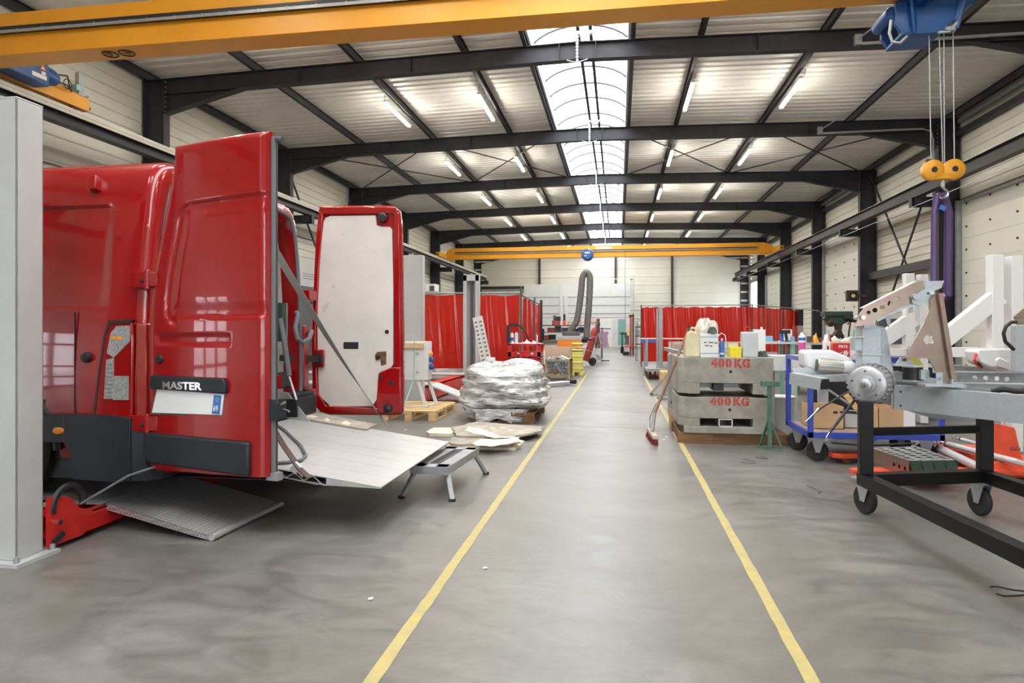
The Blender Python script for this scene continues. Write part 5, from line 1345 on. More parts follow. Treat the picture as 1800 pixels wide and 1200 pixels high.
mb = MB().m('black'); p = AY(894, 590, 12.95); mb.box(p.x - .03, p.x + .03, 12.9, 12.96, z, z + .36); mb.box(p.x, p.x + .2, 12.92, 13.0, z + .33, z + .39); mb.path([(p.x + .2, 12.95, z + .36), (p.x + .34, 12.95, z + .25), (p.x + .4, 12.95, z + .05)], .02, 6); tag(obj('welding_torch_holder', mb), 'black torch holder rising from the left end of the red welding cart', 'holder')
for k, (u, w_, h_, m_, lb) in enumerate(((925, .16, .07, 'white_plastic', 'crumpled white rag on the red welding cart'), (938, .2, .05, 'grey_metal', 'grey tool heap at the right end of the red welding cart'), (918, .1, .04, 'lift_red', 'small red tool on the red welding cart'))):
    p = AY(u, 600, 13.1); mb = MB().m(m_); random.seed(k); mb.grid(lambda a, b: (p.x - w_ / 2 + w_ * a, 13.1 + .2 * b, z + h_ * max(0, math.sin(math.pi * a) * math.sin(math.pi * b)) * (.7 + .5 * math.sin(a * 9 + k) * math.cos(b * 7))), 10, 8); tag(obj('rag' if k == 0 else 'tool', mb), lb, 'rag' if k == 0 else 'tool')
mb = MB().m('chrome'); p = AY(944, 590, 12.95); mb.tube((p.x, 12.95, z), (p.x, 12.95, z + .17), .022, 12); tag(obj('steel_tin', mb), 'slim steel tin standing at the right end of the red welding cart', 'tin')
# red and white cylinder beside the cart
p = FL(953, 688, 0)
t = thing('gas_cylinder', 'slim red and white gas cylinder standing at the right of the red welding cart', 'gas cylinder', p)
mb = MB().m('tool_red'); r_ = .055; h0 = AY(953, 640, p.y).z; h1 = AY(953, 612, p.y).z
mb.lathe([(0, .03), (r_, .03), (r_, h0), (0, h0)], (p.x, p.y, 0), 'z', 20); obj('body', mb, None, t)
mb = MB().m('text_white'); mb.lathe([(r_, h0), (r_, h1 - .08), (r_ * .7, h1 - .02), (r_ * .3, h1), (0, h1)], (p.x, p.y, 0), 'z', 20); obj('shoulder', mb, None, t, label='white painted shoulder')
mb = MB().m('rubber'); mb.ring((p.x + .06, p.y, .10), .08, .022, 'x', 20, 6); obj('wheel', mb, None, t)
mb = MB().m('dark_grey'); mb.path([(p.x - .25, p.y - .15, .5), (p.x + .04, p.y - .1, .02)], .01, 6); obj('strut', mb, None, t)
# trolley jack lying on the floor
t = thing('trolley_jack', 'silver trolley jack with black roller lying beside the mesh crate', 'jack', FL(985, 674))
a, b = FL(958, 676, .05), FL(1000, 672, .07); mb = MB().m('alu'); mb.bar(a, b, .09, .06); mb.bar(a + Vector((0, .12, 0)), b + Vector((0, .1, 0)), .03, .08); obj('body', mb, None, t, smooth=0, bevel=.01)
a, b = FL(994, 669, .08), FL(1011, 671, .08); mb = MB().m('rubber'); mb.tube(a, b, .05, 14); obj('roller', mb, None, t)
# mesh crate full of metal offcuts
Yk = 16.6; t = thing('mesh_crate', 'wire mesh crate heaped with metal offcuts', 'crate', (-1.6, Yk, 0))
x0 = AY(957, 640, Yk).x; x1 = AY(1000, 640, Yk).x; zt = AY(970, 633, Yk).z
mb = MB().m('yellow_dull'); mb.m(mat('crate_olive', (0.30, 0.27, 0.17), 0.7, 0, 0.3, 8))
for x in (x0, x1):
    for y in (Yk, Yk + 1.0): mb.box(x - .025, x + .025, y - .025, y + .025, 0, zt)
for z in (.12, zt): 
    mb.box(x0, x1, Yk - .02, Yk + .02, z - .025, z + .025); mb.box(x0, x1, Yk + .98, Yk + 1.02, z - .025, z + .025); mb.box(x0 - .02, x0 + .02, Yk, Yk + 1, z - .025, z + .025); mb.box(x1 - .02, x1 + .02, Yk, Yk + 1, z - .025, z + .025)
obj('frame', mb, None, t, smooth=0)
mb = MB().m('galv')
for k in range(1, 13): x = x0 + (x1 - x0) * k / 13; mb.box(x - .004, x + .004, Yk - .004, Yk + .004, .12, zt)
for k in range(1, 8): z = .12 + (zt - .12) * k / 8; mb.box(x0, x1, Yk - .004, Yk + .004, z - .004, z + .004); mb.box(x1 - .004, x1 + .004, Yk, Yk + 1, z - .004, z + .004)
obj('mesh', mb, None, t, smooth=0)
mb = MB().m('wood_dark'); mb.box(x1 + .0, x1 + .02, Yk + .05, Yk + .95, .15, zt + .02); obj('side_board', mb, None, t, smooth=0)
random.seed(21); mb = MB()
for k in range(260):
    mb.m(random.choice(['galv', 'grey_metal', 'dark_grey', 'alu', 'dust', 'rust'])); c = (random.uniform(x0 + .06, x1 - .06), Yk + random.uniform(.05, .9), random.uniform(.15, zt + .03))
    mb.cbox(c, random.uniform(.03, .16), random.uniform(.02, .1), random.uniform(.01, .07), random.uniform(0, 3), random.uniform(-.8, .8), random.uniform(-.8, .8))
mb.m('white_plastic').cbox((x0 + .5, Yk + .3, zt + .05), .25, .12, .03, .2, .2, .4); mb.m('white_plastic').cbox((x0 + .14, Yk + .2, zt + .03), .16, .12, .03, .3, 0, -.2)
o = obj('metal_offcuts', mb, None, smooth=0); tag(o, 'jumble of metal offcuts filling the wire mesh crate', 'scrap metal', None, 'stuff')
mb = MB().m('rust'); q = AY(976, 653, Yk - .02); mb.lathe([(.025, 0), (.065, 0), (.065, -.02), (.025, -.02)], (q.x, Yk - .02, q.z), 'y', 18); obj('round_flange', mb, None, t)
# large cardboard box behind
Yb = 18.6; t = thing('cardboard_box', 'large open cardboard box behind the mesh crate', 'box', (-1.9, Yb, 0), 'cardboard boxes')
a, b = AY(948, 606, Yb), AY(1021, 640, Yb); M['card_light'] = mat('card_light', (0.66, 0.52, 0.38), 0.8, 0, 0.05, 3)
mb = MB().m('card_light'); z1 = AY(980, 611, Yb).z
mb.box(a.x, b.x - .1, Yb, Yb + .01, .1, z1); mb.box(a.x, b.x - .1, Yb + 1.1, Yb + 1.11, .1, z1); mb.box(a.x, a.x + .01, Yb, Yb + 1.1, .1, z1); mb.box(b.x - .11, b.x - .1, Yb, Yb + 1.1, .1, z1); mb.box(a.x, b.x - .1, Yb, Yb + 1.1, .1, .11); obj('body', mb, None, t, smooth=0)
mb = MB().m('card_light'); mb.add([(b.x - .1, Yb, z1), (b.x - .1, Yb + 1.1, z1), (b.x + .12, Yb + 1.1, z1 + .02), (b.x + .12, Yb, z1 + .02)], [(0, 1, 2, 3)]); obj('flap', mb, None, t, smooth=0, solid=.006)
mb = MB().m('wood'); mb.box(a.x, b.x - .1, Yb, Yb + 1.1, .0, .1); tag(obj('wooden_pallet', mb, None, smooth=0), 'low pallet under the large open cardboard box', 'pallet', 'wooden pallets')
# yellow plastic crate end
p = FL(1013, 660); a = AY(1005, 614, p.y); b = AY(1024, 660, p.y)
t = thing('yellow_container', 'tall yellow plastic container with rounded ribs at the edge of the walkway', 'container', p)
mb = MB().m('yellow_dull'); mb.box(a.x, b.x, p.y, p.y + .28, .08, a.z - .06)
for k in range(5): z = .16 + k * .17; mb.box(a.x - .012, b.x + .012, p.y - .012, p.y + .29, z, z + .06)
mb.lathe([(0, 0), (.09, 0), (.09, .05), (.05, .09), (0, .09)], ((a.x + b.x) / 2, p.y + .14, a.z - .09), 'z', 18); obj('body', mb, None, t, bevel=.03, smooth=50)
mb = MB().m('yellow_dull'); mb.box(a.x - .03, a.x + .08, p.y - .02, p.y + .3, 0, .09); mb.box(b.x - .08, b.x + .03, p.y - .02, p.y + .3, 0, .09); obj('foot', mb, None, t, smooth=0, bevel=.01)
# ================================================================== right side of the walkway
YB = 7.64
def px(u, Y): return AY(u, 600, Y).x
def pzz(v, Y, u=1100): return AY(u, v, Y).z
# timber pallet and two 400 kg concrete blocks
t = thing('timber_skid', 'dark stained timber skid under the two stacked concrete blocks', 'pallet', (1.2, 8.1, 0))
mb = MB().m('wood_dark'); mb.box(.66, 1.86, YB + .0, YB + .1, .0, .115); obj('beam', mb, None, t, smooth=0, bevel=.004)
mb = MB().m('wood_dark'); mb.box(.66, 1.86, YB + .85, YB + .95, .0, .115); obj('beam', mb, None, t, smooth=0, bevel=.004)
mb = MB().m('wood_dark'); mb.box(.67, .80, YB + .1, YB + .85, .02, .115); mb.box(1.7, 1.84, YB + .1, YB + .85, .02, .115); obj('bearer', mb, None, t, smooth=0)
def block(z0, lip, label):
    t = thing('concrete_block', label, 'concrete block', (1.18, YB + .5, z0), 'stacked concrete test weights')
    H_ = .405 if not lip else .40
    xa, xb = .665, 1.68 if not lip else 1.66; y0 = YB - .0; y1 = YB + .95; ch = .115
    mb = MB().m('concrete_blk')
    zt = z0 + H_; zs = z0 + (.06 if lip else .0)
    # fork pocket cut through: legs left and right, deck above
    f0, f1 = xa + .235, xa + .80; zp = zs + (.075 if not lip else .015); zq = zs + (.16 if not lip else .105)
    def pl(x0, x1, za, zb, cl, cr):
        poly = [(x0 + (ch if cl else 0), y0), (x1 - (0 if not cr else ch * 0), y0), (x1, y0), (x1, y1), (x0, y1), (x0, y0 + (ch if cl else 0))]
        q = []
        for p in poly:
            if not q or (abs(q[-1][0] - p[0]) + abs(q[-1][1] - p[1])) > 1e-5: q.append(p)
        mb.prism(q, za, zb, 'z')
    zl = zs if not lip else zs
    if not lip:
        pl(xa, xb, zs + .12, zt, True, False)
        pl(xa, f0, zs, zs + .12, True, False); mb.box(f1, xb - .0, y0, y1, zs, zs + .12)
    else:
        pl(xa, xb, zq, zt, True, False); pl(xa, f0, zp, zq, True, False); mb.box(f1, xb, y0, y1, zp, zq)
        mb.box(xa + .06, xb, y0 - .015, y1, z0, z0 + .075)
    o = obj('body', mb, None, t, smooth=0, bevel=.006)
    if lip:
        mb = MB().m('concrete_blk')
        for x in (xa + .23, xa + .28): mb.box(x - .002, x + .002, y0 - .0165, y0 - .015, z0, z0 + .075)
        mb.m('alu'); cx = xa + .51
        for b_ in ((cx - .075, cx + .075, zq - .012, zq - .002), (cx - .075, cx + .075, zp, zp + .01), (cx - .075, cx - .065, zp, zq), (cx + .065, cx + .075, zp, zq)): mb.box(b_[0], b_[1], y0 - .004, y0 + .5, b_[2], b_[3])
        obj('steel_channel', mb, None, t, smooth=0, label='pale steel box section in the slot')
    else:
        mb = MB().m('dark_grey'); mb.box(f0 + .16, f0 + .27, y0 + .1, y1 - .1, zs + .03, zs + .12); mb.m('grey_metal'); mb.box(f0, f0 + .16, y0 + .25, y0 + .26, zs + .05, zs + .12); mb.box(f0 + .27, f0 + .44, y0 + .25, y0 + .26, zs + .05, zs + .12)
        obj('slot_insert', mb, None, t, smooth=0, label='grey steel insert seen in the fork slot')
    zc = pzz(639 if not lip else 706, y0, 1280); xc = (px(1247, y0) + px(1319, y0)) / 2 - (.0 if not lip else .01)
    mb = MB()
    for k, ch_ in enumerate('400 KG'):
        if ch_ == ' ': continue
        x = xc + (-.167, -.09, -.012, 0, .084, .174)[k]
        mb.m('red_letter'); text_mb(ch_, .122, frame_T((x, y0 - .0012, zc), (1, 0, 0), (0, 0, 1)), .001, bold=.008, squash=.92, mb=mb)
        mb.m('concrete_blk')
        if ch_ in '04G': mb.box(x - .003 + (.006 if ch_ == '4' else 0), x + .004 + (.006 if ch_ == '4' else 0), y0 - .0026, y0 - .0018, zc - .043, zc + .043)
        if ch_ == 'K': mb.box(x - .013, x - .007, y0 - .0026, y0 - .0018, zc - .043, zc + .043)
    st = obj('lettering', mb, None, t, smooth=0, label='red stencilled weight lettering')
    mb = MB().m('black'); mb.lathe([(.017, 0), (.017, -.002), (0, -.002)], (xc + .01, y0, zc - .088), 'y', 18); obj('lifting_hole', mb, None, t)
    return t
block(.115, True, 'lower concrete block stencilled with its weight, standing on the timber skid')
block(.553, False, 'upper concrete block stencilled with its weight, carrying cans and rags')
ZT = .553 + .405
# goods on the block
def jug():
    x0, x1 = px(1204, 7.75), px(1231, 7.75); z1 = pzz(580, 7.75)
    t = thing('jerrycan', 'yellowed plastic jerrycan at the left end of the concrete blocks', 'jerrycan', ((x0 + x1) / 2, 7.85, ZT))
    mb = MB().m('jerry'); mb.prism([(x0, ZT), (x1 - .01, ZT), (x1, ZT + .05), (x1 - .005, z1 - .09), (x1 - .03, z1 - .03), (x1 - .08, z1 - .01), (x0 + .06, z1), (x0 + .035, z1 - .03), (x0 + .01, z1 - .12), (x0 + .0, ZT + .05)], 7.72, 7.95, 'y')
    obj('body', mb, None, t, bevel=.015, smooth=50)
    mb = MB().m('jerry'); mb.path([(x0 + .07, 7.84, z1 - .01), (x0 + .08, 7.84, z1 + .025), (x0 + .13, 7.84, z1 + .02), (x0 + .14, 7.84, z1 - .02)], .013, 8); obj('handle', mb, None, t)
    mb = MB().m('cloth_dark'); mb.lathe([(0, 0), (.025, 0), (.025, .03), (0, .03)], (x0 + .045, 7.80, z1 - .01), 'z', 12); obj('cap', mb, None, t)
jug()
x0, x1 = px(1231, 7.72), px(1263, 7.72); z1 = pzz(586, 7.72)
t = thing('carton', 'white carton with two blue stripes on the concrete blocks', 'box', ((x0 + x1) / 2, 7.85, ZT))
mb = MB().m('white_plastic'); mb.box(x0, x1, 7.72, 7.98, ZT, z1); obj('body', mb, None, t, smooth=0, bevel=.004)
mb = MB().m(mat('pale_blue', (0.25, 0.50, 0.72), 0.5)); M['pale_blue'] = mb.mats[0]
for v in (592, 620): z = pzz(v, 7.72); mb.box(x0, x1, 7.7185, 7.72, z - .006, z + .006)
obj('stripe', mb, None, t, smooth=0)
mb = MB().m('dark_grey')
for k, (dx, dz, w_) in enumerate(((.04, -.10, .03), (.09, -.10, .05), (.15, -.105, .04), (.05, -.135, .04), (.10, -.14, .03))): mb.box(x0 + dx, x0 + dx + w_, 7.7185, 7.72, z1 + dz - .006, z1 + dz + .006)
obj('printing', mb, None, t, smooth=0)
# rags piled on jug and carton
def rag(name, c, r, h, m_, label, seed, cat='rag', zmin=None, group=None):
    random.seed(seed); ph = [random.uniform(0, 6) for _ in range(6)]
    mb = MB().m(m_)
    def f(u, v):
        th = u * 6.2832; rr = math.sin(v * math.pi / 2) ; w_ = 1 + .22 * math.sin(3 * th + ph[0]) + .12 * math.sin(7 * th + ph[1] + v * 4)
        z = c[2] + h * (math.cos(v * math.pi / 2) ** .8) * (1 + .18 * math.sin(5 * th + ph[2] + v * 5)) + .02 * math.sin(9 * th + ph[3]) * v * (1 - v) * 4
        return (c[0] + rr * w_ * r[0] * math.cos(th), c[1] + rr * w_ * r[1] * math.sin(th), max(z, c[2]))
    mb.grid(f, 36, 10); return tag(obj(name, mb, None, smooth=70), label, cat, group)
z = z1
rag('rag', (px(1241, 7.85), 7.85, z), (.11, .10), .15, 'cloth_white', 'pale crumpled rag heaped on the white striped carton', 1, group='rags on the concrete blocks')
rag('rag', (px(1251, 7.8), 7.76, z), (.055, .05), .06, 'cloth_dark', 'small dark green rag in front of the pale rag on the carton', 2, group='rags on the concrete blocks')
mb = MB().m('white_plastic'); mb.tube((px(1257, 7.8), 7.86, z), (px(1257, 7.8), 7.86, z + .11), .008, 8); tag(obj('marker_pen', mb), 'white pen standing beside the rag on the carton', 'pen')
# blue soap bottle with hose
x0, x1 = px(1266, 7.74), px(1274, 7.74); z1 = pzz(598, 7.74)
t = thing('pump_bottle', 'blue bottle with a curved white pump tube on the concrete blocks', 'bottle', ((x0 + x1) / 2, 7.78, ZT))
mb = MB().m('blue_bottle'); mb.lathe([(0, 0), (.027, 0), (.027, z1 - ZT - .02), (.015, z1 - ZT), (0, z1 - ZT)], ((x0 + x1) / 2, 7.78, ZT), 'z', 18); obj('body', mb, None, t)
mb = MB().m('white_plastic'); mb.lathe([(.0275, .03), (.0275, .05)], ((x0 + x1) / 2, 7.78, ZT), 'z', 18, cap=False); cx = (x0 + x1) / 2
mb.tube((cx, 7.78, z1), (cx, 7.78, z1 + .025), .01, 8); obj('pump', mb, None, t)
mb = MB().m('white_plastic'); mb.path([(cx - .045 + .0, 7.82, ZT + .02 * 0 + .0), (cx - .045, 7.82, z1 - .02), (cx - .035, 7.82, z1 + .05), (cx, 7.82, z1 + .085), (cx + .04, 7.82, z1 + .06), (cx + .05, 7.82, z1), (cx + .05, 7.82, ZT + .01)], .006, 8); obj('tube', mb, None, t)
x0, x1 = px(1283, 7.74), px(1303, 7.74); z1 = pzz(609, 7.74); mb = MB().m('yellow'); mb.box(x0, x1, 7.72, 7.86, ZT, z1); tag(obj('carton', mb, None, smooth=0, bevel=.003), 'small bright yellow carton on the concrete blocks', 'box')
x0, x1 = px(1280, 7.95), px(1296, 7.95); mb = MB().m('jerry'); mb.box(x0, x1, 7.9, 8.0, ZT, pzz(603, 7.95)); tag(obj('carton', mb, None, smooth=0), 'cream carton half hidden behind the yellow one', 'box')
x0, x1 = px(1305, 7.72), px(1333, 7.72); z1 = pzz(583, 7.72)
t = thing('metal_canister', 'tall plain silver canister at the right end of the concrete blocks', 'canister', ((x0 + x1) / 2, 7.8, ZT))
mb = MB().m(mat('dull_silver', (0.62, 0.64, 0.66), 0.4, 0.15, 0.06, 6)); M['dull_silver'] = mb.mats[0]; mb.box(x0, x1, 7.72, 7.86, ZT, z1); obj('body', mb, None, t, smooth=40, bevel=.012)
mb = MB().m('lift_red'); mb.tube((x0 + .045, 7.79, z1), (x0 + .045, 7.79, z1 + .03), .014, 10); mb.path([(x0 + .04, 7.79, z1 + .03), (x0 + .04, 7.79, z1 + .055), (x0 + .08, 7.79, z1 + .055)], .007, 6); obj('spout', mb, None, t)
mb = MB().m('dark_grey'); mb.path([(x0 + .08, 7.79, z1), (x0 + .09, 7.79, z1 + .02), (x0 + .12, 7.79, z1 + .02), (x0 + .13, 7.79, z1)], .007, 6); obj('handle', mb, None, t)
x0, x1 = px(1325, 8.1), px(1344, 8.1); z1 = pzz(579, 8.1); mb = MB().m('white_plastic'); mb.box(x0, x1, 8.05, 8.2, ZT, z1); mb.lathe([(0, 0), (.012, 0), (.012, .03), (0, .03)], (x1 - .03, 8.12, z1), 'z', 10); tag(obj('canister', mb, None, smooth=40, bevel=.006), 'white plastic canister behind the silver one', 'canister')
rag('rag', (px(1341, 7.9), 7.95, ZT), (.06, .06), .05, 'dark_grey', 'dark rag at the right rim of the concrete blocks', 6, group='rags on the concrete blocks')

# broom leaning on the block
t = thing('broom', 'push broom with brown handle and dark red bristles leaning on the concrete blocks', 'broom', (.36, 7.9, 0))
a = FL(1135, 755, .10); b = FL(1146, 778, .10); hb0, hb1 = Vector((.36, 8.05, .085)), Vector((.40, 7.42, .085))
mb = MB().m(mat('broom_wood', (0.48, 0.38, 0.30), 0.7, 0, 0.2, 8)); mb.bar(hb0, hb1, .06, .04); obj('head', mb, None, t, smooth=0, bevel=.005)
random.seed(5); mb = MB().m(mat('bristle', (0.22, 0.03, 0.035), 0.8, 0, 0.3, 30))
for k in range(99):
    p = hb0.lerp(hb1, (k // 3 + .5) / 33) + Vector((((k % 3) - 1) * .018, 0, -.02)); mb.bar(p, p + Vector((random.uniform(-.02, .02), random.uniform(-.02, .012), -.062)), .014, .014)
obj('bristles', mb, None, t, smooth=0)
top = AY(1213, 573, 7.9); m1 = hb0.lerp(hb1, .5)
mb = MB().m(mat('handle_wood', (0.28, 0.16, 0.10), 0.55, 0, 0.2, 6)); bot = Vector((.40, 7.80, .27)); mb.tube(bot, top, .016, 10, .014); mb.m('black').tube(top - (top - bot).normalized() * .06, top, .018, 10); obj('handle', mb, None, t)
mb = MB().m('grey_metal'); mb.tube(m1 + Vector((0, 0, .02)), bot + (top - bot).normalized() * .04, .02, 10, .018); mb.path([hb0.lerp(hb1, .15) + Vector((0, 0, .02)), hb0.lerp(hb1, .1) + Vector((0, 0, .14)), bot + (top - bot).normalized() * .16 + Vector((-.03, 0, .0)), bot + (top - bot).normalized() * .22], .006, 6); obj('socket', mb, None, t)

# narrow brown canister between line and block
p = FL(1182, 748); t = thing('spray_canister', 'narrow brown cardboard wrapped canister standing on the yellow line by the blocks', 'canister', p)
x0, x1 = px(1176, 8.75), px(1186, 8.75); mb = MB().m('cardboard'); mb.box(x0, x1, 8.7, 8.78, 0, pzz(716, 8.7)); mb.m('black').box(x1, x1 + .02, 8.7, 8.8, 0, pzz(716, 8.7) + .05); obj('body', mb, None, t, smooth=0, bevel=.004)
z = pzz(716, 8.7); cx = (x0 + x1) / 2; mb = MB().m('chrome'); mb.lathe([(.03, 0), (.03, .02), (.012, .05), (.012, .07), (0, .07)], (cx, 8.74, z), 'z', 14); mb.m('purple').lathe([(.018, .06), (.018, .09), (0, .09)], (cx, 8.74, z), 'z', 12); mb.m('lift_red').tube((cx - .01, 8.74, z + .1), (cx + .03, 8.74, z + .125), .014, 8); obj('valve', mb, None, t)

# grey steel jig behind the blocks: table edge, legs and triangular foot
Yj = 10.2
t = thing('steel_jig', 'grey welded steel jig with a wide triangular foot standing behind the concrete blocks', 'steel frame', (1.0, Yj, 0))
gp = 'grey_metal'
a = AY(1170, 613, 11.2); b = AY(1203, 621, 9.3)
mb = MB().m(gp); mb.bar(a, b, .06, .05); mb.bar(a, (a.x + 1.5, a.y, a.z), .06, .05); mb.bar(b, (b.x + 1.2, b.y, b.z), .06, .05); obj('top_frame', mb, None, t, smooth=0)
mb = MB().m(gp); x0, x1 = px(1175, Yj), px(1196, Yj); mb.box(x0, x1, Yj, Yj + .2, 0.02, pzz(622, Yj)); obj('column', mb, None, t, smooth=0)
f0 = FL(1143, 693, .02); f1 = FL(1190, 696, .02); a = AY(1176, 655, f0.y)
mb = MB().m(gp); mb.bar(f0, (px(1176, f0.y), f0.y, pzz(655, f0.y)), .05, .05); mb.bar(f0, (px(1196, f0.y), f0.y, .02), .05, .04); mb.bar((px(1155, f0.y - .7), f0.y - .75, .02), (px(1192, f0.y - .7), f0.y - .65, pzz(665, f0.y - .7)), .04, .05); mb.bar((px(1155, f0.y - .7), f0.y - .75, .02), (px(1195, f0.y - .7), f0.y - .75, .02), .05, .04); obj('foot', mb, None, t, smooth=0)
mb = MB().m(gp); mb.box(px(1175, f0.y + .1), px(1197, f0.y + .1), f0.y - .1, f0.y + .3, 0, pzz(676, f0.y)); obj('base', mb, None, t, smooth=0)
mb = MB().m('jerry'); p = AY(1186, 638, 9.6); mb.lathe([(0, 0), (.06, .02), (.07, .1), (.05, .22), (0, .25)], (p.x + .1, 9.6, p.z - .25), 'z', 14); tag(obj('sack', mb), 'pale sack between the jig and the concrete blocks', 'sack')

# grey panel cart at the right edge of the walkway
Yc = 18.0
t = thing('panel_cart', 'grey steel platform cart with upright grey profiles by the right curtain', 'cart', (1.0, Yc, 0))
mb = MB().m(gp); x0, x1 = px(1130, 19.5), px(1166, 17.4); mb.box(x0, x1, 17.2, 19.6, .20, .27); obj('deck', mb, None, t, smooth=0)
for (u0, u1, v0, Y) in ((1154, 1157, 542, 17.6), (1158, 1165, 540, 17.6)):
    mb = MB().m(gp); mb.box(px(u0, Y), px(u1, Y), Y, Y + .1, .27, pzz(v0, Y)); obj('upright', mb, None, t, smooth=0)
mb = MB().m(gp); mb.box(px(1135, 18.3), px(1139, 18.3), 18.3, 18.36, .27, pzz(596, 18.3)); obj('upright', mb, None, t, smooth=0)
for x, y in ((x0 + .1, 17.35), (x1 - .1, 17.35), (x0 + .1, 19.4), (x1 - .1, 19.4)):
    mb = MB().m('rubber'); mb.lathe([(0, -.025), (.085, -.025), (.095, 0), (.085, .025), (0, .025)], (x, y, .095), 'x', 18); mb.m(gp).box(x - .04, x + .04, y - .04, y + .04, .1, .2); obj('wheel', mb, None, t)
mb = MB().m('white_paint'); z = pzz(594, 18.4); mb.box(px(1127, 18.4), px(1230, 18.4), 18.4, 18.8, z - .03, z); mb.m('blue_bottle').box(px(1127, 18.38), px(1154, 18.38), 18.36, 18.4, z - .12, z - .05)
for x in (px(1134, 18.4), px(1228, 18.4)): mb.m(gp).box(x - .03, x + .03, 18.5, 18.56, 0, z - .03)
tag(obj('work_table', mb, None, smooth=0), 'thin white topped table with a blue edge in front of the right curtain', 'table')
pallet('small stack of wooden pallets on the floor by the grey panel cart', .98, 1.75, 15.6, 16.5, 0, 'x', 'wood'); pallet('upper wooden pallet beside the grey panel cart', .98, 1.75, 15.62, 16.5, .145, 'x', 'wood')
o = [q for q in COL.objects if q.get('label') == 'small stack of wooden pallets on the floor by the grey panel cart'][0]; o['label'] = 'lower wooden pallet beside the grey panel cart'
# yellow mesh frame and shelving between jig and curtain
t = thing('storage_rack', 'wire mesh rack with cartons behind the jerrycan', 'rack', (2.0, 15.5, 0))
Y = 15.4; x0, x1 = px(1178, Y), px(1330, Y); zt = pzz(600, Y)
mb = MB().m('dust')
for x in (x0, x1): mb.box(x - .03, x + .03, Y, Y + .06, 0, zt)
for z in (zt, zt - .35): mb.box(x0, x1, Y, Y + .06, z - .03, z)
mb.box(x0, x1, Y + .06, Y + .6, zt - .37, zt - .35)
for k in range(1, 30): x = x0 + (x1 - x0) * k / 30; mb.box(x - .004, x + .004, Y + .02, Y + .03, .1, zt)
obj('frame', mb, None, t, smooth=0)
mb = MB().m('card_light'); mb.box(px(1278, Y), px(1298, Y), Y + .1, Y + .5, zt - .35, zt - .02); tag(obj('carton', mb, None, smooth=0), 'brown carton on the mesh rack above the small yellow carton', 'box')
mb = MB().m('card_light'); mb.box(px(1185, Y), px(1200, Y), Y + .1, Y + .5, zt - .35, zt - .05); tag(obj('carton', mb, None, smooth=0), 'brown carton on the mesh rack left of the jerrycan', 'box')

# right welding curtains
GR = 'red welding curtains on the right'
zt = 2.03
segs = [(1127, 1133), (1134, 1152), (1166, 1212), (1213, 1262), (1263, 1320)]
lbs = ['narrow dark red curtain strip at the left end of the right enclosure', 'red curtain strip left of the grey profiles', 'red curtain panel just right of the grey profiles', 'red curtain panel above the jerrycan and striped carton', 'red curtain panel above the silver canister']
for k, (a, b) in enumerate(((.78, 1.04), (1.0, 1.60), (1.56, 2.62), (2.56, 3.52), (3.46, 4.50))):
    curtain('c', (a, 23.3), (b, 23.3 + .02 * k), .17, zt, lbs[k], GR, (b - a) * 1.6, .05, 30 + k)
for k, (a, b) in enumerate(((0, .34), (.33, .67), (.66, 1))):
    P0, P1 = Vector((4.47, 23.3)), Vector((7.0, 27.9)); A, B = P0.lerp(P1, a), P0.lerp(P1, b)
    curtain('c', A, B, .17, zt, ['red curtain panel above the blue trolley handle', 'red curtain panel second from the far right end', 'red curtain panel at the far right end of the enclosure'][k], GR, 3, .06, 40 + k)
rail([(.78, 23.3, 2.10), (4.45, 23.3, 2.10), (7.0, 27.9, 2.10), (8.6, 30.5, 2.08)], 'thin grey rail carrying the right red welding curtains', .018, posts=[(.78, 23.3, 2.12), (4.45, 23.3, 2.12), (7.0, 27.9, 2.12)])

# green axle stand
t = thing('axle_stand', 'green steel stand with a cross head in front of the concrete blocks', 'stand', (1.56, 7.36, 0))
c = Vector((1.585, 7.38, 0)); zt = pzz(673, 7.38, 1355)
mb = MB().m('green_paint'); mb.box(c.x - .02, c.x + .02, c.y - .02, c.y + .02, .02, zt); obj('column', mb, None, t, smooth=0)
mb = MB().m('green_paint'); mb.box(px(1338, 7.38), px(1370, 7.38), c.y - .035, c.y + .035, zt - .035, zt + .02); obj('head', mb, None, t, smooth=0, bevel=.003)
mb = MB().m('green_paint'); f = [FL(1326, 786), FL(1352, 790), FL(1376, 794), FL(1350, 784)]
mb.add([(p.x, p.y, .012) for p in (f[0], f[2], f[3])] + [(p.x, p.y, 0) for p in (f[0], f[2], f[3])], [(0, 1, 2), (3, 4, 5), (0, 1, 4, 3), (1, 2, 5, 4), (2, 0, 3, 5)]); obj('base', mb, None, t, smooth=0)
for p in (FL(1336, 784), FL(1374, 790)):
    mb = MB().m('green_paint'); mb.bar((p.x, p.y, .012), (c.x, c.y, .33), .022, .02); obj('brace', mb, None, t, smooth=0)

# white bucket
p = FL(1375, 775); t = thing('bucket', 'white plastic bucket with a lid behind the green stand', 'bucket', (2.0, 8.4, 0))
cx, cy = px(1372, 8.5), 8.5; zt = pzz(700, 8.5, 1370)
mb = MB().m('white_plastic'); mb.lathe([(0, 0), (.13, 0), (.165, zt), (.158, zt), (.125, .02), (0, .02)], (cx, cy, 0), 'z', 28); obj('body', mb, None, t)
mb = MB().m('white_plastic'); mb.lathe([(0, zt), (.165, zt), (.175, zt + .01), (.175, zt + .03), (.15, zt + .035), (0, zt + .03)], (cx, cy, 0), 'z', 28); obj('lid', mb, None, t)

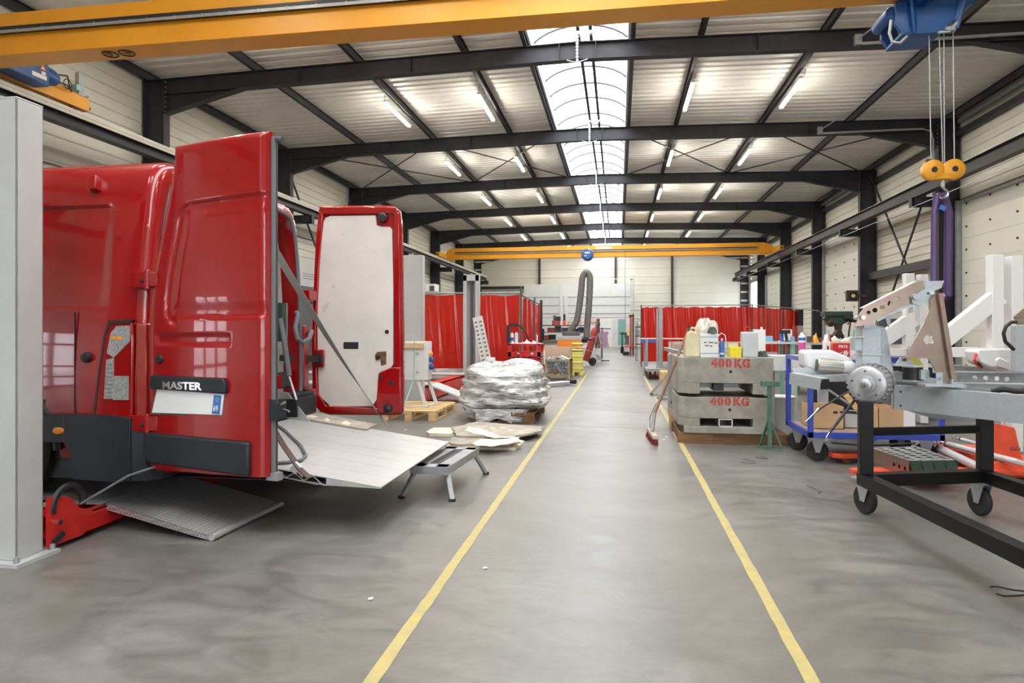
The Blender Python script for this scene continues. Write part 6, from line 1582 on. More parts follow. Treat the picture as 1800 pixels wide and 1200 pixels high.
# blue trolley with boxes
t = thing('blue_trolley', 'blue steel platform trolley loaded with cardboard boxes', 'trolley', (2.35, 7.05, 0))
tx0, tx1, ty0, ty1, tz = 1.77, 2.95, 6.61, 7.48, .30
mb = MB().m('blue_frame'); 
for a in ((tx0, tx1, ty0, ty0 + .035), (tx0, tx1, ty1 - .035, ty1), (tx0, tx0 + .035, ty0, ty1), (tx1 - .035, tx1, ty0, ty1)): mb.box(a[0], a[1], a[2], a[3], tz - .05, tz + .005)
obj('frame', mb, None, t, smooth=0, bevel=.003)
mb = MB().m(mat('ply_brown', (0.34, 0.24, 0.19), 0.6, 0, 0.15, 4)); mb.box(tx0 + .03, tx1 - .03, ty0 + .03, ty1 - .03, tz - .012, tz + .002); obj('deck', mb, None, t, smooth=0)
mb = MB().m('blue_frame'); 
for x, zt in ((tx0, 1.0), ): 
    mb.box(x, x + .045, ty0, ty0 + .045, tz - .05, zt); mb.box(x, x + .045, ty1 - .045, ty1, tz - .05, zt); mb.box(x, x + .045, ty0, ty1, zt - .04, zt)
obj('push_handle', mb, None, t, smooth=0, bevel=.003)
mb = MB().m('blue_frame'); mb.box(tx1 - .045, tx1, ty0, ty0 + .045, tz - .05, .72); mb.box(tx1 - .045, tx1, ty1 - .045, ty1, tz - .05, .72); mb.box(tx1 - .045, tx1, ty0, ty1, .68, .72); obj('end_frame', mb, None, t, smooth=0, bevel=.003)
def caster(par, x, y, r, zt, rot=0, w_=.04, brk='galv'):
    mb = MB().m('rubber'); mb.T = Matrix.Translation((x, y, 0)) @ Matrix.Rotation(rot, 4, 'Z')
    T = mb.T
    mb.lathe([(r * .55, -w_ * .5), (r * .92, -w_ * .5), (r, -w_ * .25), (r, w_ * .25), (r * .92, w_ * .5), (r * .55, w_ * .5)], (0, 0, r), 'x', 28)
    mb.m('dark_grey').lathe([(0, -w_ * .3), (r * .56, -w_ * .35), (r * .56, w_ * .35), (0, w_ * .3)], (0, 0, r), 'x', 24); wh = obj('wheel', mb, None, par)
    mb = MB().m(brk); mb.T = T
    for e in (-1, 1): mb.prism([(-r * .25, r * .85), (r * .12, r * .85), (r * .55, zt - .012), (-r * .75, zt - .012)], e * w_ * .72 - .0015, e * w_ * .72 + .0015, 'x')
    mb.box(-w_ * .9, w_ * .9, -r * .8, r * .65, zt - .012, zt); mb.tube((-w_ * .9, 0, r), (w_ * .9, 0, r), .012, 10); obj('caster_fork', mb, None, par, smooth=30)
for x, y in ((1.90, 6.80), (1.86, 7.36), (2.86, 6.80), (2.86, 7.36)): caster(t, x, y, .10, tz - .05, R(70), .045)
def carton(x0, x1, y0, y1, z0, z1, label, holes=True, m_='cardboard', flaps=False):
    t = thing('carton', label, 'box', ((x0 + x1) / 2, (y0 + y1) / 2, z0), 'open cardboard boxes on the blue trolley')
    w_ = .006; mb = MB().m(m_)
    mb.box(x0, x1, y0, y0 + w_, z0, z1); mb.box(x0, x1, y1 - w_, y1, z0, z1); mb.box(x0, x0 + w_, y0, y1, z0, z1); mb.box(x1 - w_, x1, y0, y1, z0, z1); mb.box(x0, x1, y0, y1, z0, z0 + w_)
    obj('body', mb, None, t, smooth=0)
    return t
b1 = carton(1.86, 2.16, 6.85, 7.22, tz + .003, .52, 'open brown cardboard box at the handle end of the blue trolley')
mb = MB().m('black'); mb.box(2.12, 2.155, 6.849, 6.8495, .46, .48); mb.box(2.06, 2.10, 6.8488, 6.8495, .455, .478); obj('hand_hole', mb, None, b1, smooth=0)
b2 = carton(2.19, 2.40, 6.95, 7.3, tz + .003, .44, 'low grey open box of black hoses in the middle of the blue trolley', m_='post_grey')
mb = MB().m('black'); random.seed(8); 
mb.path([(2.295 + .085 * math.cos(k * .55), 7.12 + .14 * math.sin(k * .55), .40 + .035 * math.sin(k * .23)) for k in range(60)], .009, 6); tag(obj('hose_coil', mb), 'black hoses coiled in the low box on the blue trolley', 'hose')
b3 = carton(2.42, 2.74, 6.72, 7.1, tz + .003, .53, 'open cardboard box with a white end and hand hole on the blue trolley')
mb = MB().m('white_plastic'); mb.box(2.741, 2.743, 6.72, 7.1, tz + .003, .53); mb.box(2.64, 2.742, 6.718, 6.7195, tz + .003, .53); obj('white_end', mb, None, b3, smooth=0)
mb = MB().m('wood'); mb.cbox((2.27, 6.93, .54), .05, .03, .26, 0, 0, R(-38)); tag(obj('wood_offcut', mb, None, smooth=0), 'short pale wooden offcut leaning across the boxes on the blue trolley', 'timber')
mb = MB().m('cable'); mb.tube((1.98, 7.55, .80), (2.35, 7.0, .46), .013, 8); tag(obj('steel_tube', mb), 'dark tube leaning into the boxes of the blue trolley', 'tube')
mb = MB().m('black'); mb.path([(1.98 + .09 * k, 6.64 - .02, .21 - .015 * math.sin(k * .5)) for k in range(9)], .012, 6); tag(obj('black_hose', mb), 'black hose hanging below the deck of the blue trolley', 'hose')

# blue tool pieces on the floor behind the green stand
mb = MB().m('blue_frame'); p = FL(1373, 755); mb.box(p.x - .08, p.x + .1, p.y, p.y + .15, 0, .1); mb.m('white_plastic').box(p.x - .06, p.x + .06, p.y - .002, p.y, .06, .09); tag(obj('toolbox', mb, None, smooth=0, bevel=.006), 'small blue case on the floor behind the green stand', 'case')
# ================================================================== trailer chassis on its black rolling frame, near right
def PY(mb, pts, Y, th, m_=None):
    """outline given in the picture, laid on the plane y=Y with thickness th behind it"""
    if m_: mb.m(m_)
    q = [AY(u, v, Y) for u, v in pts]
    return mb.prism([(p.x, p.z) for p in q], Y, Y + th, 'y')
def holes_plate(mb, poly, holes, Y, th, m_=None):
    """plate at y=Y (picture outline) with round holes cut through it; built with triangle fill"""
    if m_: mb.m(m_)
    outer = [AY(u, v, Y) for u, v in poly]; outer = [(p.x, p.z) for p in outer]
    loops = [outer]
    for (u, v, ru) in holes:
        c = AY(u, v, Y); e = AY(u + ru, v, Y); r_ = e.x - c.x; loops.append([(c.x + r_ * math.cos(a), c.z + r_ * math.sin(a)) for a in [k * math.pi / 8 for k in range(16)]])
    bm = bmesh.new(); edges = []
    for lp in loops:
        vs = [bm.verts.new((x, Y, z)) for x, z in lp]
        edges += [bm.edges.new((vs[i], vs[(i + 1) % len(vs)])) for i in range(len(vs))]
    r_ = bmesh.ops.triangle_fill(bm, use_beauty=True, use_dissolve=False, edges=edges)
    bm.verts.index_update(); V = [v.co.copy() for v in bm.verts]; F = [tuple(v.index for v in f.verts) for f in bm.faces]; bm.free()
    n = len(V); vs = V + [Vector((v.x, Y + th, v.z)) for v in V]; fs = F + [tuple(i + n for i in f) for f in F]
    b = 0
    for lp in loops:
        L_ = len(lp); fs += [(b + i, b + (i + 1) % L_, n + b + (i + 1) % L_, n + b + i) for i in range(L_)]; b += L_
    return mb.add(vs, fs)

# ---- black rolling frame
rf = thing('rolling_frame', 'black square tube rolling frame on four casters in the right foreground', 'frame', (2.05, 3.9, 0))
zl0, zl1 = .245, .325
A = Vector((1.60, 4.66, 0)); B = Vector((2.44, 4.92, 0)); DV = Vector((.10, -1.0, 0)).normalized(); LEN = 2.3
C_ = A + DV * LEN; D_ = B + DV * LEN
def up(p, z): return (p.x, p.y, z)
zc = (zl0 + zl1) / 2
for p, q, nm in ((A, C_, 'side_rail'), (B, D_, 'side_rail'), (A, B, 'cross_rail'), (C_, D_, 'cross_rail')):
    mb = MB().m('black_gloss'); d = (q - p).normalized() * .04; mb.bar(up(p - d if nm == 'side_rail' else p, zc), up(q + d if nm == 'side_rail' else q, zc), .08, .08); obj(nm, mb, None, rf, smooth=0, bevel=.004)
mb = MB().m('black_gloss'); mb.bar(up(A, .60), up(B, .60), .045, .05); obj('cross_rail', mb, None, rf, smooth=0, bevel=.003)
for p, zt in ((A, .80), (B, .70), (C_, .70), (D_, .70)):
    mb = MB().m('black_gloss'); mb.T = Matrix.Translation((p.x, p.y, 0)) @ Matrix.Rotation(R(-6), 4, 'Z'); mb.box(-.04, .04, -.04, .04, zl1, zt); obj('upright', mb, None, rf, smooth=0, bevel=.004)
cs = [(FL(1521, 902), 20), (FL(1722, 905), 12), (C_ + Vector((.02, .1, 0)), 20), (D_ + Vector((-.02, .1, 0)), 10)]
for p, r_ in cs:
    x, y = p.x, p.y
    mb = MB().m('galv'); mb.T = Matrix.Translation((x, y, 0)) @ Matrix.Rotation(R(r_), 4, 'Z'); mb.box(-.06, .06, -.07, .07, .233, .245)
    mb.m('chrome')
    for dx in (-.045, .045):
        for dy in (-.05, .05): mb.tube((dx, dy, .245), (dx, dy, .262), .008, 6)
    obj('caster_plate', mb, None, rf, smooth=0)
    caster(rf, x, y, .10, .234, R(r_), .042)

# ---- trailer chassis
ch = thing('trailer_chassis', 'galvanised trailer chassis with brake drum resting on the black rolling frame', 'trailer chassis', (2.3, 4.6, .7))
bA = Vector((1.99, 5.22, 0)); bB = Vector((2.52, 4.42, 0)); bD = (bB - bA).normalized(); bE = bA + bD * 2.2
bn = Vector((bD.y, -bD.x, 0)); z0, z1 = .69, .865
mb = MB().m('galv')
mb.bar(up(bA, (z0 + z1) / 2), up(bE, (z0 + z1) / 2), .006, z1 - z0)
for z in (z0 + .003, z1 - .003): mb.bar(up(bA - bn * .028, z), up(bE - bn * .028, z), .056, .006)
mb.m('black')
for zz_ in (.72, .82): q = bA + bD * .05 + bn * .0035; mb.cbox((q.x, q.y, zz_), .014, .003, .012, math.atan2(bD.y, bD.x))
obj('side_member', mb, None, ch, smooth=0, bevel=.001)
mb = MB().m('galv'); q = bA - bn * .03; mb.cbox((q.x - .01, q.y + .02, .77), .06, .008, .16, math.atan2(bn.y, bn.x)); obj('end_plate', mb, None, ch, smooth=0)
# axle beam behind the drum, running to the right
mb = MB().m('grey_metal'); PY(mb, [(1545, 652), (1620, 660), (1665, 672), (1760, 690), (1760, 745), (1640, 735), (1565, 712), (1548, 690)], 5.35, .22); obj('cross_member', mb, None, ch, smooth=0)
mb = MB().m('galv'); PY(mb, [(1548, 658), (1580, 652), (1700, 676), (1700, 684), (1560, 668)], 5.28, .25); obj('top_plate', mb, None, ch, smooth=0)
# far longitudinal members with round holes
for (v0, v1, v2, v3, Y, hl) in ((641, 651, 666, 655, 6.6, 0), (653, 661, 672, 665, 6.1, 1), (672, 676, 684, 690, 5.7, 0)):
    mb = MB()
    if hl: holes_plate(mb, [(1676, v0), (1830, v1 - 6), (1830, v2 + 2), (1676, v3 + 5)], [(1688, 665, 5), (1714, 664, 5), (1733, 664, 5), (1753, 665, 5), (1771, 666, 5)], Y, .012, 'grey_metal')
    else: PY(mb, [(1640 if Y > 6.5 else 1670, v0), (1835, v1), (1835, v2), (1640 if Y > 6.5 else 1670, v3)], Y, .012, 'galv')
    q = AY(1670, v0, Y); e = AY(1832, v1 - (6 if hl else 0), Y); mb.m('galv'); mb.bar((q.x, Y - .025, q.z), (e.x, Y - .025, e.z), .05, .008); obj('long_member', mb, None, ch, smooth=0)
# brake drum and hub, axis towards the camera's left
dc = Vector((1.66, 4.78, .905)); ax = Vector((-.52, -.85, 0)).normalized()
Td = frame_T(dc, ax.cross(Vector((0, 0, 1))), (0, 0, 1)); 
Td = Matrix.Translation(dc) @ ax.to_track_quat('Z', 'Y').to_matrix().to_4x4()
mb = MB().m(mat('cast_grey', (0.50, 0.51, 0.53), 0.35, 0.5, 0.06, 8)); M['cast_grey'] = mb.mats[0]; mb.T = Td
mb.lathe([(.128, -.12), (.138, -.12), (.138, -.105), (.128, -.10), (.128, -.08), (.122, .01), (.118, .045), (.105, .055), (.06, .058), (.056, .075), (.042, .078), (.038, .10), (.024, .105), (.022, .125), (0, .128)], (0, 0, 0), 'z', 48)
for k in range(26):
    a = k * 2 * math.pi / 26; mb.cbox((.129 * math.cos(a), .129 * math.sin(a), -.035), .016, .011, .085, a)
dr = obj('brake_drum', mb, None, ch, smooth=35)
mb = MB().m('dark_grey'); mb.T = Td
for k in range(5): a = k * 2 * math.pi / 5 + .4; mb.lathe([(.0075, 0), (0, .001)], (.088 * math.cos(a), .088 * math.sin(a), .0585), 'z', 10)
mb.ring((0, 0, -.10), .134, .004, 'z', 36, 5)
obj('bolt_hole', mb, None, dr)
mb = MB().m('chrome'); mb.T = Td; mb.lathe([(0, .12), (.02, .12), (.02, .14), (.012, .15), (.012, .165), (0, .165)], (0, 0, 0), 'z', 6); obj('hub_nut', mb, None, dr, smooth=0)
mb = MB().m('galv'); mb.bar(dc - ax * .13, dc - ax * .40 + Vector((0, 0, -.06)), .07, .09); obj('swing_arm', mb, None, ch, smooth=0, bevel=.008)
for p0, p1, e in ((AY(1498, 684, 4.85), AY(1416, 742, 4.75), AY(1438, 720, 4.78)), (AY(1503, 702, 4.85), AY(1452, 770, 4.72), AY(1458, 760, 4.74))):
    mb = MB().m('black'); mb.tube(p0, e, .010 if p0.z > p1.z + .1 and e.z < .62 else .006, 8); mb.m('chrome').tube(e, p1, .006, 8); mb.tube(e.lerp(p1, -.08), e.lerp(p1, .1), .010, 8); obj('brake_cable', mb, None, ch)
# square tube boom running left under the mover
mb = MB().m('galv'); a, b = AY(1398, 662, 5.15), AY(1436, 674, 4.95); 
mb.bar((1.30, 5.25, .905), (1.45, 5.02, .88), .085, .085); mb.m('black').bar((1.45, 5.02, .88), (1.453, 5.012, .88), .07, .07); mb.m('galv')
PY(mb, [(1393, 648), (1420, 645), (1452, 660), (1450, 668), (1395, 656)], 5.3, .01)
obj('drawbar_end', mb, None, ch, smooth=0)
mb = MB().m('galv'); PY(mb, [(1434, 660), (1500, 658), (1500, 670), (1436, 671)], 5.15, .06); obj('cross_tube', mb, None, ch, smooth=0)
# caravan mover motor: white housing with ribbed cylinder
mt_ = thing('drive_motor', 'white drive motor with a ribbed metal barrel on the end of the chassis boom', 'motor', (1.6, 5.4, .93), 'white drive motors')
Ym = 5.30
mb = MB().m('white_gloss'); PY(mb, [(1414, 619), (1420, 615), (1462, 615), (1494, 628), (1506, 640), (1505, 655), (1496, 664), (1470, 664), (1432, 652), (1416, 646)], Ym, .20); obj('housing', mb, None, mt_, smooth=50, bevel=.018)
a, b = AY(1436, 641, Ym - .03), AY(1500, 648, Ym - .03); mb = MB().m(mat('rib_metal', (0.62, 0.60, 0.56), 0.3, 0.5, 0.05, 8)); M['rib_metal'] = mb.mats[0]
d = (b - a); L_ = d.length; T_ = Matrix.Translation(a) @ d.to_track_quat('Z', 'Y').to_matrix().to_4x4(); mb.T = T_
mb.lathe([(0, 0), (.045, 0), (.052, .008), (.052, L_ * .72), (0, L_ * .72)], (0, 0, 0), 'z', 24)
for k in range(22): an = k * 2 * math.pi / 22; mb.cbox((.0525 * math.cos(an), .0525 * math.sin(an), L_ * .38), .006, .005, L_ * .64, an)
obj('motor_barrel', mb, None, mt_, smooth=40, label='ribbed metal barrel')
mb = MB().m('white_gloss'); mb.T = T_; mb.lathe([(.053, L_ * .68), (.054, L_ * .9), (.046, L_ * 1.0), (0, L_ * 1.03)], (0, 0, 0), 'z', 24); obj('end_cap', mb, None, mt_)
mb = MB().m('dark_grey'); mb.T = T_; mb.lathe([(.047, -.004), (.047, .004), (0, .002)], (0, 0, 0), 'z', 6); obj('front_cap', mb, None, mt_, smooth=0)
# second mover at the right
m2 = thing('drive_motor', 'white drive motor lying on the chassis at the right edge beside the white frame', 'motor', (3.2, 6.3, .95), 'white drive motors')
Ym = 6.2
mb = MB().m('white_gloss'); PY(mb, [(1717, 617), (1722, 613), (1775, 612), (1800, 624), (1812, 640), (1808, 652), (1780, 655), (1740, 646), (1722, 637)], Ym, .22); obj('housing', mb, None, m2, smooth=50, bevel=.02)
mb = MB().m('white_plastic'); PY(mb, [(1752, 632), (1758, 628), (1774, 636), (1773, 650), (1752, 644)], Ym - .03, .04); obj('cover', mb, None, m2, smooth=50, bevel=.008)
mb = MB().m('lift_red'); mb.path([AY(1716, 622, Ym), AY(1713, 632, Ym - .02), AY(1718, 640, Ym), AY(1724, 646, Ym)], .012, 6); mb.m('black').path([AY(1718, 636, Ym - .01), AY(1726, 646, Ym)], .012, 6); obj('wire', mb, None, m2)
# galvanised upright bracket
mb = MB().m('galv')
Yk = 5.05
def vbox(mb, u0, v0, u1, v1, Y, dep): a, b = AY(u0, v0, Y), AY(u1, v1, Y); mb.box(a.x, b.x, Y, Y + dep, b.z, a.z)
vbox(mb, 1516, 574, 1549, 656, Yk, .14); PY(mb, [(1556, 575), (1560, 590), (1571, 655), (1549, 655), (1549, 575)], Yk + .14, .008)
vbox(mb, 1503, 594, 1516, 616, Yk, .10); mb.bar(AY(1503, 593, Yk), AY(1518, 592, Yk), .006, .14, (0, 1, 0)); mb.box(AY(1514, 0, Yk).x, AY(1558, 0, Yk).x, Yk - .006, Yk + .15, AY(0, 616, Yk).z, AY(0, 613, Yk).z)
mb.box(AY(1514, 0, Yk).x, AY(1553, 0, Yk).x, Yk - .006, Yk + .15, AY(0, 574, Yk).z - .006, AY(0, 574, Yk).z)
obj('bracket_tower', mb, None, ch, smooth=0, bevel=.002)
# zinc plated lever arm with holes and triangular plate
Ya = 4.98
arm = thing('lever_arm', 'iridescent zinc plated lever arm with round holes on top of the chassis', 'lever', (1.9, Ya, 1.1))
for k, dy in enumerate((0, .10)):
    mb = MB(); holes_plate(mb, [(1504, 573), (1511, 551), (1520, 540), (1614, 493), (1624, 493), (1624, 512), (1612, 520), (1606, 530), (1570, 546), (1541, 561), (1537, 575), (1530, 575), (1524, 572)],
                           [(1527, 549, 3.6), (1538, 545, 4.6), (1551, 540, 4.6), (1564, 533, 4.6), (1577, 525, 4.8)], Ya + dy, .008, 'zinc_yellow'); obj('cheek_plate', mb, None, arm, smooth=0)
a, b = AY(1520, 541, Ya), AY(1614, 494, Ya); mb = MB().m('galv'); mb.bar(a + Vector((0, .054, .0)), b + Vector((0, .054, .0)), .10, .006); a, b = AY(1542, 563, Ya), AY(1606, 532, Ya); mb.bar(a + Vector((0, .054, 0)), b + Vector((0, .054, 0)), .10, .02); obj('flange', mb, None, arm, smooth=0)
mb = MB(); holes_plate(mb, [(1604, 522), (1624, 508), (1640, 504), (1642, 518), (1632, 530), (1615, 537), (1604, 533)], [(1632, 515, 3)], Ya - .03, .02, 'galv'); mb.m('galv'); PY(mb, [(1628, 494), (1660, 493), (1655, 506), (1640, 512), (1624, 512)], Ya + .03, .012); obj('end_fork', mb, None, arm, smooth=0)
mb = MB().m('galv'); p = AY(1606, 522, Ya); mb.tube((p.x, Ya - .05, p.z), (p.x, Ya + .14, p.z), .022, 16); p = AY(1632, 515, Ya); mb.tube((p.x, Ya - .05, p.z), (p.x + .02, Ya + .12, p.z), .014, 12); mb.m('chrome').tube((AY(1515, 562, Ya).x, Ya - .03, AY(0, 562, Ya).z), (AY(1515, 562, Ya).x, Ya + .13, AY(0, 562, Ya).z), .015, 6); p = AY(1655, 519, Ya); mb.tube((p.x, Ya - .02, p.z), (p.x, Ya + .06, p.z), .016, 6); obj('pivot_pin', mb, None, arm)
mb = MB().m('grey_metal'); PY(mb, [(1557, 556), (1566, 553), (1565, 570), (1562, 576), (1557, 560)], Ya, .006); PY(mb, [(1598, 541), (1605, 538), (1605, 549), (1598, 550)], Ya, .006); mb.box(AY(1518, 0, Ya).x, AY(1540, 0, Ya).x, Ya - .01, Ya + .12, AY(0, 577, Ya).z, AY(0, 572, Ya).z); obj('lug', mb, None, arm, smooth=0)
Yt = 4.92
tri = thing('triangular_plate', 'iridescent zinc plated triangular plate with one round hole below the lever arm', 'steel plate', (2.05, Yt, .9))
mb = MB(); holes_plate(mb, [(1636, 525), (1646, 515), (1652, 520), (1659, 560), (1664, 600), (1671, 660), (1671, 672), (1655, 672), (1647, 655), (1632, 630), (1592, 627), (1596, 618), (1622, 572), (1634, 545)], [(1633, 597, 9.5)], Yt, .014, 'zinc_yellow'); obj('plate', mb, None, tri, smooth=0)
mb = MB().m('zinc_yellow'); a, b = AY(1646, 516, Yt), AY(1669, 665, Yt); mb.bar(a + Vector((.012, .0, 0)), b + Vector((.012, .0, 0)), .028, .07, (0, 1, 0)); obj('edge_flange', mb, None, tri, smooth=0)
mb = MB().m('galv'); p = AY(1655, 667, Yt); mb.box(p.x - .045, p.x - .005, Yt - .03, Yt - .02, p.z - .03, p.z + .05); mb.box(p.x + .05, p.x + .06, Yt - .03, Yt + .05, p.z - .03, p.z + .05); mb.box(p.x - .12, p.x + .12, Yt - .05, Yt + .08, p.z - .045, p.z - .03); mb.m('chrome').tube((p.x - .03, Yt - .045, p.z + .01), (p.x - .03, Yt - .02, p.z + .01), .010, 6); obj('foot_clevis', mb, None, tri, smooth=0)
# rubber buffers with folded saddles
for k, (u, Y) in enumerate(((1579, 5.35), (1604, 5.10))):
    p = AY(u, 655 + 4 * k, Y); zt_ = AY(u, 643 + k * 2, Y).z; mb = MB().m('black'); r_ = .055 + .01 * k; mb.lathe([(0, 0), (r_, 0), (r_ * .96, .045), (r_, .09), (0, .09)], (p.x, Y, zt_ - .09), 'z', 28)
    mb.m('galv').lathe([(0, .09), (r_ * 1.05, .09), (r_ * 1.05, .096), (0, .096)], (p.x, Y, zt_ - .09), 'z', 28); mb.lathe([(0, -.006), (r_ * 1.05, -.006), (r_ * 1.05, 0), (0, 0)], (p.x, Y, zt_ - .09), 'z', 28)
    obj('rubber_buffer', mb, None, ch)
mb = MB().m('galv'); PY(mb, [(1573, 641), (1583, 628), (1596, 627), (1608, 642)], 5.12, .01); obj('saddle', mb, None, ch, smooth=0); mb = MB(); PY(mb, [(1602, 642), (1592, 628), (1612, 627), (1625, 642)], 5.30, .01, 'yellow_dull'); p = AY(1591, 632, 5.1); mb.m('rust').tube((p.x, 5.1, p.z), (p.x, 5.13, p.z), .012, 8); obj('saddle', mb, None, ch, smooth=0)
mb = MB().m('galv'); vbox(mb, 1619, 650, 1634, 667, 5.0, .08); obj('stop_block', mb, None, ch, smooth=0)
# corrugated black hose lying on the frame and pipe with hose at the right edge
mb = MB().m('rubber'); a, b = AY(1744, 689, 4.95), AY(1830, 681, 4.8); mb.path([a.lerp(b, k / 40) + Vector((0, 0, .012 * math.sin(k * .2))) for k in range(41)], lambda t: .020 + .003 * math.sin(t * 250), 10); tag(obj('corrugated_hose', mb), 'black corrugated hose lying on the chassis at the right edge', 'hose')
box_ = thing('control_box', 'light grey metal box standing on the chassis at the right edge', 'control box', (3.3, 5.9, .95))
mb = MB().m('galv'); vbox(mb, 1786, 572, 1830, 654, 5.8, .08); obj('housing', mb, None, box_, smooth=0, bevel=.004)
mb = MB().m('zinc_yellow'); PY(mb, [(1784, 555), (1800, 541), (1830, 538), (1830, 570), (1790, 571)], 5.85, .02); obj('lid_bracket', mb, None, box_, smooth=0)
mb = MB().m('black'); mb.path([AY(1787, 566, 5.75), AY(1778, 566, 5.75), AY(1768, 574, 5.75), AY(1764, 586, 5.75), AY(1767, 600, 5.75), AY(1782, 614, 5.78)], .014, 8); mb.m('chrome').tube(AY(1783, 559, 5.8), AY(1796, 559, 5.8), .012, 8); obj('hose', mb, None, box_)

# ---- white painted lifting frames behind
def white_frame(Y, posts, brace_, base, label, group='white painted frames'):
    t = thing('lifting_rig', label, 'steel frame', (AY(posts[0][0], 600, Y).x, Y, 0), group)
    for (u0, u1, v0) in posts:
        mb = MB().m('white_gloss'); a, b = AY(u0, v0, Y), AY(u1, v0, Y); mb.box(a.x, b.x, Y, Y + .14, .02, a.z); obj('post', mb, None, t, smooth=0, bevel=.006)
    for (p, q, w_) in brace_:
        mb = MB().m('white_gloss'); mb.bar(AY(*p, Y + .07), AY(*q, Y + .07), .12, w_, (0, 0, 1)); obj('brace', mb, None, t, smooth=0, bevel=.006)
    for (u0, v0, u1, v1, dep) in base:
        mb = MB().m('white_gloss'); a, b = AY(u0, v0, Y), AY(u1, v1, Y); mb.box(a.x, b.x, Y - dep, Y + .14, b.z, a.z); obj('base_beam', mb, None, t, smooth=0, bevel=.006)
    return t
white_frame(7.5, [(1745, 1765, 447), (1779, 1799, 449)], [((1650, 603), (1755, 520), .17)], [(1640, 610, 1720, 628, .0), (1700, 611, 1745, 616, 0)], 'large white painted frame with a diagonal brace at the right edge')
white_frame(9.6, [(1593, 1608, 480), (1618, 1632, 482)], [((1530, 612), (1605, 560), .20)], [(1450, 612, 1600, 626, .0)], 'white painted frame farther back behind the triangular plate')
mb = MB().m('blue_frame'); a = AY(1450, 627, 10.3); b = AY(1655, 638, 10.3); mb.box(a.x, b.x, 10.2, 10.8, b.z, a.z)
for x in (a.x + .05, b.x - .1): mb.box(x, x + .07, 10.25, 10.32, 0, b.z)
t = tag(obj('blue_bench', mb, None, smooth=0), 'blue framed bench behind the white drive motor', 'bench')
mb = MB().m('dark_grey'); vbox(mb, 1545, 560, 1592, 605, 10.6, .3); mb.m('black').box(AY(1430, 0, 10.7).x, AY(1650, 0, 10.7).x, 10.7, 10.9, .1, .7); tag(obj('dark_cabinet', mb, None, smooth=0), 'dark cabinet standing on the blue bench behind the lever arm', 'cabinet')
# tyre lying beyond the blue trolley
p = AY(1492, 690, 8.3); mb = MB().m('rubber'); mb.lathe([(.18, -.08), (.28, -.09), (.31, -.06), (.31, .06), (.28, .09), (.18, .08)], (p.x, 8.3, .52), 'y', 32)
tt = thing('spare_wheel', 'spare wheel on a stand behind the brake drum', 'wheel', (p.x, 8.3, .2)); obj('tyre', mb, None, tt)
mb = MB().m('grey_metal'); mb.lathe([(0, -.03), (.12, -.03), (.18, -.075), (.18, .05), (0, .05)], (p.x, 8.3, .52), 'y', 28); obj('rim', mb, None, tt); mb = MB().m('blue_frame'); mb.box(p.x + .15, p.x + .25, 8.15, 8.25, 0, .6); mb.box(p.x - .2, p.x + .25, 8.2, 8.4, .12, .2); mb.box(p.x - .2, p.x - .1, 8.2, 8.3, 0, .2); obj('stand', mb, None, tt, smooth=0)

# ---- orange pallet truck with stacked perforated channels and cylinders
pt_ = thing('pallet_truck', 'orange red pallet truck standing under the black rolling frame', 'pallet truck', (2.6, 6.4, 0))
for k, (x0, y0, x1, y1) in enumerate(((2.02, 6.78, 3.2, 7.1), (1.95, 6.02, 3.2, 6.16))):
    pass
for k, (p0, p1) in enumerate(((FL(1460, 797, .09), Vector((3.45, 6.95, .09))), (FL(1497, 826, .09), Vector((3.40, 6.20, .09))))):
    mb = MB().m('orange_red'); d = (p1 - p0).normalized(); n_ = Vector((-d.y, d.x, 0)) * .08
    pts = [p0 + n_ * .5, p0 + d * .06 + n_, p1 + n_, p1 - n_, p0 + d * .06 - n_, p0 - n_ * .5]
    mb.prism([(p.x, p.y) for p in pts], .055, .10, 'z'); obj('fork', mb, None, pt_, smooth=0, bevel=.008)
    q = p0 + d * .14; mb = MB().m('rust'); mb.tube((q.x, q.y - .04, .045), (q.x, q.y + .04, .045), .042, 14); obj('roller', mb, None, pt_)
mb = MB().m('orange_red'); PY(mb, [(1738, 740), (1785, 752), (1800, 818), (1812, 850), (1795, 852), (1740, 800), (1738, 780)], 6.3, .18); obj('pump_housing', mb, None, pt_, smooth=0, bevel=.01)
mb = MB().m('orange_red'); mb.box(3.1, 3.55, 6.12, 7.03, .04, .16); obj('fork_bridge', mb, None, pt_, smooth=0, bevel=.01)
mb = MB().m('dark_grey'); p = AY(1787, 789, 6.29); mb.box(p.x - .045, p.x + .03, 6.292, 6.296, p.z - .012, p.z + .012); mb.m('orange_red').box(p.x - .038, p.x + .023, 6.29, 6.293, p.z - .007, p.z + .007); mb.m('dark_grey').box(p.x - .025, p.x + .01, 6.288, 6.291, p.z - .003, p.z + .003); obj('label_plate', mb, None, pt_, smooth=0)
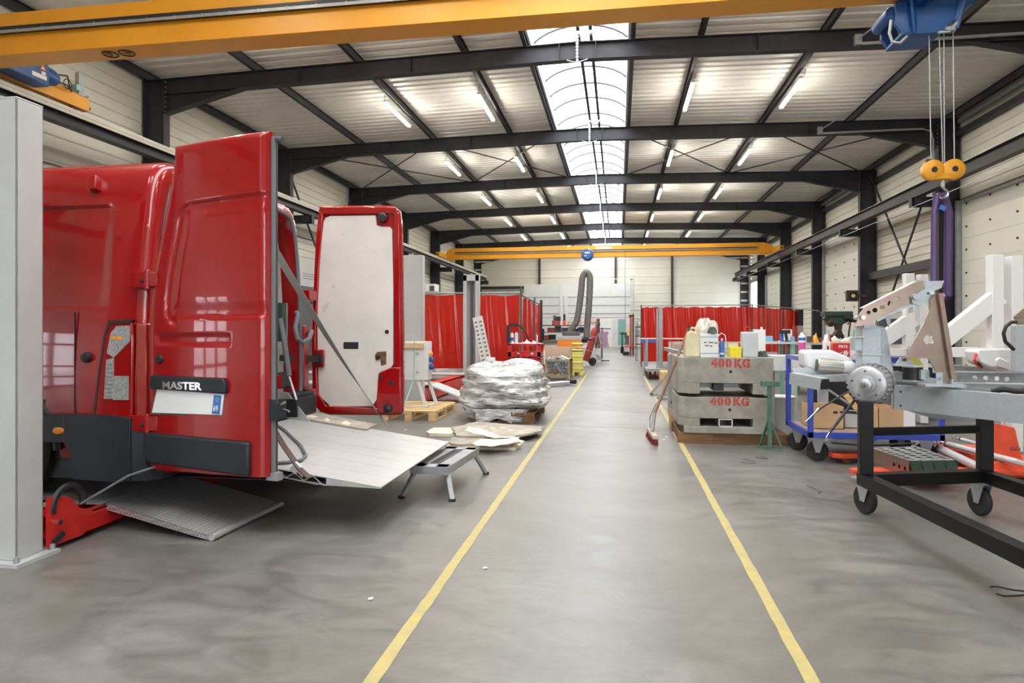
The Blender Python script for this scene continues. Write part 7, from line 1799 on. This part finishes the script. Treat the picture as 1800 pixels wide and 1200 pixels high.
# perforated channels
g0, g1, g2, g3 = FL(1532, 786, .24), FL(1598, 812, .22), FL(1680, 811, .22), FL(1612, 783, .24)
for k in range(4):
    t0, t1 = k / 4, (k + .94) / 4
    a0, a1 = g0.lerp(g3, t0), g0.lerp(g3, t1); b0, b1 = g1.lerp(g2, t0), g1.lerp(g2, t1)
    def F_(s_, t_): return (a0.lerp(a1, s_)).lerp(b0.lerp(b1, s_), t_)
    mb = MB().m('galv'); rows = 7
    # top web with square holes: two edge strips and rungs
    for s0, s1 in ((0, .15), (.85, 1)): q = [F_(s0, 0), F_(s1, 0), F_(s1, 1), F_(s0, 1)]; mb.add([(p.x, p.y, .235) for p in q] + [(p.x, p.y, .229) for p in q], [(0, 1, 2, 3), (4, 5, 6, 7), (0, 1, 5, 4), (1, 2, 6, 5), (2, 3, 7, 6), (3, 0, 4, 7)])
    for r_ in range(rows + 1):
        t0_, t1_ = r_ / rows - .0, r_ / rows + .035; t1_ = min(1, t1_)
        if t0_ >= .999: t0_ = .95; t1_ = 1
        q = [F_(.13, t0_), F_(.87, t0_), F_(.87, t1_), F_(.13, t1_)]; mb.add([(p.x, p.y, .234) for p in q] + [(p.x, p.y, .230) for p in q], [(0, 1, 2, 3), (4, 5, 6, 7), (0, 1, 5, 4), (2, 3, 7, 6)])
    mb.m('zinc_yellow')
    for s_ in (0, 1): p, q = F_(s_, 0), F_(s_, 1); mb.bar((p.x, p.y, .17), (q.x, q.y, .17), .005, .13)
    q4 = [F_(.05, 0), F_(.95, 0), F_(.95, 1), F_(.05, 1)]; mb.m('black').add([(p.x, p.y, .20) for p in q4], [(0, 1, 2, 3)])  # black sheet under the web stands in for shade inside the holes
    p, q = F_(0, 1), F_(1, 1); mb.m('dark_green').add([(p.x, p.y, .23), (q.x, q.y, .23), (q.x + .02, q.y - .05, .11), (p.x + .02, p.y - .05, .11)], [(0, 1, 2, 3)])
    mb.m('black')
    if k == 0:
        for t_ in (.62, .76, .9): p = F_(0, t_); mb.lathe([(.016, 0), (0, .0)], (p.x - .004, p.y, .16), 'x', 12)
    o = tag(obj('perforated_channel', mb, None, smooth=0), '%s perforated galvanised channel lying on the pallet truck counted from the left' % ['first', 'second', 'third', 'fourth'][k], 'steel channel', 'perforated channels on the pallet truck')
for k, (p0, p1, r_, lb) in enumerate(((FL(1652, 788, .16), FL(1722, 822, .16), .035, 'near grey hydraulic cylinder lying on the pallet truck'), (FL(1665, 780, .20), FL(1790, 812, .20), .026, 'longer grey hydraulic cylinder lying behind the near one'), (FL(1690, 772, .15), FL(1740, 786, .15), .02, 'short grey rod lying behind the cylinders'))):
    t = thing('hydraulic_cylinder', lb, 'cylinder', (p0 + p1) / 2, 'grey cylinders on the pallet truck')
    mb = MB().m(mat('cyl_grey', (0.58, 0.58, 0.60), 0.4, 0.1, 0.05, 6) if k == 0 else 'cyl_grey'); 
    if k == 0: M['cyl_grey'] = mb.mats[0]
    mb.tube(p0, p1, r_, 18); obj('barrel', mb, None, t)
    d = (p1 - p0).normalized(); mb = MB().m('chrome'); mb.tube(p0 - d * .09, p0, r_ * .45, 12); mb.ring(p0 - d * .11, .022, .008, 'y', 16, 6); mb.m('rust').tube(p0 - d * .012, p0 + d * .012, r_ * 1.06, 14); obj('rod', mb, None, t)
    mb = MB().m('cyl_grey'); mb.cbox(p1 + d * .03, .1, .05, .03, math.atan2(d.y, d.x)); obj('end_lug', mb, None, t, smooth=0, bevel=.004)
mb = MB().m('galv'); random.seed(2); q = FL(1755, 812, .15)
for k in range(10): mb.cbox(q + Vector((random.uniform(-.08, .12), random.uniform(-.06, .06), random.uniform(-.02, .04))), random.uniform(.03, .1), random.uniform(.02, .05), random.uniform(.01, .03), random.uniform(0, 3), random.uniform(-.5, .5))
tag(obj('bracket_heap', mb, None, smooth=0), 'small tangle of galvanised brackets at the end of the near cylinder', 'brackets', None, 'stuff')

# bits on the floor
def wire(pts, label, r=.0022, m_='black'):
    mb = MB().m(m_); mb.path([FL(u, v, .004) for u, v in pts], r, 5); return tag(obj('wire_scrap', mb), label, 'wire', 'wire scraps on the floor')
wire([(1302, 812), (1312, 813), (1325, 814), (1328, 812), (1310, 807), (1306, 807)], 'bent wire scrap on the floor left of the green stand foot')
wire([(1328, 803), (1340, 806), (1350, 806), (1338, 802)], 'bent wire scrap on the floor just below the green stand')
wire([(1418, 853), (1428, 857), (1440, 862), (1443, 864), (1438, 867)], 'bent wire scrap on the floor left of the near caster')
wire([(1741, 1031), (1750, 1030), (1780, 1036), (1815, 1040)], 'thin steel strip on the floor near the right edge, upper curve', .004)
wire([(1751, 1043), (1765, 1047), (1790, 1046), (1815, 1044)], 'thin steel strip on the floor near the right edge, lower curve', .004)
random.seed(12)
for k, (u, v, lb) in enumerate(((1167, 773, 'white paper crumb on the floor left of the skid corner'), (1172, 768, 'white crumpled foil crumb on the floor by the skid corner'), (713, 645 + 110, 'white paper scrap on the floor between the platform and the pallet'), (1128, 667, 'white scrap on the floor by the right yellow line'), (852, 998, 'tiny white scrap on the floor beside the left yellow line'), (652, 1052, 'tiny white scrap on the floor left of the near yellow line'))):
    p = FL(u, v, .002); mb = MB().m('text_white'); s_ = .012 + .002 * (k % 3); s_ *= 1 if v > 900 else 1.8
    mb.add([(p.x + s_ * math.cos(a) * random.uniform(.6, 1.4), p.y + s_ * math.sin(a) * random.uniform(.6, 1.4), .002 + (.004 if q % 2 else 0)) for q, a in enumerate([0, 1.1, 2.2, 3.3, 4.2, 5.3])], [(0, 1, 2, 3, 4, 5)]); tag(obj('paper_scrap', mb, None, smooth=0), lb, 'scrap', 'scraps on the floor')
# ================================================================== benches, machines and stores farther back
def vb(mb, u0, v0, u1, v1, Y, dep, m_=None, floor=True):
    if m_: mb.m(m_)
    a, b = AY(u0, v0, Y), AY(u1, v1, Y); return mb.box(a.x, b.x, Y, Y + dep, 0 if -.6 < b.z < .45 and v1 - v0 > 2.4 and floor else b.z, a.z)
# long work benches at right
def bench(Y, dep, u0, u1, v, label, top='post_grey', leg='green_paint', th=.04, shelf=False):
    a, b = AY(u0, v, Y), AY(u1, v, Y); t = thing('work_bench', label, 'bench', ((a.x + b.x) / 2, Y, 0), 'work benches at right')
    mb = MB().m(top); mb.box(a.x, b.x, Y, Y + dep, a.z - th, a.z); obj('worktop', mb, None, t, smooth=0)
    for x in (a.x + .01, b.x - .07):
        for y in (Y + .02, Y + dep - .08): mb = MB().m(leg); mb.box(x, x + .06, y, y + .06, 0, a.z - th); obj('leg', mb, None, t, smooth=0)
    if shelf: mb = MB().m(leg); mb.box(a.x, b.x, Y, Y + dep, .25, .28); obj('shelf', mb, None, t, smooth=0)
    return a.z
z1 = bench(11.5, .9, 1338, 1399, 600, 'pale narrow bench carrying a black spray gun behind the canister', 'white_paint', 'teal')
z2 = bench(13.5, .9, 1400, 1545, 602, 'long grey bench crowded with bottles and rags below the milling machine', 'post_grey', 'green_paint', shelf=True)
def AYx(u, Y): return AY(u, 600, Y).x
# items
def small(name, u, Y, z, w_, d_, h_, m_, label, cat, shape='box', group=None, bev=.004):
    x = AYx(u, Y); mb = MB().m(m_)
    if shape == 'box': mb.box(x - w_ / 2, x + w_ / 2, Y, Y + d_, z, z + h_); o = obj(name, mb, None, smooth=0, bevel=bev)
    elif shape == 'cyl': mb.lathe([(0, 0), (w_ / 2, 0), (w_ / 2, h_ * .8), (w_ * .25, h_ * .88), (w_ * .25, h_), (0, h_)], (x, Y + d_ / 2, z), 'z', 16); o = obj(name, mb, None)
    else:
        random.seed(int(u)); ph = random.uniform(0, 6)
        mb.grid(lambda a, b: (x - w_ / 2 + w_ * a, Y + d_ * b, z + h_ * max(0, math.sin(math.pi * a) * math.sin(math.pi * b)) ** .6 * (.75 + .25 * math.sin(a * 11 + ph) * math.cos(b * 8))), 14, 10); o = obj(name, mb, None, smooth=70)
    return tag(o, label, cat, group)
G = 'clutter on the right work benches'
small('box', 1352, 11.6, z1, .12, .12, .09, 'pale_blue', 'small light blue box on the pale narrow bench', 'box', group=G)
small('bottle', 1375, 11.6, z1, .06, .06, .16, 'blue_bottle', 'blue spray bottle on the pale narrow bench', 'bottle', 'cyl', G)
small('tool', 1360, 11.7, z1, .16, .08, .04, 'black', 'black hand tool lying on the pale narrow bench', 'tool', 'heap', G)
small('carton', 1385, 11.9, z1, .14, .1, .2, 'white_plastic', 'white carton behind the spray gun on the pale bench', 'box', group=G)
t = thing('spray_gun', 'black spray gun standing on the pale narrow bench', 'spray gun', (AYx(1381, 11.55), 11.55, z1)); x = AYx(1381, 11.55)
mb = MB().m('black'); mb.box(x - .10, x + .07, 11.53, 11.58, z1 + .13, z1 + .19); mb.bar((x, 11.55, z1 + .14), (x + .02, 11.55, z1 + .02), .04, .04); mb.lathe([(0, 0), (.06, 0), (.06, .012), (0, .02)], (x + .02, 11.55, z1), 'z', 16); obj('body', mb, None, t)
small('water_jar', 1394, 11.5, z1, .08, .08, .09, 'pale_blue', 'pale blue jar at the right end of the pale narrow bench', 'jar', 'cyl', G)
# pink spray can on the mover
p = AY(1412, 632, 7.6)
t = thing('spray_can', 'white and magenta spray can standing behind the blue trolley handle', 'spray can', (p.x, 7.65, 0)); zb = AY(1412, 626, 7.6).z; zt = AY(1412, 584, 7.6).z
mb = MB().m('text_white'); mb.lathe([(0, 0), (.036, 0), (.036, (zt - zb) * .82), (.02, (zt - zb) * .9), (.012, (zt - zb)), (0, zt - zb)], (p.x, 7.65, zb), 'z', 22); obj('body', mb, None, t)
mb = MB().m('pink'); mb.lathe([(.0365, .02), (.0365, (zt - zb) * .58)], (p.x, 7.65, zb), 'z', 22, cap=False); mb.m('blue_bottle').lathe([(.0365, (zt - zb) * .66), (.0365, (zt - zb) * .78)], (p.x, 7.65, zb), 'z', 22, cap=False); obj('printed_band', mb, None, t, label='magenta and blue printed bands')
mb = MB().m('white_paint'); x0, x1 = AYx(1340, 7.6), AYx(1425, 7.6); mb.box(x0 + .12, x1 + .35, 7.58, 8.1, zb - .16, zb - .0)
mb.m('white_paint'); mb.box(x1 + .2, x1 + .3, 8.0, 8.08, 0, zb - .16); mb.box(x0 + .14, x0 + .22, 8.0, 8.08, 0, zb - .16)
tag(obj('white_table', mb, None, smooth=0, bevel=.004), 'white table with a thick edge behind the blue trolley handle', 'table')
for k, (u, w_, h_, m_, nm, cat, lb, sh) in enumerate((
    (1436, .10, .20, 'crane_yellow', 'tool', 'tool', 'yellow power tool at the left end of the long grey bench', 'heap'),
    (1424, .10, .12, 'dark_grey', 'box', 'box', 'grey box at the left end of the long grey bench', 'box'),
    (1446, .08, .12, 'rust', 'tool', 'tool', 'brown tool next to the yellow power tool', 'heap'),
    (1455, .10, .2, 'text_white', 'rag', 'rag', 'white and red rag by the yellow power tool', 'heap'),
    (1460, .07, .2, 'lift_red', 'tool', 'tool', 'red tool hanging over the bench clutter', 'heap'),
    (1470, .22, .14, 'white_plastic', 'roll', 'roll', 'white paper roll in the middle of the long grey bench', 'heap'),
    (1459, .035, .24, 'teal', 'bottle', 'bottle', 'slim teal bottle left of the milling machine foot', 'cyl'),
    (1503, .04, .25, 'teal', 'bottle', 'bottle', 'slim teal bottle right of the milling machine foot', 'cyl'),
    (1478, .16, .1, 'pale_blue', 'rag', 'rag', 'light blue wrap on the long grey bench', 'heap'),
    (1496, .34, .13, 'cloth_white', 'rag', 'rag', 'crumpled white cloth on the long grey bench', 'heap'),
    (1489, .30, .03, 'wood', 'board', 'board', 'thin wooden board on the long grey bench', 'box'),
    (1535, .3, .1, 'white_plastic', 'rag', 'rag', 'white sheet at the right end of the long grey bench', 'heap'),
    (1418, .06, .18, 'post_grey', 'tin', 'tin', 'pale tin beside the grey box on the bench', 'cyl'),
    (1443, .05, .1, 'black', 'jar', 'jar', 'small black jar in the bench clutter', 'cyl'))):
    small(nm, u, 13.55 + .12 * (k % 3), z2, w_, .2, h_, m_, lb, cat, sh, G)
# red printed box
Y = 9.0; a, b = AY(1464, 603, Y), AY(1494, 628, Y); t = thing('printed_box', 'red printed carton with white lettering behind the white drive motor', 'box', ((a.x + b.x) / 2, Y, b.z))
mb = MB().m('tool_red'); mb.box(a.x, b.x, Y, Y + .2, b.z, a.z); obj('body', mb, None, t, smooth=0)
mb = MB().m('card_light'); mb.box(a.x + .02, b.x, Y + .02, Y + .2, a.z, a.z + .02); obj('flap', mb, None, t, smooth=0)
mb = text_mb('PRTS', .05, frame_T(((a.x + b.x) / 2 + .02, Y - .002, a.z - .045), (1, 0, 0), (0, 0, 1)), .001, bold=.001); obj('lettering', mb, 'text_white', t, smooth=0)
mb = MB().m('text_white'); mb.path([((a.x + b.x) / 2 - .05 + .02 * k, Y - .002, b.z + .04 + .008 * k) for k in range(7)], .003, 4); mb.m('dust').cbox((b.x - .05, Y - .001, b.z + .05), .05, .002, .06, 0, 0, .4); obj('printing', mb, None, t, smooth=0)
mb = MB().m('post_grey'); mb.box(a.x - .5, b.x + .3, Y - .05, Y + .4, b.z - .03, b.z)
for x in (a.x - .48, b.x + .2): mb.box(x, x + .05, Y, Y + .05, 0, b.z - .03)
tag(obj('work_bench', mb, None, smooth=0), 'small grey bench under the red printed carton', 'bench', 'work benches at right')
Y = 9.1; mb = MB(); vb(mb, 1451, 602, 1461, 622, Y, .12, 'white_plastic'); vb(mb, 1454, 608, 1457, 615, Y - .003, .003, 'black'); tag(obj('carton', mb, None, smooth=0), 'white carton with a dark mark left of the red printed carton', 'box')
# milling machine
Y = 17.0; t = thing('milling_machine', 'dark green milling machine head on a narrow column near the right wall', 'machine', (AYx(1478, Y), Y, 0))
mb = MB(); vb(mb, 1450, 547, 1500, 556, Y, .4, 'dark_green'); PY(mb, [(1450, 554), (1500, 554), (1496, 563), (1482, 570), (1470, 569), (1460, 572), (1456, 562)], Y + .05, .3, 'dark_green'); obj('head', mb, None, t, smooth=0, bevel=.02)
mb = MB(); PY(mb, [(1470, 569), (1482, 568), (1480, 580), (1483, 590), (1466, 590), (1473, 580)], Y + .1, .25, 'strap_brown'); vb(mb, 1466, 588, 1484, 600, Y, .5, 'black'); mb.m('dark_green').box(AYx(1466, Y), AYx(1484, Y), Y + .05, Y + .6, 0, AY(1470, 598, Y).z); obj('column', mb, None, t, smooth=0, bevel=.01)
for k, (u, v) in enumerate(((1452, 560), (1455, 566), (1460, 570), (1488, 558), (1496, 558), (1500, 562))):
    p = AY(u, v, Y - .05); mb = MB().m('black' if k != 1 else 'rust'); mb.lathe([(0, -.06), (.06, -.06), (.06, .06), (0, .06)], p, 'x' if k % 2 else 'y', 12); obj('knob', mb, None, t)
mb = MB().m('black'); mb.path([AY(1490, 570, Y), AY(1496, 560, Y), AY(1492, 585, Y), AY(1492, 600, Y)], .02, 6); obj('hose', mb, None, t)
# loudspeaker and other fittings on the right wall
p = AX(1497, 520, 8.75); t = thing('alarm_speaker', 'round alarm sounder in a square box on the second right hand column', 'speaker', (8.6, p.y, p.z)); Yp = 25.75
p = AY(1497, 520, Yp); mb = MB().m('strap_brown'); mb.box(p.x - .22, p.x + .2, Yp - .15, Yp, p.z - .2, p.z + .2); mb.box(p.x + .15, p.x + .5, Yp - .03, Yp + .18, p.z - .05, p.z + .05); obj('housing', mb, None, t, smooth=0, bevel=.03)
mb = MB().m('black'); mb.lathe([(.07, -.0), (.15, -.0), (.15, -.06), (.12, -.06), (.07, -.0)], (p.x, Yp - .15, p.z), 'y', 24); mb.m('yellow_dull').lathe([(0, -.03), (.07, -.03), (.07, 0)], (p.x, Yp - .15, p.z), 'y', 20); obj('cone', mb, None, t)
for k, (y0, y1, z, lb) in enumerate(((20.2, 25.9, 3.2, 'black wall rail between the bracing rods on the right wall'), )):
    mb = MB().m('steel_black'); mb.box(8.95, 9.15, y0, y1, z - .13, z + .13); tag(obj('wall_rail', mb, None, smooth=0), lb, 'rail')
mb = MB(); vb(mb, 1403, 544, 1412, 572, 27.2, .5, 'black'); tag(obj('metal_screen', mb, None, smooth=0), 'black panel standing at the right end of the red curtain', 'panel')
mb = MB().m('post_grey'); vb(mb, 1402, 572, 1412, 606, 27.1, .3); tag(obj('pipe_bundle', mb, None, smooth=0), 'grey bundle of pipes below the black panel', 'pipes')
mb = MB().m('white_plastic'); p = AY(1635, 508, 12); mb.lathe([(.0, 0), (.16, 0), (.16, -.03), (0, -.03)], (p.x, 12.0, p.z), 'y', 24) if False else None
# ---- centre left distance
Y = 21.5
t = thing('fume_extractor', 'orange and grey fume extraction unit with bent grey hoses behind the cardboard box', 'extractor', (AYx(1000, Y), Y, 0))
a, b = AY(980, 590, Y), AY(1022, 606, Y); mb = MB().m('orange'); mb.box(a.x, b.x, Y, Y + .8, .05, AY(1000, 597, Y).z); mb.m('post_grey').box(a.x - .01, b.x + .01, Y - .01, Y + .81, AY(1000, 597, Y).z, a.z); mb.m('dark_grey').box(a.x, b.x, Y, Y + .8, .0, .05); obj('housing', mb, None, t, smooth=0, bevel=.008)
def hose(px_, Y, r, nm='hose', par=None):
    pts = [AY(u, v, Y) for u, v in px_]; out = []
    for i in range(len(pts) - 1):
        p0 = pts[max(0, i - 1)]; p1 = pts[i]; p2 = pts[i + 1]; p3 = pts[min(len(pts) - 1, i + 2)]
        for k in range(8): t_ = k / 8; out.append(.5 * ((2 * p1) + (p2 - p0) * t_ + (2 * p0 - 5 * p1 + 4 * p2 - p3) * t_ ** 2 + (3 * p1 - p0 - 3 * p2 + p3) * t_ ** 3))
    out.append(pts[-1]); mb = MB().m('hose_grey'); mb.path(out, lambda t_: r * (1 + .05 * math.sin(t_ * len(out) * 3.0)), 12); return obj(nm, mb, None, par)
hose([(1002, 584), (1007, 574), (1013, 566), (1017, 548), (1022, 508), (1024, 488), (1030, 479), (1036, 484), (1037, 500), (1035, 540), (1032, 575), (1031, 594)], Y + .3, .105, 'bent_hose', t)
mb = MB(); vb(mb, 988, 583, 1018, 590, Y + .1, .5, 'dark_grey'); obj('filter_housing', mb, None, t, smooth=0, bevel=.02)
p = AY(1031, 596, Y); mb = MB().m('black'); mb.lathe([(0, 0), (.2, 0), (.2, .05), (.11, .10), (0, .10)], (p.x, Y + .3, p.z - .04), 'z', 20); mb.box(p.x - .35, p.x + .02, Y + .2, Y + .4, p.z - .12, p.z - .04); obj('extraction_hood', mb, None, t)
# gas bottle on its trolley
Y = 23.6; t = thing('bottle_trolley', 'two wheeled bottle trolley leaning at the left edge of the walkway', 'trolley', (AYx(1042, Y), Y, 0))
p = AY(1041, 630, Y); mb = MB().m('rubber'); mb.lathe([(.08, -.04), (.12, -.04), (.135, 0), (.12, .04), (.08, .04)], (p.x, Y, .135), 'y', 24); mb.m('dust').lathe([(0, -.02), (.08, -.03), (.08, .03), (0, .02)], (p.x, Y, .135), 'y', 20); obj('wheel', mb, None, t)
mb = MB().m('rubber'); mb.lathe([(.08, -.04), (.12, -.04), (.135, 0), (.12, .04), (.08, .04)], (p.x, Y + .5, .135), 'y', 24); obj('wheel', mb, None, t)
mb = MB().m('grey_metal'); 
for (a_, b_) in (((1034, 636), (1052, 585)), ((1046, 620), (1052, 605))): mb.bar(AY(*a_, Y + .1), AY(*b_, Y + .1), .03, .03)
PY(mb, [(1046, 622), (1050, 622), (1059, 632), (1050, 633)], Y - .02, .4, 'grey_metal'); obj('frame', mb, None, t, smooth=0)
t = thing('gas_cylinder', 'rusty red gas cylinder tilted on the two wheeled trolley', 'gas cylinder', (AYx(1034, Y), Y, 0))
a, b = AY(1030, 634, Y - .1), AY(1047, 575, Y - .1); mb = MB().m('bottle_red'); d = (b - a).normalized(); r_ = .115
mb.T = Matrix.Translation(a) @ d.to_track_quat('Z', 'Y').to_matrix().to_4x4(); L_ = (b - a).length; mb.lathe([(0, 0), (r_ * .9, 0), (r_, .03), (r_, L_ * .88), (r_ * .75, L_ * .95), (r_ * .35, L_), (0, L_)], (0, 0, 0), 'z', 24); obj('body', mb, None, t)
mb = MB().m('dust'); mb.T = Matrix.Translation(a) @ d.to_track_quat('Z', 'Y').to_matrix().to_4x4(); mb.lathe([(r_ + .004, L_ * .30), (r_ + .004, L_ * .315)], (0, 0, 0), 'z', 20, cap=False); mb.lathe([(r_ + .004, L_ * .72), (r_ + .004, L_ * .735)], (0, 0, 0), 'z', 20, cap=False); obj('strap', mb, None, t)
mb = MB().m('grey_metal'); mb.T = Matrix.Translation(b) @ d.to_track_quat('Z', 'Y').to_matrix().to_4x4(); mb.lathe([(0, 0), (.03, 0), (.03, .08), (0, .08)], (0, 0, 0), 'z', 10); mb.tube((0, 0, .05), (.12, 0, .09), .03, 8); mb.tube((.1, 0, .1), (.1, 0, .22), .045, 10); obj('regulator', mb, None, t)
mb = MB(); mb.m(mat('lilac', (0.42, 0.30, 0.42), 0.7)); M['lilac'] = mb.mats[0]; random.seed(6)
Yh = 27.0
for k in range(7):
    u = 1056 + k * 2.2; mb.path([AY(u, 577 + random.uniform(0, 8), Yh), AY(u - 3, 590, Yh), AY(u + random.uniform(-4, 4), 602, Yh), AY(u + random.uniform(-6, 2), 611, Yh)], .035, 6)
tag(obj('hose_bundle', mb), 'tangle of lilac welding hoses hanging beyond the red gas cylinder', 'hose')
mb = MB().m('dark_grey'); x = AYx(1058, Yh); mb.tube((x, Yh, 0), (x, Yh, 1.35), .03, 8); mb.bar((x - .4, Yh, 1.3), (x + .35, Yh, 1.3), .04, .04); mb.bar((x - .3, Yh, .02), (x + .3, Yh, .02), .3, .04); tag(obj('hose_stand', mb), 'dark stand holding the lilac hoses', 'stand')
mb = MB(); vb(mb, 1040, 612, 1056, 626, 26, .6, 'white_paint'); vb(mb, 1046, 598, 1054, 612, 26, .5, 'wood_dark'); tag(obj('white_cabinet', mb, None, smooth=0), 'low white cabinet behind the bottle trolley', 'cabinet')
# storage racks behind the fume extractor
Y = 24.5; t = thing('storage_rack', 'black steel rack with machines and boxes at the end of the left curtain', 'rack', (AYx(990, Y), Y, 0))
for u in (949, 951, 1010): mb = MB(); vb(mb, u, 527 if u < 960 else 566, u + 2.2, 612, Y, .06, 'black'); obj('post', mb, None, t, smooth=0)
for v in (571, 583, 598): mb = MB(); vb(mb, 947, v, 1030, v + 1.6, Y, .8, 'dark_grey'); obj('shelf', mb, None, t, smooth=0)
for x in (949, 1010): mb = MB().m('black'); xx = AYx(x, Y); mb.box(xx, xx + .08, Y + .7, Y + .78, 0, 1.3); obj('post', mb, None, t, smooth=0)
GS = 'goods on the black rack'
def rk(name, u0, v0, u1, v1, m_, lb, cat, Y_=24.7, dep=.4, bev=.01): mb = MB(); vb(mb, u0, v0, u1, v1, Y_, dep, m_); return tag(obj(name, mb, None, smooth=0, bevel=bev), lb, cat, GS)
rk('machine', 970, 563, 983, 571, 'bottle_red', 'dark red machine base on the top shelf of the black rack', 'machine')
rk('machine', 977, 556, 984, 564, 'black', 'small black motor on top of the dark red machine', 'machine'); rk('pipe', 972.5, 554, 975.5, 563, 'dark_grey', 'short dark upright pipe on the top shelf', 'pipe')
rk('extinguisher', 989, 563, 994, 571, 'orange_red', 'small orange red can on the top shelf of the black rack', 'can')
rk('pump', 990, 552, 993, 563, 'black', 'narrow black pump above the orange can', 'pump')
rk('box', 962, 576, 976, 583, 'bottle_red', 'red box on the middle shelf of the black rack', 'box'); rk('machine', 975, 573, 985, 583, 'dark_grey', 'dark machine on the middle shelf of the black rack', 'machine'); rk('tray', 1015, 575, 1037, 585, 'crane_blue', 'blue plastic bin behind the extraction hoses', 'bin'); rk('machine', 987, 576, 1000, 583, 'dark_grey', 'grey gearbox on the middle shelf', 'machine')
rk('box', 957, 589, 964, 598, 'bottle_red', 'narrow red box on the lower shelf', 'box'); rk('cloth', 964, 588, 976, 597, 'black', 'dark blue heap on the lower shelf', 'cloth'); rk('tray', 952, 600, 978, 606, 'dust', 'pale tray at the bottom of the black rack', 'tray')
# shelving by the office wall with cartons
Y = 33; t = thing('storage_rack', 'orange posted rack with cartons in front of the white office wall', 'rack', (AYx(1030, Y), Y, 0))
for u in (1020, 1048): mb = MB(); vb(mb, u, 562, u + 1.2, 609, Y, .08, 'orange_red'); obj('post', mb, None, t, smooth=0)
for v in (565, 575): mb = MB(); vb(mb, 998, v, 1050, v + 1.2, Y, .8, 'dust'); obj('shelf', mb, None, t, smooth=0)
for u in (998,): mb = MB(); vb(mb, u, 565, u + 1.2, 609, Y, .08, 'orange_red'); obj('post', mb, None, t, smooth=0)
mb = MB(); vb(mb, 1036, 559, 1048, 567, Y + .1, .5, 'card_light'); tag(obj('carton', mb, None, smooth=0), 'carton on top of the orange posted rack', 'box'); mb = MB(); vb(mb, 1033, 567.5, 1047, 575, Y + .1, .5, 'white_plastic'); tag(obj('carton', mb, None, smooth=0), 'white carton in the orange posted rack', 'box')
mb = MB(); vb(mb, 1049, 560, 1054, 612, Y - 1, .3, 'strap_brown'); 
for k in range(6): vb(mb, 1049 + (k % 2) * 2, 562 + k * 6, 1053 + (k % 2) * 2, 566 + k * 6, Y - 1.2, .3, 'dark_grey')
tag(obj('valve_rack', mb, None, smooth=0), 'brown stand with dark valves beside the orange posted rack', 'stand')
# far right of the walkway: green stand, red press, dark rack
Y = 36; p = AYx(1093.5, Y); mb = MB(); vb(mb, 1092.5, 588, 1095, 611, Y, .1, 'dark_green'); vb(mb, 1090, 584, 1098, 588, Y, .2, 'dark_green'); vb(mb, 1090.5, 609, 1097, 611.5, Y, .3, 'dark_grey'); tag(obj('roller_stand', mb, None, smooth=0), 'small green roller stand far down the walkway by the glazed door', 'stand')
Y = 33; t = thing('shop_crane', 'tall red workshop press far down the walkway on the right', 'press', (AYx(1108, Y), Y, 0))
mb = MB(); vb(mb, 1107, 553, 1110, 610, Y, .15, 'bottle_red'); vb(mb, 1111.5, 552, 1114.5, 610, Y, .15, 'strap_brown'); vb(mb, 1105, 554, 1114, 557, Y, .15, 'bottle_red'); obj('column', mb, None, t, smooth=0)
mb = MB(); vb(mb, 1098, 608, 1117, 610, Y - .2, .6, 'lift_red'); 
for u in (1098, 1103): q = AY(u, 613.5, Y - .2); mb.m('black').lathe([(0, 0), (.1, 0), (.1, .08), (0, .08)], (q.x, Y - .2, .1), 'y', 12)
obj('base', mb, None, t, smooth=0)
mb = MB(); vb(mb, 1099, 584, 1106, 606, Y + .1, .3, 'dark_grey'); vb(mb, 1102, 578, 1106, 590, Y + .05, .2, 'yellow_dull'); obj('motor', mb, None, t, smooth=0, bevel=.03)
Y = 27; t = thing('storage_rack', 'dark rack with grey drums beside the red press', 'rack', (AYx(1122, Y), Y, 0))
for u in (1117, 1119.5): mb = MB(); vb(mb, u, 574 if u < 1118 else 565, u + 1, 623, Y, .06, 'black'); obj('post', mb, None, t, smooth=0)
for v in (574, 590, 604): mb = MB(); vb(mb, 1117, v, 1127, v + 1.4, Y, .6, 'black'); obj('shelf', mb, None, t, smooth=0)
mb = MB(); vb(mb, 1119, 567, 1127, 574, Y + .1, .4, 'dust'); tag(obj('drum', mb, None, smooth=0, bevel=.03), 'grey drum on top of the dark rack by the right curtain', 'drum'); mb = MB(); vb(mb, 1119, 580, 1127, 590, Y + .1, .4, 'post_grey'); tag(obj('carton', mb, None, smooth=0), 'pale carton on the middle shelf of the dark rack', 'box')
# pipe and cable duct at the corner of the office wall
mb = MB(); vb(mb, 1113, 484, 1115, 609.9, 48.2, .1, 'post_grey'); vb(mb, 1108, 492, 1112, 521, 48.0, .3, 'dust'); vb(mb, 1108, 490, 1112, 492, 48.0, .3, 'dark_grey'); tag(obj('duct', mb, None, smooth=0), 'grey duct and louvre box at the right corner of the white office wall', 'duct')
mb = MB(); vb(mb, 1037, 488.2, 1056, 489, 48.42, .05, 'white_paint'); vb(mb, 1055.3, 488, 1056, 501, 48.42, .05, 'white_paint'); vb(mb, 1056, 489.6, 1107, 490.4, 48.42, .05, 'white_paint'); vb(mb, 1106, 489.6, 1107, 501, 48.42, .05, 'white_paint'); tag(obj('guard_rail', mb, None, smooth=0), 'thin white guard rail on top of the office wall', 'rail')
